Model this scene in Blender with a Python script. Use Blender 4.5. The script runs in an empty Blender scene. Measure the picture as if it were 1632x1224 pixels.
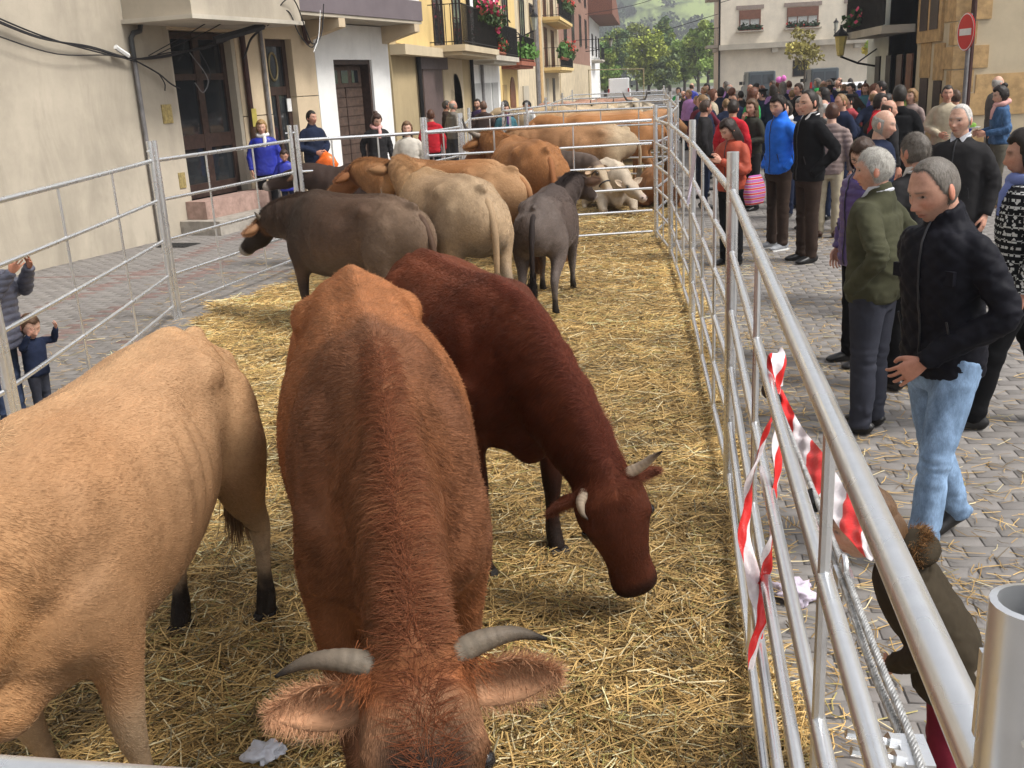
import bpy, bmesh, math, random
import numpy as np
from mathutils import Vector, Matrix, Euler
R = math.radians
random.seed(7); RNG = np.random.default_rng(7)
SC = bpy.context.scene
COL = SC.collection
# ---------------------------------------------------------------- camera, sky, sun, exposure
cam = bpy.data.cameras.new('camera'); CAM = bpy.data.objects.new('camera', cam); COL.objects.link(CAM)
cam.sensor_width = 36.0; cam.lens = 36.0*1600/1632; cam.clip_start = 0.05; cam.clip_end = 5000
CAM.matrix_world = Matrix(((0.98992, 0.009, 0.14135, 0), (0.13265, 0.29089, -0.94752, 0), (-0.04965, 0.95671, 0.28676, 2.05), (0, 0, 0, 1)))
SC.camera = CAM
SUN_EL, SUN_AZ = 52.0, 105.0        # azimuth measured from +Y towards +X
world = bpy.data.worlds.new('World'); SC.world = world; world.use_nodes = True
wn = world.node_tree.nodes; wl = world.node_tree.links
sky = wn.new('ShaderNodeTexSky'); sky.sky_type = 'NISHITA'; sky.sun_disc = False
sky.sun_elevation = R(SUN_EL); sky.sun_rotation = R(SUN_AZ); sky.air_density = 1.0; sky.dust_density = 4.0; sky.ozone_density = 1.0
hsv = wn.new('ShaderNodeHueSaturation'); hsv.inputs['Saturation'].default_value = 0.25
wl.new(sky.outputs[0], hsv.inputs['Color'])
bg = wn['Background']; bg.inputs[1].default_value = 0.115
wl.new(hsv.outputs[0], bg.inputs[0])
sl = bpy.data.lights.new('sun', 'SUN'); sl.energy = 2.5; sl.angle = R(16); sl.color = (1.0, 0.965, 0.91)
SUN = bpy.data.objects.new('sun', sl); COL.objects.link(SUN)
_d = Vector((math.sin(R(SUN_AZ))*math.cos(R(SUN_EL)), math.cos(R(SUN_AZ))*math.cos(R(SUN_EL)), math.sin(R(SUN_EL))))
SUN.rotation_euler = (-_d).to_track_quat('-Z', 'Y').to_euler(); SUN.location = (30, 10, 40)
SC.view_settings.view_transform = 'Standard'; SC.view_settings.look = 'None'; SC.view_settings.gamma = 1.0
SC.view_settings.use_curve_mapping = False; SC.view_settings.exposure = 0.84
SC.cycles.use_denoising = True; SC.cycles.max_bounces = 6; SC.cycles.diffuse_bounces = 3; SC.cycles.glossy_bounces = 3
SC.cycles.transparent_max_bounces = 8; SC.cycles.use_adaptive_sampling = True; SC.cycles.adaptive_threshold = 0.02
SC.cycles_curves.shape = 'RIBBONS'
# ---------------------------------------------------------------- helpers
def tag(o, label=None, cat=None, group=None, kind=None):
    if label: o['label'] = label
    if cat: o['category'] = cat
    if group: o['group'] = group
    if kind: o['kind'] = kind
    return o
def empty(name, loc=(0, 0, 0), rz=0.0, label=None, cat=None, group=None, s=1.0):
    o = bpy.data.objects.new(name, None); COL.objects.link(o); o.empty_display_size = 0.1
    o.location = loc; o.rotation_euler = (0, 0, rz); o.scale = (s, s, s)
    return tag(o, label, cat, group)
def link(name, data, parent=None, loc=None, rot=None, scale=None):
    o = bpy.data.objects.new(name, data); COL.objects.link(o)
    if parent is not None: o.parent = parent
    if loc is not None: o.location = loc
    if rot is not None: o.rotation_euler = rot
    if scale is not None: o.scale = scale if hasattr(scale, '__len__') else (scale,)*3
    return o
def copy_tree(o, parent=None):
    c = o.copy(); COL.objects.link(c); c.parent = parent
    for ch in list(o.children): copy_tree(ch, c)
    return c
def mesh_np(name, V, F, mats=(), smooth=False, mi=None):
    """fast mesh from arrays; F is (n,3) or (n,4) or a list of arrays"""
    me = bpy.data.meshes.new(name)
    if not isinstance(F, list): F = [F]
    F = [np.asarray(f, dtype=np.int32) for f in F if len(f)]
    nl = sum(f.size for f in F); npoly = sum(len(f) for f in F)
    me.vertices.add(len(V)); me.vertices.foreach_set('co', np.asarray(V, dtype=np.float32).ravel())
    me.loops.add(nl); me.loops.foreach_set('vertex_index', np.concatenate([f.ravel() for f in F]))
    me.polygons.add(npoly)
    tot = np.concatenate([np.full(len(f), f.shape[1], dtype=np.int32) for f in F])
    st = np.concatenate([[0], np.cumsum(tot)[:-1]]).astype(np.int32)
    me.polygons.foreach_set('loop_start', st)
    if smooth: me.polygons.foreach_set('use_smooth', np.ones(npoly, dtype=bool))
    if mi is not None: me.polygons.foreach_set('material_index', np.asarray(mi, dtype=np.int32))
    for m in (mats if isinstance(mats, (list, tuple)) else [mats]): me.materials.append(m)
    me.update(calc_edges=True); me.validate()
    return me
class MB:
    def __init__(s): s.v = []; s.f = []; s.mi = []
    def add(s, vs, fs, mi=0):
        b = len(s.v); s.v.extend([tuple(p) for p in vs]); s.f.extend([tuple(i+b for i in f) for f in fs]); s.mi.extend([mi]*len(fs)); return s
    def box(s, lo, hi, mi=0, M=None):
        x0, y0, z0 = lo; x1, y1, z1 = hi
        vs = [(x0, y0, z0), (x1, y0, z0), (x1, y1, z0), (x0, y1, z0), (x0, y0, z1), (x1, y0, z1), (x1, y1, z1), (x0, y1, z1)]
        if M is not None: vs = [tuple(M @ Vector(p)) for p in vs]
        return s.add(vs, [(0, 3, 2, 1), (4, 5, 6, 7), (0, 1, 5, 4), (1, 2, 6, 5), (2, 3, 7, 6), (3, 0, 4, 7)], mi)
    def prism(s, poly, y0, y1, mi=0):
        """poly in (x,z), extruded along y"""
        n = len(poly); vs = [(x, y0, z) for x, z in poly]+[(x, y1, z) for x, z in poly]
        fs = [tuple(range(n)), tuple(range(2*n-1, n-1, -1))]+[(i, i+n, (i+1) % n+n, (i+1) % n) for i in range(n)]
        return s.add(vs, fs, mi)
    def tube(s, pts, r, n=8, mi=0, cap=True):
        pts = [Vector(p) for p in pts]; k = len(pts)
        rs = [r]*k if not hasattr(r, '__len__') else list(r)
        t0 = (pts[1]-pts[0]).normalized(); up = Vector((0, 0, 1)) if abs(t0.z) < 0.9 else Vector((1, 0, 0))
        a = t0.cross(up).normalized(); vs = []
        for i, p in enumerate(pts):
            t = ((pts[i+1] if i < k-1 else pts[i])-(pts[i-1] if i else pts[i])).normalized()
            a = (a-t*a.dot(t)).normalized(); b = t.cross(a)
            for j in range(n):
                w = 2*math.pi*j/n; vs.append(p+(a*math.cos(w)+b*math.sin(w))*rs[i])
        fs = [(i*n+j, i*n+(j+1) % n, (i+1)*n+(j+1) % n, (i+1)*n+j) for i in range(k-1) for j in range(n)]
        if cap: fs += [tuple(range(n-1, -1, -1)), tuple(range((k-1)*n, k*n))]
        return s.add(vs, fs, mi)
    def lathe(s, prof, n=16, mi=0, c=(0, 0, 0), M=None, cap=True):
        """prof list of (r,z) around z"""
        vs = []; k = len(prof)
        for r, z in prof:
            for j in range(n):
                w = 2*math.pi*j/n; p = Vector((r*math.cos(w), r*math.sin(w), z))
                if M is not None: p = M @ p
                vs.append((p.x+c[0], p.y+c[1], p.z+c[2]))
        fs = [(i*n+j, i*n+(j+1) % n, (i+1)*n+(j+1) % n, (i+1)*n+j) for i in range(k-1) for j in range(n)]
        if cap and prof[0][0] > 1e-5: fs.append(tuple(range(n-1, -1, -1)))
        if cap and prof[-1][0] > 1e-5: fs.append(tuple(range((k-1)*n, k*n)))
        return s.add(vs, fs, mi)
    def ball(s, c, r, n=10, mi=0):
        r = (r, r, r) if not hasattr(r, '__len__') else r
        vs = []; m = n//2+1
        for i in range(m):
            f = math.pi*i/(m-1)
            for j in range(n):
                w = 2*math.pi*j/n
                vs.append((c[0]+r[0]*math.sin(f)*math.cos(w), c[1]+r[1]*math.sin(f)*math.sin(w), c[2]-r[2]*math.cos(f)))
        fs = [(i*n+j, i*n+(j+1) % n, (i+1)*n+(j+1) % n, (i+1)*n+j) for i in range(m-1) for j in range(n)]
        return s.add(vs, fs, mi)
    def mesh(s, name, mats, smooth=False):
        me = bpy.data.meshes.new(name); me.from_pydata(s.v, [], s.f)
        for m in (mats if isinstance(mats, (list, tuple)) else [mats]): me.materials.append(m)
        if any(s.mi): me.polygons.foreach_set('material_index', s.mi)
        if smooth: me.polygons.foreach_set('use_smooth', [True]*len(s.f))
        me.update(); return me
    def build(s, name, mats, parent=None, smooth=False, **k):
        o = link(name, s.mesh(name, mats, smooth), parent, **k)
        if smooth and smooth != 'all':
            bm = bmesh.new(); bm.from_mesh(o.data); bmesh.ops.remove_doubles(bm, verts=bm.verts, dist=1e-5)
            for e in bm.edges:
                if len(e.link_faces) == 2 and e.calc_face_angle(0) > 0.7: e.smooth = False
            bm.to_mesh(o.data); bm.free()
        return o
# ---- numpy noise
def _hash(ix, iy, iz):
    h = (ix*374761393+iy*668265263+iz*2147483647) & 0xffffffff
    h = ((h ^ (h >> 13))*1274126177) & 0xffffffff
    return ((h ^ (h >> 16)) & 0xffffff)/float(0xffffff)
def vnoise(P, scale=1.0, seed=0):
    P = np.asarray(P, float)*scale+seed*17.31
    I = np.floor(P).astype(np.int64); f = P-I; f = f*f*(3-2*f)
    r = 0
    for dx in (0, 1):
        for dy in (0, 1):
            for dz in (0, 1):
                w = (f[:, 0] if dx else 1-f[:, 0])*(f[:, 1] if dy else 1-f[:, 1])*(f[:, 2] if dz else 1-f[:, 2])
                r = r+w*_hash(I[:, 0]+dx, I[:, 1]+dy, I[:, 2]+dz)
    return r*2-1
def fbm(P, scale=1.0, seed=0, o=3):
    return sum(vnoise(P, scale*2**i, seed+i)/2**i for i in range(o))/1.6
def sstep(a, b, x):
    t = np.clip((x-a)/(b-a+1e-12), 0, 1); return t*t*(3-2*t)
def catmull(A, m):
    """resample rows of A (k x c) to m rows with a Catmull-Rom spline, uniform in chord length"""
    A = np.asarray(A, float); k = len(A)
    d = np.r_[0, np.cumsum(np.maximum(np.linalg.norm(np.diff(A[:, :3], axis=0), axis=1), 1e-4))]
    t = np.linspace(0, d[-1], m); i = np.clip(np.searchsorted(d, t, side='right')-1, 0, k-2)
    m_ = np.zeros_like(A)
    m_[1:-1] = (A[2:]-A[:-2])/(d[2:]-d[:-2])[:, None]; m_[0] = (A[1]-A[0])/(d[1]-d[0]); m_[-1] = (A[-1]-A[-2])/(d[-1]-d[-2])
    h = (d[i+1]-d[i]); u = ((t-d[i])/h)[:, None]; h = h[:, None]
    return (2*u**3-3*u**2+1)*A[i]+(u**3-2*u**2+u)*h*m_[i]+(-2*u**3+3*u**2)*A[i+1]+(u**3-u**2)*h*m_[i+1]
def loft(st, m=30, n=22, lat=(0, 1, 0), yaws=None):
    """st rows: x,y,z,w,ht,hb,pt,pb -> verts, quads/tris (numpy). lateral axis fixed (or turned by yaws)"""
    S = catmull(st, m); P = S[:, :3]
    T = np.gradient(P, axis=0); T /= np.linalg.norm(T, axis=1)[:, None]+1e-9
    if yaws is None: L = np.tile(np.asarray(lat, float), (m, 1))
    else:
        yy = np.interp(np.linspace(0, 1, m), np.linspace(0, 1, len(yaws)), yaws); L = np.stack([-np.sin(yy), np.cos(yy), 0*yy], 1)
    L = L-T*(L*T).sum(1)[:, None]; L /= np.linalg.norm(L, axis=1)[:, None]
    U = np.cross(T, L)
    th = np.linspace(0, 2*np.pi, n, endpoint=False); c, s = np.cos(th), np.sin(th)
    w, ht, hb, pt, pb = [np.maximum(S[:, i], 1e-3)[:, None] for i in range(3, 8)]
    p = np.where(s >= 0, pt, pb)
    a = w*np.sign(c)*np.abs(c)**(2/p); b = np.where(s >= 0, ht, hb)*np.sign(s)*np.abs(s)**(2/p)
    V = P[:, None, :]+a[:, :, None]*L[:, None, :]+b[:, :, None]*U[:, None, :]
    V = V.reshape(-1, 3); nv = len(V); V = np.vstack([V, P[0], P[-1]])
    q = [(i*n+j, i*n+(j+1) % n, (i+1)*n+(j+1) % n, (i+1)*n+j) for i in range(m-1) for j in range(n)]
    tr = [(nv, (j+1) % n, j) for j in range(n)]+[(nv+1, (m-1)*n+j, (m-1)*n+(j+1) % n) for j in range(n)]
    return V, np.array(q), np.array(tr)
def ellip(c, r, M=None, n=14):
    b = MB(); b.ball((0, 0, 0), r, n); V = np.array(b.v)
    if M is not None: V = V @ np.array(M).T
    return V+np.array(c), np.array(b.f), np.zeros((0, 3), int)
WORK = bpy.data.scenes.new('work')      # a bench where skins are grown one at a time; removed at the end
class Blob:
    """collects closed shapes and turns them into one continuous skin"""
    def __init__(s): s.V = []; s.Q = []; s.T = []; s.n = 0
    def add(s, vqt):
        V, Q, T = vqt; s.V.append(V)
        if len(Q): s.Q.append(Q+s.n)
        if len(T): s.T.append(T+s.n)
        s.n += len(V); return s
    def raw(s):
        return np.vstack(s.V), [np.vstack(s.Q)]+([np.vstack(s.T)] if s.T else [])
    def skin(s, voxel=0.02, smooth=6, fac=0.5):
        V, F = s.raw(); me = mesh_np('tmp', V, F)
        o = bpy.data.objects.new('tmp', me); WORK.collection.objects.link(o)
        m = o.modifiers.new('r', 'REMESH'); m.mode = 'VOXEL'; m.voxel_size = voxel
        if smooth:
            m = o.modifiers.new('s', 'SMOOTH'); m.factor = fac; m.iterations = smooth
        vl = WORK.view_layers[0]; vl.update(); dg = vl.depsgraph; ev = o.evaluated_get(dg)
        out = bpy.data.meshes.new_from_object(ev)
        bpy.data.objects.remove(o); bpy.data.meshes.remove(me)
        return out
def mverts(me):
    a = np.empty(len(me.vertices)*3, np.float32); me.vertices.foreach_get('co', a); return a.reshape(-1, 3).astype(float)
def mnorms(me):
    a = np.empty(len(me.vertices)*3, np.float32); me.vertices.foreach_get('normal', a); return a.reshape(-1, 3).astype(float)
def setverts(me, V):
    me.vertices.foreach_set('co', np.asarray(V, np.float32).ravel()); me.update()
def setsmooth(me): me.polygons.foreach_set('use_smooth', np.ones(len(me.polygons), bool))
def setcol(me, C, name='col'):
    a = me.attributes.new(name, 'FLOAT_COLOR', 'POINT')
    a.data.foreach_set('color', np.c_[C, np.ones(len(C))].astype(np.float32).ravel())
def mixc(A, B, t): return A*(1-t[:, None])+np.asarray(B)[None, :]*t[:, None]
def tri_sample(me, n, rng, weight=None):
    me.calc_loop_triangles()
    t = np.empty(len(me.loop_triangles)*3, np.int32); me.loop_triangles.foreach_get('vertices', t); t = t.reshape(-1, 3)
    V = mverts(me); a, b, c = V[t[:, 0]], V[t[:, 1]], V[t[:, 2]]
    ar = np.linalg.norm(np.cross(b-a, c-a), axis=1)
    if weight is not None: ar = ar*weight[t].mean(1)
    i = rng.choice(len(t), n, p=ar/ar.sum()); u, v = rng.random(n), rng.random(n); f = u+v > 1; u[f], v[f] = 1-u[f], 1-v[f]
    w = 1-u-v; B = np.stack([w, u, v], 1)
    N = mnorms(me)[t[i]]; N = (N*B[:, :, None]).sum(1); N /= np.linalg.norm(N, axis=1)[:, None]+1e-9
    return (V[t[i]]*B[:, :, None]).sum(1), N, t[i], B
def hair_obj(name, root, direc, normal, length, rad, col, mat, parent, k=4, curl=0.35, lift=0.35, rng=RNG):
    """strands: root n x3, direc tangent direction, normal, length n, col n x3"""
    n = len(root); t = np.linspace(0, 1, k)
    d0 = direc*(1-lift)+normal*lift; d0 /= np.linalg.norm(d0, axis=1)[:, None]+1e-9
    d1 = direc+rng.normal(0, curl, (n, 3))-normal*0.02; d1 -= normal*(np.minimum((d1*normal).sum(1), 0))[:, None]; d1 /= np.linalg.norm(d1, axis=1)[:, None]+1e-9
    P = root[:, None, :]+length[:, None, None]*(t[None, :, None]*d0[:, None, :]*0.6+(t[None, :, None]**2)*(d1-d0*0.45)[:, None, :]*0.75)
    hc = bpy.data.hair_curves.new(name); hc.add_curves([k]*n)
    hc.points.foreach_set('position', P.astype(np.float32).ravel())
    rr = (np.ones((n, 1))*rad if np.isscalar(rad) else rad[:, None])*np.array([1, .9, .7, .25])[None, :k]
    hc.points.foreach_set('radius', rr.astype(np.float32).ravel())
    a = hc.attributes.new('col', 'FLOAT_COLOR', 'CURVE'); a.data.foreach_set('color', np.c_[col, np.ones(n)].astype(np.float32).ravel())
    hc.materials.append(mat)
    return link(name, hc, parent)
# ---------------------------------------------------------------- materials
MATS = {}
class NB:
    def __init__(s, name):
        s.m = bpy.data.materials.new(name); s.m.use_nodes = True; s.nt = s.m.node_tree; s.N = s.nt.nodes; s.L = s.nt.links; s.p = s.N['Principled BSDF']
    def n(s, t, **k):
        x = s.N.new('ShaderNode'+t)
        for a, b in k.items():
            if hasattr(x, a): setattr(x, a, b)
            else: x.inputs[a.replace('_', ' ')].default_value = b
        return x
    def l(s, a, b): s.L.new(a, b)
    def coord(s, kind='Object', scale=(1, 1, 1)):
        c = s.n('TexCoord'); mp = s.n('Mapping'); mp.inputs['Scale'].default_value = scale; s.l(c.outputs[kind], mp.inputs[0]); return mp.outputs[0]
    def noise(s, v, scale=5, detail=4, rough=.6, dist=0):
        x = s.n('TexNoise'); x.inputs['Scale'].default_value = scale; x.inputs['Detail'].default_value = detail; x.inputs['Roughness'].default_value = rough; x.inputs['Distortion'].default_value = dist
        s.l(v, x.inputs['Vector']); return x.outputs['Fac']
    def ramp(s, f, stops):
        r = s.n('ValToRGB'); e = r.color_ramp.elements
        while len(e) < len(stops): e.new(0.5)
        for i, (p, c) in enumerate(stops): e[i].position = p; e[i].color = (*c, 1) if len(c) == 3 else c
        s.l(f, r.inputs[0]); return r.outputs[0]
    def mix(s, f, a, b, mode='MIX'):
        x = s.n('Mix', data_type='RGBA', blend_type=mode)
        for inp, val in ((x.inputs[0], f), (x.inputs[6], a), (x.inputs[7], b)):
            if hasattr(val, 'links'): s.l(val, inp)
            elif hasattr(val, '__len__'): inp.default_value = (*val, 1)
            else: inp.default_value = val
        return x.outputs[2]
    def bump(s, h, strength=.3, dist=.01):
        b = s.n('Bump'); b.inputs['Strength'].default_value = strength; b.inputs['Distance'].default_value = dist
        s.l(h, b.inputs['Height']); s.l(b.outputs[0], s.p.inputs['Normal'])
    def attr(s, name):
        a = s.n('Attribute'); a.attribute_name = name; return a.outputs['Color']
    def done(s, rough=.7, metal=0, spec=.3, col=None):
        s.p.inputs['Roughness'].default_value = rough; s.p.inputs['Metallic'].default_value = metal; s.p.inputs['Specular IOR Level'].default_value = spec
        if col is not None:
            if hasattr(col, 'links'): s.l(col, s.p.inputs['Base Color'])
            else: s.p.inputs['Base Color'].default_value = (*col, 1)
        return s.m
def M(name, col, rough=.7, metal=0, spec=.3, var=.12, scale=6, bump=.15, bscale=40, bdist=.004):
    """plain surface with mottled tone and fine relief"""
    if name in MATS: return MATS[name]
    b = NB(name); v = b.coord()
    f = b.noise(v, scale, 5)
    lo = tuple(max(c*(1-var*1.6), 0) for c in col); hi = tuple(min(c*(1+var*1.3), 1) for c in col)
    c = b.ramp(f, [(.3, lo), (.7, hi)])
    if bump: b.bump(b.noise(v, bscale, 4), bump, bdist)
    MATS[name] = b.done(rough, metal, spec, c); return MATS[name]
def nrm(v): v = np.asarray(v, float); return v/np.linalg.norm(v)
HAZE = 0.0010
# ---------------------------------------------------------------- ground and paving
def paving_sheet():
    b = NB('far_paving'); v = b.coord('Object'); br = b.n('TexBrick'); b.l(v, br.inputs['Vector']); br.inputs['Scale'].default_value = 1.0
    br.inputs['Brick Width'].default_value = .2; br.inputs['Row Height'].default_value = .1; br.inputs['Mortar Size'].default_value = .006
    br.inputs['Color1'].default_value = (.205, .19, .178, 1); br.inputs['Color2'].default_value = (.235, .218, .204, 1); br.inputs['Mortar'].default_value = (.165, .152, .14, 1)
    f = b.noise(v, .6, 6, .65); c = b.mix(b.ramp(f, [(.35, (0, 0, 0)), (.65, (1, 1, 1))]), b.mix(1., br.outputs['Color'], (.75, .74, .72), 'MULTIPLY'), br.outputs['Color'])
    b.bump(br.outputs['Fac'], -.3, .004); return b.done(.85, 0, .25, c)
FARPAVE = paving_sheet()
g = MB(); g.add([(-60, -12, -.007), (60, -12, -.007), (60, 175, -.007), (-60, 175, -.007)], [(0, 1, 2, 3)]); GROUND = g.build('street_ground', FARPAVE); GROUND['kind'] = 'structure'
g = MB(); g.add([(-445, -55, -.40), (445, -55, -.40), (445, 1495, -.40), (-445, 1495, -.40)], [(0, 1, 2, 3)]); tag(g.build('terrain', M('meadow_soil', (.07, .09, .035), .95, var=.3, scale=.05)), kind='structure')
def paver_mat():
    b = NB('paver_concrete'); c = b.attr('col'); v = b.coord('Object'); f = b.noise(v, 9, 6, .7); h = b.noise(v, 180, 4)
    c = b.mix(b.ramp(f, [(.3, (0, 0, 0)), (.7, (1, 1, 1))]), b.mix(1., c, (.84, .83, .81), 'MULTIPLY'), c); b.bump(h, .12, .002); return b.done(.85, 0, .25, c)
PAVER = paver_mat()
PV, PF = [], []
def paver_np(w=.097, d=.047, bev=.003):
    V = [(-w-.002, -d-.002, -.02), (w+.002, -d-.002, -.02), (w+.002, d+.002, -.02), (-w-.002, d+.002, -.02), (-w, -d, -.003), (w, -d, -.003), (w, d, -.003), (-w, d, -.003), (-w+bev, -d+bev, 0), (w-bev, -d+bev, 0), (w-bev, d-bev, 0), (-w+bev, d-bev, 0)]
    F = [(0, 1, 5, 4), (1, 2, 6, 5), (2, 3, 7, 6), (3, 0, 4, 7), (4, 5, 9, 8), (5, 6, 10, 9), (6, 7, 11, 10), (7, 4, 8, 11), (8, 9, 10, 11)]
    return np.array(V), np.array(F)
pv, pf = paver_np(); GREYS = [(.225, .21, .198), (.215, .20, .188), (.238, .222, .208), (.222, .206, .195)]; REDS = [(.22, .155, .14), (.21, .155, .14)]
cells = []
for (x0, x1, y0, y1) in ((.33, 6.4, 1.1, 19.0), (-8.1, -3.3, 4.0, 17.5)):
    r_ = 0; y = y0
    while y < y1:
        x = x0+(.1 if r_ % 2 else 0)
        while x < x1:
            if x0 > 0 or (x < -3.35-.21*(y-3.0)*(y < 9)-1.2*(y >= 9)+.35 and x > -8.15+.227*(y-11.8)+.1): cells.append((x, y))
            x += .2
        y += .1; r_ += 1
def isred(x, y): return x < -3 and (abs(x+6.45-.03*(y-10)) < .11 or abs(x+5.55-.02*(y-10)) < .1 or abs(y-8.2) < .06 or abs(y-11.6) < .06)
cells.sort(key=lambda c: c[0]**2+c[1]**2+(0 if c[0] > 0 else 30)); PAVE = tag(empty('pavement', (0, 0, 0)), kind='structure')
var = []
for k, c in enumerate(GREYS):
    me = mesh_np('paver', pv, pf, [PAVER]); setcol(me, np.tile(np.array(c), (len(pv), 1))); var.append(me)
vis = [c for c in cells if c[0] > 0 and (c[0] < .12+c[1]*.60)][:300]; vs_ = set(vis)
for c in vis: link('paver', random.choice(var), PAVE, loc=(c[0], c[1], random.uniform(-.0018, .001)), rot=(random.uniform(-.008, .008), random.uniform(-.006, .006), random.uniform(-.012, .012)))
rest = [c for c in cells if c not in vs_]; n = len(rest); cc = np.array(rest); V = np.tile(pv, (n, 1, 1)); V[:, :, 0] += cc[:, 0:1]; V[:, :, 1] += cc[:, 1:2]; V[:, :, 2] += RNG.uniform(-.002, .001, (n, 1))
F = (pf[None]+(np.arange(n)*len(pv))[:, None, None]).reshape(-1, 4); me = mesh_np('pavers', V.reshape(-1, 3), F, [PAVER])
pc = np.array([random.choice(REDS) if isred(x, y) and random.random() < .8 else random.choice(GREYS) for x, y in rest])*RNG.uniform(.92, 1.07, (n, 1)); setcol(me, np.repeat(pc, len(pv), 0)); tag(link('paver_field', me, PAVE), kind='stuff')
g = MB(); g.box((-.30, -.19, 0), (.30, .19, .006))
for i in range(9): g.box((-.27+i*.062, -.16, .006), (-.24+i*.062, .16, .012))
tag(g.build('drain_grate', M('cast_iron', (.035, .034, .033), .7, .3), None, loc=(-7.0, 14.0, .003), rot=(0, 0, R(-12))), 'dark iron drain grate set in the paving by the beige wall', 'drain')
# ---------------------------------------------------------------- houses
def plaster(name, col, var=.07, stain=.25, scale=1.2):
    if name in MATS: return MATS[name]
    b = NB(name); v = b.coord(); f = b.noise(v, scale, 6, .65); f2 = b.noise(b.coord('Object', (1.2, 1.2, .35)), 1.6, 5, .7, .5)
    c = b.ramp(f, [(.38, tuple(x*(1-var) for x in col)), (.62, tuple(min(1, x*(1+var)) for x in col))])
    c = b.mix(b.ramp(f2, [(.46, (0, 0, 0)), (.78, (stain,)*3)]), c, tuple(x*.62 for x in col)); b.bump(b.noise(v, 55, 4), .15, .006); MATS[name] = b.done(.9, 0, .15, c); return MATS[name]
BEIGE = plaster('beige_render', (.42, .37, .295), .13, stain=.7, scale=.6); CREAMT = plaster('cream_tile_render', (.56, .45, .31)); WHITE = plaster('white_render', (.80, .80, .78), stain=.15); PURPLE = plaster('mauve_render', (.16, .135, .145)); GREYB = plaster('grey_beige_render', (.42, .375, .30))
OLIVE = plaster('ochre_render', (.43, .34, .20), stain=.4); YELLOW = plaster('yellow_render', (.66, .49, .22)); CREAM = plaster('cream_render', (.55, .46, .32)); STONEY = plaster('stone_render', (.55, .46, .32), .15)
BRICKM = plaster('brick_render', (.27, .155, .115), .2); SALMON = plaster('salmon_render', (.40, .25, .18)); ENDW = plaster('end_house_render', (.76, .69, .57)); PINKST = plaster('pink_granite', (.36, .245, .205), .2, scale=8); GREYST = plaster('grey_stone', (.33, .30, .26), .2, scale=6); SAND = plaster('sandstone', (.50, .33, .16), .2, .4, scale=5); GREENW = plaster('pale_green_render', (.60, .62, .57))
DBROWN = M('dark_brown_wood', (.045, .026, .02), .5, spec=.35, var=.3, scale=12); GBROWN = M('garage_wood', (.085, .055, .042), .6, var=.25, scale=10); REDWOOD = M('red_brown_wood', (.17, .065, .03), .55, var=.25, scale=10); BLACKM = M('black_iron', (.015, .014, .015), .5, .4, var=.3)
GLASS = (lambda b: b.done(.06, 0, .6, (.02, .023, .026)))(NB('dark_window_glass')); LACE = M('lace_curtain', (.55, .55, .53), .8, var=.2, scale=30); BLIND = M('roller_blind', (.19, .085, .055), .6, var=.1); WPAINT = M('white_paint', (.72, .72, .70), .5, var=.06); PIPEG = M('grey_pipe', (.19, .18, .18), .5, .2, var=.2); PIPEB = M('brown_pipe', (.055, .022, .018), .45, var=.2); GREYDOOR = M('grey_door', (.40, .40, .39), .6, var=.1); TILE = M('roof_tile', (.20, .085, .055), .8, var=.35, scale=14); TERRA = M('terracotta', (.30, .10, .055), .8, var=.2); CONC = plaster('concrete_edge', (.46, .42, .35), .12)
def box_part(name, mat, parent, *boxes):
    m = MB()
    for b in boxes: m.box(b[0], b[1])
    return m.build(name, mat, parent)
# near house and its neighbour share one slanting frontage: local x along it, y inwards
FR = dict(loc=(-8.15, 11.8, 0), rz=math.atan2(.97516793, .22146671))
H1 = empty('beige_house', FR['loc'], FR['rz'], 'beige rendered house with dark glazed doorway under a jutting upper floor', 'house')
box_part('wall', BEIGE, H1, ((-14, 0, -.3), (2.75, .35, 8)), ((2.75, .004, -.3), (3.68, .35, 3.3)))
box_part('wall', CREAMT, H1, ((3.68, .006, 3.1), (5.40, .35, 3.3)), ((5.40, .006, -.3), (6.30, .35, 1.72)), ((5.40, .010, 1.735), (6.30, .35, 3.3)), ((6.30, .006, 3.02), (7.15, .35, 3.3)), ((7.15, .006, -.3), (7.93, .35, 1.02)), ((7.15, .010, 1.035), (7.93, .35, 2.0)), ((7.15, .006, 2.015), (7.93, .35, 3.34)))
box_part('bay', BEIGE, H1, ((2.752, -1.2, 3.2), (5.6, 0.0, 8)))
bo = box_part('bay_ledge', CONC, H1, ((2.70, -1.24, 3.14), (5.64, 0.03, 3.2)))
box_part('step', PINKST, H1, ((3.55, -.38, .22), (5.45, .0, .50))); box_part('step', GREYST, H1, ((3.35, -.75, -.02), (5.55, -.004, .218)))
box_part('doorway', M('dark_interior', (.012, .011, .011), .9), H1, ((3.68, .32, .3), (5.40, 1.2, 3.1)), ((6.30, .32, 0), (7.15, 1.2, 3.02)))
box_part('door_jamb', GREYB, H1, ((5.30, .02, .50), (5.398, .34, 3.098))); box_part('door_jamb', GREYB, H1, ((3.684, .02, .50), (3.74, .34, 3.098)))
D1 = box_part('door', DBROWN, H1, ((3.74, .16, .5), (3.84, .24, 3.08)), ((4.46, .16, .5), (4.62, .24, 3.08)), ((5.20, .16, .5), (5.30, .24, 3.08)), ((3.84, .165, .5), (4.46, .235, .72)), ((4.62, .165, .5), (5.20, .235, .72)), ((3.84, .165, 2.35), (5.2, .235, 2.45)), ((3.84, .165, 2.98), (5.2, .235, 3.08)), ((3.84, .165, 1.28), (4.46, .235, 1.50)), ((4.62, .165, 1.28), (5.2, .235, 1.50)))
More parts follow.
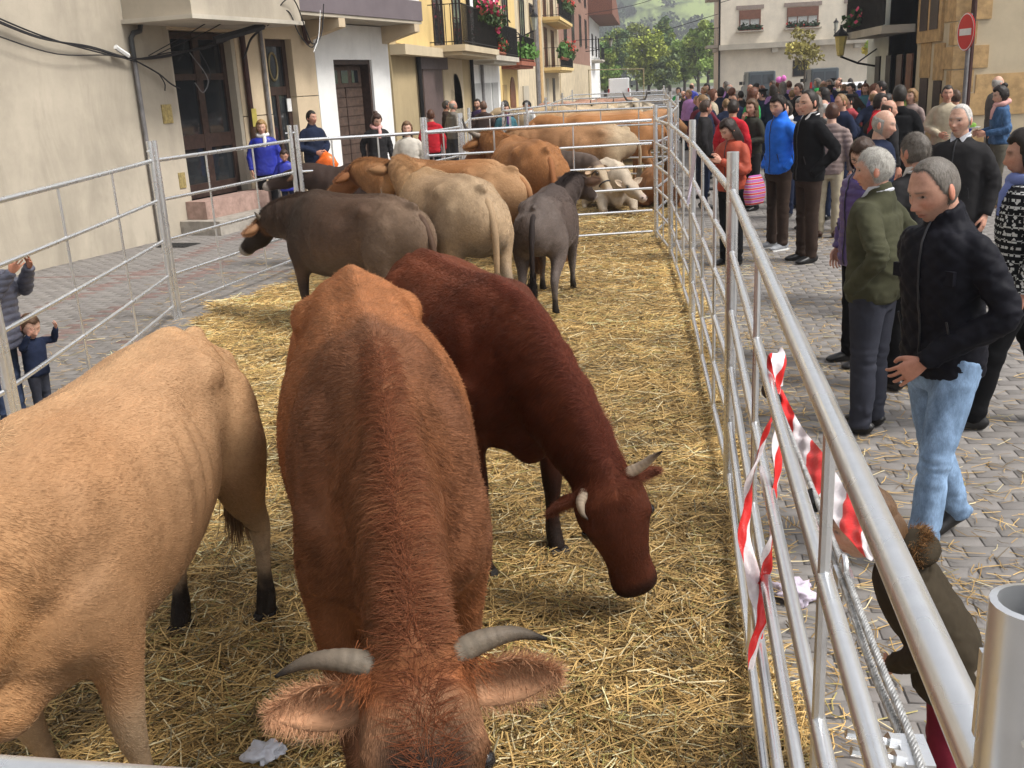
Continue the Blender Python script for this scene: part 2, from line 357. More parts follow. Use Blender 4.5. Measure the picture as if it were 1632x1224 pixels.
for a, b_, c, d in ((3.84, 4.46, .72, 1.28), (4.62, 5.2, .72, 1.28), (3.84, 4.46, 1.5, 2.35), (4.62, 5.2, 1.5, 2.35), (3.84, 5.2, 2.45, 2.98)): box_part('pane', GLASS, D1, ((a, .195, c), (b_, .205, d)))
D2 = box_part('door', DBROWN, H1, ((6.30, .14, 0), (6.42, .22, 3.02)), ((7.03, .14, 0), (7.15, .22, 3.02)), ((6.42, .145, 0), (7.03, .215, .5)), ((6.42, .145, 2.05), (7.03, .215, 2.2)), ((6.42, .145, 2.9), (7.03, .215, 3.02)), ((6.69, .15, .5), (6.77, .21, 2.05)))
for a, b_, c, d in ((6.42, 6.69, .5, 2.05), (6.77, 7.03, .5, 2.05), (6.42, 7.03, 2.2, 2.9)): box_part('pane', GLASS, D2, ((a, .175, c), (b_, .185, d)))
m = MB(); m.tube([(6.72+.13*math.cos(a), .17, 2.55+.24*math.sin(a)) for a in np.linspace(0, 2*math.pi, 20)], .022, 6); m.build('oval_grille', M('brass_grille', (.25, .2, .1), .5, .5), D2, True)
box_part('notice', WPAINT, H1, ((6.98, .12, 1.75), (7.12, .135, 1.98)))
BRASS = M('brass_plate', (.42, .33, .14), .45, .4, var=.25, scale=25)
box_part('meter_box', BRASS, H1, ((3.30, -.015, 1.72), (3.52, .02, 2.0)), ((3.32, -.022, 1.74), (3.50, -.016, 1.85))); box_part('meter_box', BRASS, H1, ((3.47, -.012, .72), (3.62, .02, .96)))
m = MB(); m.tube([(2.80, -.05, 0), (2.80, -.05, 2.66)], .035, 10); m.build('downpipe', PIPEG, H1, True)
m = MB(); m.tube([(2.80, -.05, 2.66), (2.80, -.05, 2.95), (2.86, -.06, 3.02), (3.0, -.06, 3.05), (3.04, -.06, 3.16)], .038, 10); m.build('pipe_elbow', M('dark_pipe', (.05, .05, .05), .5), H1, True)
m = MB(); m.tube([(5.55, -.05, 1.55), (5.55, -.05, 3.2)], .05, 10); m.build('downpipe', PIPEB, H1, True); m = MB(); m.tube([(5.55, -.05, 0), (5.55, -.05, 1.55)], .055, 10); m.build('downpipe', M('rusty_pipe', (.10, .055, .035), .8, var=.4), H1, True)
box_part('sticker', M('yellow_sticker', (.5, .42, .1), .6), H1, ((5.48, -.112, 1.55), (5.62, -.105, 1.85)))
m = MB(); m.tube([(6.12, -.04, 0), (6.12, -.04, 3.2)], .035, 8); m.build('downpipe', PIPEG, H1, True)
H2 = empty('white_house', FR['loc'], FR['rz'], 'white rendered house with brown plank garage door under a mauve-edged overhang', 'house')
box_part('wall', WHITE, H2, ((7.935, 0, -.3), (8.60, .35, 3.34)), ((10.2, 0, -.3), (11.0, .35, 3.34)), ((8.602, .002, 2.67), (10.198, .35, 3.34)))
box_part('plinth', GREYB, H2, ((7.94, -.012, -.3), (8.59, .0, .45)), ((10.21, -.012, -.3), (11.0, .0, .35)))
box_part('upper_floor', plaster('white_upper', (.70, .69, .66)), H2, ((5.75, -.78, 3.82), (11.1, .3, 8)))
box_part('fascia', PURPLE, H2, ((5.7, -.82, 3.42), (11.14, .3, 3.816))); box_part('soffit', GREYB, H2, ((5.72, -.80, 3.36), (11.12, .28, 3.416)))
for s in (7.55, 10.75):
    m = MB(); m.prism([(0, 3.355), (-.80, 3.355), (-.80, 3.20), (0, 3.0)], 0, .24); o = m.build('bracket', CREAMT, H2); o.data.transform(Matrix(((0, 1, 0, s), (1, 0, 0, 0), (0, 0, 1, 0), (0, 0, 0, 1))))
box_part('door_frame', DBROWN, H2, ((8.60, .05, -.02), (8.68, .30, 2.668)), ((10.12, .05, -.02), (10.198, .30, 2.668)), ((8.68, .05, 2.58), (10.12, .30, 2.668)))
GD = box_part('garage_door', GBROWN, H2, ((8.68, .26, 0), (10.12, .30, 2.58)))
for k in range(11): box_part('plank', GBROWN, GD, ((8.70, .235, .04+k*.19), (9.38, .258, .04+k*.19+.178))); box_part('plank', GBROWN, GD, ((9.42, .235, .04+k*.19), (10.10, .258, .04+k*.19+.178)))
box_part('plank', DBROWN, GD, ((9.385, .225, .04), (9.415, .257, 2.13)))
box_part('plank', GBROWN, GD, ((8.70, .235, 2.14), (10.10, .258, 2.55)))
for k in range(3): box_part('window', GLASS, GD, ((8.83+k*.43, .225, 2.22), (9.10+k*.43, .236, 2.47)))
m = MB(); m.tube([(7.55, -.14, 2.95), (7.5, -.10, 3.0), (7.48, -.08, 3.3)], .04, 8); m.build('downpipe', PIPEB, H2, True)
# ---- houses further along the left side
LEAF = lambda nm, col: M(nm, col, .7, var=.35, scale=25)
def flowers(parent, name, c0, c1, n, h=.22, red=None, green=(.05, .09, .025), spread=.16, box=True, drop=.0, size=.05):
    c0, c1 = np.array(c0, float), np.array(c1, float); u = nrm(c1-c0)
    if box:
        m = MB(); m.tube([c0-np.array([0, 0, .09]), c1-np.array([0, 0, .09])], .09, 4); m.build('flower_box', TERRA, parent)
    V = []; F = []; mi = []
    for k in range(n):
        t = random.random(); p = c0+(c1-c0)*t+np.array([random.gauss(0, spread*.6), random.gauss(0, spread*.6), abs(random.gauss(0, h*.6))-drop*random.random()]); a = nrm(np.random.default_rng(k).normal(0, 1, 3)+np.array([0, 0, .2])); b_ = nrm(np.cross(a, [.3, .5, .8])); s = size*random.uniform(.6, 1.3); q = np.cross(a, b_)
        i = len(V); V += [p+b_*s, p+q*s, p-b_*s, p-q*s]; F.append((i, i+1, i+2, i+3)); mi.append(1 if red and random.random() < red[1] and p[2] > c0[2]-.12 else 0)
    me = mesh_np(name, np.array(V), [np.array(F)], [LEAF('leaf_%.3f' % green[1], green), M('petal_%s' % (red[0] if red else 'x',), {'red': (.55, .035, .02), 'pink': (.55, .05, .12)}.get(red[0] if red else 'red', (.5, .05, .03)), .6)], False, mi); tag(link(name, me, parent), kind='stuff')
def balcony(parent, x0, x1, z, d, rail=1.0, slabmat=CONC, flo=None, step=.13, iron=BLACKM, solid=False):
    """local x along front, y inward: slab + railing of bars"""
    sb = box_part('balcony', slabmat, parent, ((x0, -d, z-.16), (x1, 0, z)), ((x0+.1, -d+.1, z-.26), (x1-.1, 0, z-.16)))
    m = MB(); e = .05
    for (a, b_) in (((x0+e, -d+e), (x1-e, -d+e)), ((x0+e, -d+e), (x0+e, 0)), ((x1-e, -d+e), (x1-e, 0))):
        L = math.hypot(b_[0]-a[0], b_[1]-a[1]); k = max(2, int(L/step))
        for zz in (z+.08, z+rail): m.box((min(a[0], b_[0])-.012, min(a[1], b_[1])-.012, zz-.012), (max(a[0], b_[0])+.012, max(a[1], b_[1])+.012, zz+.012))
        for i in range(k+1):
            t = i/k; px, py = a[0]+(b_[0]-a[0])*t, a[1]+(b_[1]-a[1])*t; m.box((px-.009, py-.009, z), (px+.009, py+.009, z+rail))
    m.build('railing', iron, sb)
    return sb
def window(parent, x0, x1, z0, z1, mat=GLASS, fr=DBROWN, name='window', sur=None, t=.07, mull=1, y=0):
    if sur: box_part('surround', sur, parent, ((x0-.12, y-.03, z0-.12), (x1+.12, y, z1+.14)))
    yy = y-(.035 if sur else .0)
    w = box_part(name, fr, parent, ((x0, yy-.05, z0), (x0+t, yy, z1)), ((x1-t, yy-.05, z0), (x1, yy, z1)), ((x0+t, yy-.05, z1-t), (x1-t, yy, z1)), ((x0+t, yy-.05, z0), (x1-t, yy, z0+t)), *[((x0+(x1-x0)*(k+1)/(mull+1)-.03, yy-.045, z0+t), (x0+(x1-x0)*(k+1)/(mull+1)+.03, yy, z1-t)) for k in range(mull)])
    box_part('pane', mat, w, ((x0+t*.5, yy-.02, z0+t*.5), (x1-t*.5, yy-.002, z1-t*.5))); return w
def door(parent, x0, x1, z1, mat, arch=False, name='door', y=0):
    if arch:
        poly = [(x0, 0), (x1, 0)]+[((x0+x1)/2+(x1-x0)/2*math.cos(a), z1-(x1-x0)/2+(x1-x0)/2*math.sin(a)) for a in np.linspace(0, math.pi, 12)]
        m = MB(); m.prism(poly, y-.04, y-.002); return m.build(name, mat, parent)
    return box_part(name, mat, parent, ((x0, y-.04, 0), (x1, y-.002, z1)))
XL = -5.75
def row_house(name, label, Y0, Y1, h, mat, depth=6):
    r_ = empty(name, (XL, Y0, 0), R(90), label, 'house'); box_part('wall', mat, r_, ((0, 0, -.3), (Y1-Y0, depth, h))); return r_
def pipe(parent, x, z0, z1, mat=PIPEG, r_=.06, y=-.08):
    m = MB(); m.tube([(x, y, z0), (x, y, z1)], r_, 8); m.build('downpipe', mat, parent, True)
h = row_house('ochre_house', 'ochre house with an iron balcony full of red geraniums', 22.85, 33.3, 9.5, OLIVE); o = 22.85
box_part('upper_wall', YELLOW, h, ((.6, -.01, 3.05), (10.4, 0, 9))); box_part('cornice', CREAM, h, ((0, -.35, 2.78), (4.6, 0, 3.0))); box_part('pillar', CREAM, h, ((5.6, -.04, 0), (8.6, -.002, 2.8)))
door(h, 25.9-o, 28.3-o, 2.5, M('mauve_shutter', (.12, .085, .08), .6)); box_part('door_head', M('mauve_head', (.10, .08, .085), .7), h, ((25.4-o, -.10, 2.5), (28.9-o, -.003, 2.86))); door(h, 29.3-o, 31.2-o, 2.40, plaster('niche', (.22, .17, .10)), True)
pipe(h, 25.3-o, 0, 2.8, BLACKM); pipe(h, 32.9-o, 0, 9, BLACKM); balcony(h, 4.2, 10.3, 3.08, .95, 1.0, CREAM)
for a in (4.8, 7.6): door_ = window(h, a, a+1.3, 3.1, 5.4, GLASS, DBROWN, 'balcony_door', None)
flowers(h, 'geraniums', (7.0, -.98, 4.10), (10.2, -.98, 4.10), 900, .3, ('pink', .42), spread=.2, drop=.35, size=.07); flowers(h, 'geraniums', (10.25, -.95, 3.7), (10.25, -.2, 3.7), 260, .22, ('pink', .45), drop=.3, size=.07)
h = row_house('white_house', 'narrow white house with three pale doors and black balcony shutters', 33.3, 39.5, 9.5, WHITE); 
for a in (.3, 2.2, 4.0): door(h, a, a+1.4, 2.1, GREYDOOR)
balcony(h, .2, 6.0, 2.95, .8, 1.0); 
for a in (1.0, 3.9): window(h, a, a+1.2, 3.0, 5.6, BLACKM, BLACKM, 'shutter')
pipe(h, 1.6, 0, 3, PIPEG); flowers(h, 'geraniums', (.6, -.75, 3.1), (2.4, -.75, 3.1), 240, .3, ('red', .25), size=.06)
h = row_house('yellow_house', 'bright yellow house with a red-brown arched door', 39.5, 44.8, 9.5, YELLOW)
door(h, 2.6, 4.2, 2.3, REDWOOD, True); door(h, .6, 1.6, 2.0, plaster('ochre_panel', (.42, .30, .14))); balcony(h, .5, 5.4, 2.85, .8, .95, TERRA); window(h, 1.2, 2.6, 3.2, 5.4, GLASS, DBROWN, 'window', CREAM)
flowers(h, 'potted_plants', (.7, -.7, 3.0), (5.2, -.7, 3.0), 700, .38, None, (.10, .22, .04), size=.09)
h = row_house('stone_house', 'pale stone house with a tall grey downpipe', 44.8, 55.0, 9.5, STONEY); pipe(h, 7.2, 0, 9, PIPEG, .14); window(h, 1.2, 2.8, 3.6, 5.6, GLASS, DBROWN, 'window', CREAM); window(h, 5.0, 6.3, 3.6, 5.6, GLASS, DBROWN, 'window', CREAM); box_part('meter_box', GREYB, h, ((1.5, -.06, 1.2), (3.5, 0, 1.9))); box_part('quoin', SAND, h, ((9.2, -.05, 0), (10.2, -.002, 9)))
h = row_house('cream_house', 'cream house with two tiers of geranium balconies', 55.0, 65.5, 10.5, CREAM)
for z in (2.75, 5.3): balcony(h, 1.0, 9.8, z, .95, 1.0, YELLOW); window(h, 1.6, 3.0, z+.05, z+2.1, GLASS, REDWOOD, 'balcony_door'); window(h, 5.5, 7.0, z+.05, z+2.1, GLASS, REDWOOD, 'balcony_door'); flowers(h, 'geraniums', (3.0, -.95, z+1.0), (9.7, -.95, z+1.0), 650, .35, ('red', .5), drop=.5, size=.10)
flowers(h, 'potted_plants', (1.2, -.95, 3.3), (5.5, -.95, 3.3), 500, .5, None, (.07, .16, .03), size=.12); door(h, 2.0, 3.2, 2.2, GREYB); door(h, 5.6, 6.8, 2.2, DBROWN)
h = row_house('brick_house', 'red-brown brick house with narrow windows', 65.5, 98.5, 11, BRICKM)
for a in (4, 11, 19, 26): window(h, a, a+2.2, 4.6, 7.0, GLASS, DBROWN, 'window'); window(h, a, a+2.2, 8.0, 10.0, GLASS, DBROWN, 'window'); door(h, a, a+2.5, 2.4, GREYB)
box_part('base_wall', STONEY, h, ((0, -.06, 0), (33, -.002, 3.2)))
h = row_house('white_end_house', 'white house with an overhanging red tile roof at the street end', 98.5, 117, 7.6, WHITE)
m = MB(); m.prism([(-1.5, 7.6), (20.5, 7.6), (20.5, 7.9), (9, 9.6), (-1.5, 9.2)], -2.2, 6); m.build('roof', TILE, h)
for a in (3, 9.5, 15): window(h, a, a+2, 4.2, 6.2, GLASS, DBROWN, 'window'); 
balcony(h, 2.0, 8.0, 3.8, 1.0, 1.1)
def street_lamp(loc, rz, label, arm=.9, z=4.2, glow=None):
    r_ = empty('street_lamp', loc, rz, label, 'lamp', 'wall lanterns along the street'); m = MB(); m.tube([(0, 0, z-.55), (arm*.5, 0, z-.45), (arm, 0, z-.25)], .03, 6); m.tube([(0, 0, z-.1), (arm*.5, 0, z-.42)], .02, 6); m.build('bracket', BLACKM, r_)
    m = MB(); m.lathe([(.05, z-.25), (.09, z-.22), (.16, z+.25), (.17, z+.27)], 6, c=(arm, 0, 0)); m.build('lantern', glow or M('lantern_glass', (.30, .31, .27), .2, spec=.5), r_)
    m = MB(); m.lathe([(.2, z+.27), (.15, z+.36), (.05, z+.45), (.03, z+.55), (.0, z+.57)], 6, c=(arm, 0, 0)); m.build('cap', BLACKM, r_)
    return r_
street_lamp((XL, 43.0, 0), 0, 'lantern on the yellow house above its balcony', 1.0, 4.3); street_lamp((XL, 92.0, 0), 0, 'lantern on the brick house at the street end', 2.2, 4.9)
# ---- right side
H7 = empty('cream_corner_house', (6.0, 22.2, 0), 0, 'cream corner house with ochre stone quoins behind the no-entry sign', 'house')
box_part('wall', CREAM, H7, ((0, 0, -.3), (12, 6, 9)))
for k in range(14):
    w = .36 if k % 2 else .22; box_part('quoin', SAND, H7, ((-.03, -.03, k*.46+.5), (w*1.8, .35, k*.46+.93)))
    if k % 2: box_part('quoin', SAND, H7, ((-.028, .352, k*.46+.5), (.15, .8, k*.46+.93)))
box_part('stone_block', SAND, H7, ((.45, -.02, .95), (1.55, -.001, 1.75)), ); box_part('stone_plinth', SAND, H7, ((-.05, -.05, -.2), (3.0, -.032, .55)), ((-.05, -.045, -.2), (-.031, 2.6, .6)))
m = MB(); m.tube([(.28, -.12, 0), (.28, -.12, 9)], .055, 8); m.build('downpipe', PIPEB, H7, True); box_part('utility_box', GREYDOOR, H7, ((1.9, -.05, 1.85), (2.15, 0, 2.05)))
for (y0, y1, z0, z1) in ((.75, 1.35, .9, 1.65), (1.85, 2.5, .9, 1.7)): box_part('window', DBROWN, H7, ((-.03, y0, z0), (-.001, y1, z1))); box_part('surround', SAND, H7, ((-.025, y0-.1, z1+.01), (-.001, y1+.1, z1+.75)))
box_part('window', SAND, H7, ((-.06, .9, 2.45), (-.001, 2.9, 4.2))); box_part('pane', DBROWN, H7, ((-.075, 1.15, 2.7), (-.061, 1.8, 4.1)), ((-.075, 2.0, 2.7), (-.061, 2.65, 4.1)))
H8 = empty('pale_green_house', (6.0, 25.2, 0), 0, 'pale green-white house with a dark balcony and tall shutters', 'house'); box_part('wall', GREENW, H8, ((.0, .02, -.3), (8, 5.6, 9)))
sb = box_part('balcony', CONC, H8, ((-.75, .3, 2.72), (0, 4.9, 2.9))); m = MB()
for k in range(36): m.box((-.73, .33+k*.13, 2.9), (-.71, .35+k*.13, 3.95))
m.box((-.74, .32, 3.95), (-.70, 4.88, 3.99)); m.build('railing', BLACKM, sb); box_part('balcony_screen', M('dark_screen', (.02, .018, .02), .8), sb, ((-.69, .4, 2.92), (-.66, 3.2, 3.9)))
flowers(H8, 'potted_plants', (-.72, 2.9, 3.05), (-.72, 3.8, 3.0), 300, .3, ('pink', .12), (.05, .10, .03), spread=.25, box=False, size=.06)
for a, mt in ((.3, REDWOOD), (1.3, PIPEB), (2.5, BLACKM), (3.8, BLACKM)): box_part('door', mt, H8, ((-.04, a, 0), (-.001, a+.55, 2.25)))
street_lamp((6.0, 29.6, 0), R(180), 'yellow-lit lantern on the pale green house', .95, 2.55, M('lit_lantern', (.62, .50, .16), .3))
# ---- end house
H9 = empty('end_house', (4.7, 75, 0), 0, 'cream house across the far end with flower boxes and brown blinds', 'house'); box_part('wall', ENDW, H9, ((0, .5, -.3), (26, 8, 3.6)), ((0, 0, 3.85), (26, 8, 12))); box_part('ledge', CONC, H9, ((-.1, -.25, 3.5), (26, 8, 3.85)))
box_part('plinth', GREYST, H9, ((-.05, .44, -.3), (26, .498, .75)))
for k, x in enumerate((1.25, 4.45, 8.4, 12.5)):
    w = (1.45, 2.1, 1.8, 1.8)[k]; box_part('lintel', M('mauve_lintel', (.30, .24, .21), .8), H9, ((x-.2, -.05, 6.1), (x+w+.2, -.003, 6.35))); ww = window(H9, x, x+w, 4.85, 6.05, LACE, BLIND, 'window', None, .09, 2 if k == 1 else 1); box_part('blind', BLIND, ww, ((x+.02, -.075, 5.45), (x+w-.02, -.052, 6.04))); box_part('window_sill', CONC, ww, ((x-.2, -.35, 4.62), (x+w+.2, 0, 4.70))); flowers(ww, 'flower_box_plants', (x, -.22, 4.78), (x+w, -.22, 4.78), 330, .22, ('red', .06), (.03, .055, .02), spread=.14, size=.08)
window(H9, 5.0, 6.1, 1.5, 2.6, GLASS, DBROWN, 'window', None, y=.5)
for x in (3.5, 9.0, 13.5): box_part('corbel', CONC, H9, ((x, -.15, 3.2), (x+.4, .5, 3.498)))
pb = box_part('balcony', CONC, H9, ((-.9, .6, 3.7), (-.003, 3.5, 3.9)), ((-.9, .6, 6.9), (-.003, 3.5, 7.1))); m = MB()
for k in range(9):
    for zz in (3.9, 7.1): m.box((-.9+k*.1, .62, zz), (-.88+k*.1, .64, zz+1.1))
m.box((-.9, .615, 5.0), (0, .645, 5.04)); m.build('railing', BLACKM, pb); pipe(H9, -.06, 0, 12, BLACKM, .07, .3)
street_lamp((12.3, 74.95, 0), R(-90), 'lantern on the cream end house between two windows', .7, 4.6)
# ---------------------------------------------------------------- hill, trees
def hill_mat():
    b = NB('hillside_fields'); v = b.coord('Object', (.0075, .0028, 0)); vo = b.n('TexVoronoi', feature='F1'); vo.inputs['Scale'].default_value = 1.; b.l(v, vo.inputs['Vector']); c = b.ramp(vo.outputs['Color'], [(.15, (.19, .29, .08)), (.4, (.28, .36, .12)), (.6, (.40, .39, .19)), (.85, (.22, .33, .10))])
    f = b.noise(b.coord('Object', (.03, .012, 0)), 1, 6, .65); c = b.mix(b.ramp(f, [(.50, (0, 0, 0)), (.60, (1, 1, 1))]), c, (.035, .055, .025)); return b.done(.95, 0, .1, c)
nx, ny = 70, 90; X = np.linspace(-420, 420, nx); Y = 178+np.linspace(0, 1, ny)**1.4*1300; XX, YY = np.meshgrid(X, Y); P2 = np.stack([XX.ravel(), YY.ravel(), 0*XX.ravel()], 1)
hz = (210*sstep(260, 1500, P2[:, 1])+16*fbm(P2, .006, 4)+6*fbm(P2, .03, 8))*sstep(175, 420, P2[:, 1])-.5; P2[:, 2] = hz
q = [(i*nx+j, i*nx+j+1, (i+1)*nx+j+1, (i+1)*nx+j) for i in range(ny-1) for j in range(nx-1)]; tag(link('hill', mesh_np('hill', P2, np.array(q), [hill_mat()], True)), kind='structure')
def hz_at(x, y): return float(((210*sstep(260, 1500, np.array([y]))+16*fbm(np.array([[x, y, 0.]]), .006, 4)+6*fbm(np.array([[x, y, 0.]]), .03, 8))*sstep(175, 420, np.array([y]))-.5)[0])
def leaves_np(centers, radii, n, size, rng, flat=.8):
    ci = rng.integers(0, len(centers), n); d = rng.normal(0, 1, (n, 3)); d /= np.linalg.norm(d, axis=1)[:, None]; r_ = rng.random(n)**.45
    P = centers[ci]+d*(radii[ci]*r_)[:, None]*np.array([1, 1, flat]); a = rng.normal(0, 1, (n, 3)); a /= np.linalg.norm(a, axis=1)[:, None]; b = np.cross(a, rng.normal(0, 1, (n, 3))); b /= np.linalg.norm(b, axis=1)[:, None]; s = (size*rng.uniform(.55, 1.35, n))[:, None]
    V = np.stack([P+a*s, P+b*s*.6, P-a*s, P-b*s*.6], 1).reshape(-1, 3); F = np.arange(n*4).reshape(-1, 4); return V, F, ci
LEAFM = (lambda b: (b.p.inputs.__getitem__('Transmission Weight'), b.done(.6, 0, .25, b.attr('col')))[1])(NB('tree_leaf'))
BARK = M('bark', (.075, .06, .045), .9, var=.35, scale=20)
def tree(loc, H, rad, col, label, n=5000, leaf=.22, trunk=.25, seed=1, col2=None, nclump=26, slim=1., group='trees at the end of the street', base=.25, name='tree'):
    rng = np.random.default_rng(seed); r_ = empty(name, loc, 0, label, 'tree', group); cz = H*(base+(1-base)*.5)
    c = rng.normal(0, 1, (nclump, 3)); c /= np.linalg.norm(c, axis=1)[:, None]; c = c*(rng.random((nclump, 1))**.5)*np.array([rad*slim*.72, rad*slim*.72, H*(1-base)*.40])+np.array([0, 0, cz]); ra = rng.uniform(.22, .42, nclump)*rad
    m = MB(); m.tube([(0, 0, -.2), (.03*H*rng.normal()*.3, 0, H*base), (0, .02*H*rng.normal()*.3, H*.6), (0, 0, H*.85)], [trunk, trunk*.75, trunk*.45, trunk*.12], 8)
    for k in range(7): m.tube([(0, 0, H*(base+.06*k)), tuple(c[k]*.5+np.array([0, 0, H*(base+.06*k)])*.5), tuple(c[k])], [trunk*.4, trunk*.22, trunk*.06], 5)
    m.build('trunk', BARK, r_, True); V, F, ci = leaves_np(c, ra, n, leaf, rng); me = mesh_np('crown', V, F, [LEAFM]); cc = np.array(col)[None, :]*rng.uniform(.7, 1.35, (nclump, 1))
    if col2 is not None: k = rng.random(nclump) < .3; cc[k] = np.array(col2)[None, :]*rng.uniform(.8, 1.2, (k.sum(), 1))
    setcol(me, np.repeat(2.9*cc[ci]*rng.uniform(.75, 1.25, (n, 1)), 4, 0)); tag(link('crown', me, r_), kind='stuff'); return r_
specs = [(-6.8, 128, 8.6, 2.6, (.045, .075, .025), 'dark rounded tree beside the white end house'), (-4.6, 140, 10.6, 2.8, (.05, .075, .032), 'tall grey-green tree behind the white van'), (-2.2, 150, 11.0, 2.8, (.075, .085, .025), 'tall olive tree above the white van'), (-5.2, 118, 6.0, 2.2, (.06, .10, .02), 'short bright green tree left of the van roof'), (-.4, 124, 8.8, 3.3, (.10, .115, .02), 'broad yellow-green tree in the middle of the gap'), (.9, 150, 11.4, 2.8, (.055, .085, .028), 'tall dark tree behind the yellow-green one'), (2.2, 136, 7.2, 2.2, (.05, .075, .03), 'small grey-green tree at the crowd edge'), (3.8, 128, 7.8, 2.5, (.09, .125, .035), 'light green tree left of the end house'), (5.2, 122, 9.2, 2.3, (.085, .12, .03), 'upright green tree touching the end house'), (1.6, 116, 4.8, 2.2, (.045, .06, .028), 'low dark tree under the light green ones'), (-8.5, 135, 9.0, 2.8, (.05, .075, .03), 'dark tree partly hidden by the white end house'), (6.8, 130, 8.6, 2.6, (.075, .11, .03), 'green tree mostly hidden by the end house')]
for k, (x, y, H, rd, c, lb) in enumerate(specs): tree((x, y, -.4), H, rd, c, lb, 5200, .20, .22, 20+k, (.085, .105, .022), 34, base=.12)
tree((8.55, 62, 0), 4.4, 1.5, (.12, .105, .03), 'sparse small tree before the end house window', 900, .13, .07, 51, None, 14, group='young street trees', base=.42); tree((12.3, 60, 0), 4.2, 1.1, (.10, .135, .03), 'leafy young tree beside the pale green house', 1500, .13, .07, 52, (.2, .17, .03), 14, group='young street trees', base=.38)
rng = np.random.default_rng(77); V = []; n = 0; cs = []; rs = []
for k in range(900):
    x = rng.uniform(-95, 95); y = rng.uniform(300, 1000)
    if fbm(np.array([[x*.02, y*.008, 0.]]), 1, 3)[0] < .05 and rng.random() < .9: continue
    cs.append((x, y, hz_at(x, y)+2.0)); rs.append(rng.uniform(2.2, 5.5))
V, F, ci = leaves_np(np.array(cs), np.array(rs), 42000, 1.1, rng); me = mesh_np('woodland', V, F, [LEAFM]); cc = rng.uniform(.6, 1.3, (len(cs), 1))*np.array([[.035, .055, .028]]); setcol(me, np.repeat(cc[ci], 4, 0)); tag(link('woodland', me), 'dark woods and hedges scattered over the far hillside', 'woodland', kind='stuff')
# ---------------------------------------------------------------- pen fences
def galv():
    b = NB('galvanised_steel'); v = b.coord('Object', (1, 1, 1)); f = b.noise(v, 40, 3, .5); f2 = b.noise(v, 4, 3)
    c = b.ramp(f, [(.3, (.75, .76, .77)), (.7, (.81, .82, .83))]); c = b.mix(b.ramp(f2, [(.35, (0, 0, 0)), (.7, (.35, .35, .35))]), c, (.68, .69, .70)); b.bump(f, .03, .001)
    rg = b.ramp(f2, [(.3, (.22,)*3), (.7, (.34,)*3)]); b.l(rg, b.p.inputs['Roughness']); b.p.inputs['Metallic'].default_value = .85; b.p.inputs['Specular IOR Level'].default_value = .5; b.l(c, b.p.inputs['Base Color']); return b.m
GALV = galv(); G_FENCE = 'steel pen fence panels'
Z6 = (1.52, 1.24, .96, .68, .40, .13); Z5 = (1.52, 1.15, .77, .43, .13)
def post(parent, x, y, h=1.70, r=.028, bolt=True, name='post'):
    m = MB(); m.lathe([(r, 0), (r, h), (r-.005, h+.001), (r-.005, h-.14), (0, h-.14)], 20, c=(x, y, 0)); o = m.build(name, GALV, parent, True)
    if bolt:
        b = MB(); b.tube([(x-.055, y, h-.09), (x+.055, y, h-.09)], .009, 6); b.tube([(x+.04, y, h-.09), (x+.055, y, h-.09)], .017, 6); b.box((x+.026, y-.022, h-.125), (x+.033, y+.022, h-.055)); b.build('bolt', GALV, o)
    return o
def panel(p0, p1, zs, label, ups=(.33, .67), posts=(1, 0), rt=.0195, r=.016, ends=False, h=1.70, side=0, twin=False, z_drop=0.):
    p0, p1 = Vector((*p0, 0)), Vector((*p1, 0)); d = p1-p0; L = d.length; rz = math.atan2(d.y, d.x)
    o = empty('fence_panel', p0, rz, label, 'fence panel', G_FENCE); a, b = .05, L-.05
    for k, z in enumerate(zs):
        m = MB(); m.tube([(a, side, z), (L*.33, side, z-.002), (L*.66, side, z-.002), (b, side, z)], rt if k == 0 else r, 12); m.build('rail', GALV, o, True)
    for u in ups: m = MB(); m.tube([(L*u, side+.001, zs[-1]), (L*u, side+.001, zs[0])], .0105, 8); m.build('upright', GALV, o, True)
    if ends:
        for x in (a, b): m = MB(); m.tube([(x, side, zs[-1]-.06), (x, side, zs[0]+.02)], .016, 10); m.build('upright', GALV, o, True)
    if posts[0]: post(o, 0, 0, h)
    if posts[1]: post(o, L, 0, h)
    if twin:
        post(o, .075, 0, h, bolt=False)
    return o
panel((.25, .64), (.36, 4.78), Z6, 'steel fence panel whose thick top rail runs up beside the wire rope', ups=(.22, .60))
m = MB(); m.prism([(.0, 1.52), (.012, 1.60), (.045, 1.645), (.085, 1.64), (.105, 1.60), (.105, 1.54), (.07, 1.50)], -.022, -.014); pl = m.build('bracket', GALV, bpy.data.objects['fence_panel'], True); pl.rotation_euler = (0, 0, R(-80)); m = MB(); m.tube([(.07, -.045, 1.58), (.07, .01, 1.58)], .010, 8); m.tube([(.07, -.045, 1.58), (.07, -.032, 1.58)], .019, 6); bb = m.build('bolt', GALV, pl)
panel((.36, 4.78), (.31, 8.35), Z6, 'steel fence panel alongside the man in the quilted jacket, bolted post before it', ups=(.3, .62))
panel((.31, 8.35), (.19, 11.6), Z6, 'steel fence panel beside the woman in the rust jacket'); panel((.19, 11.6), (.03, 13.1), Z6, 'short angled fence panel closing the right corner of the front pen', posts=(1, 1), ups=(.5,))
panel((.03, 13.1), (-2.8, 12.45), Z6, 'cross fence behind the front pen, right of the orange cow', posts=(0, 0), ups=(.36, .70)); 
panel((.25, .61), (-3.4, .735), Z6, 'cross fence at the near end with only its top rail in view', posts=(0, 1))
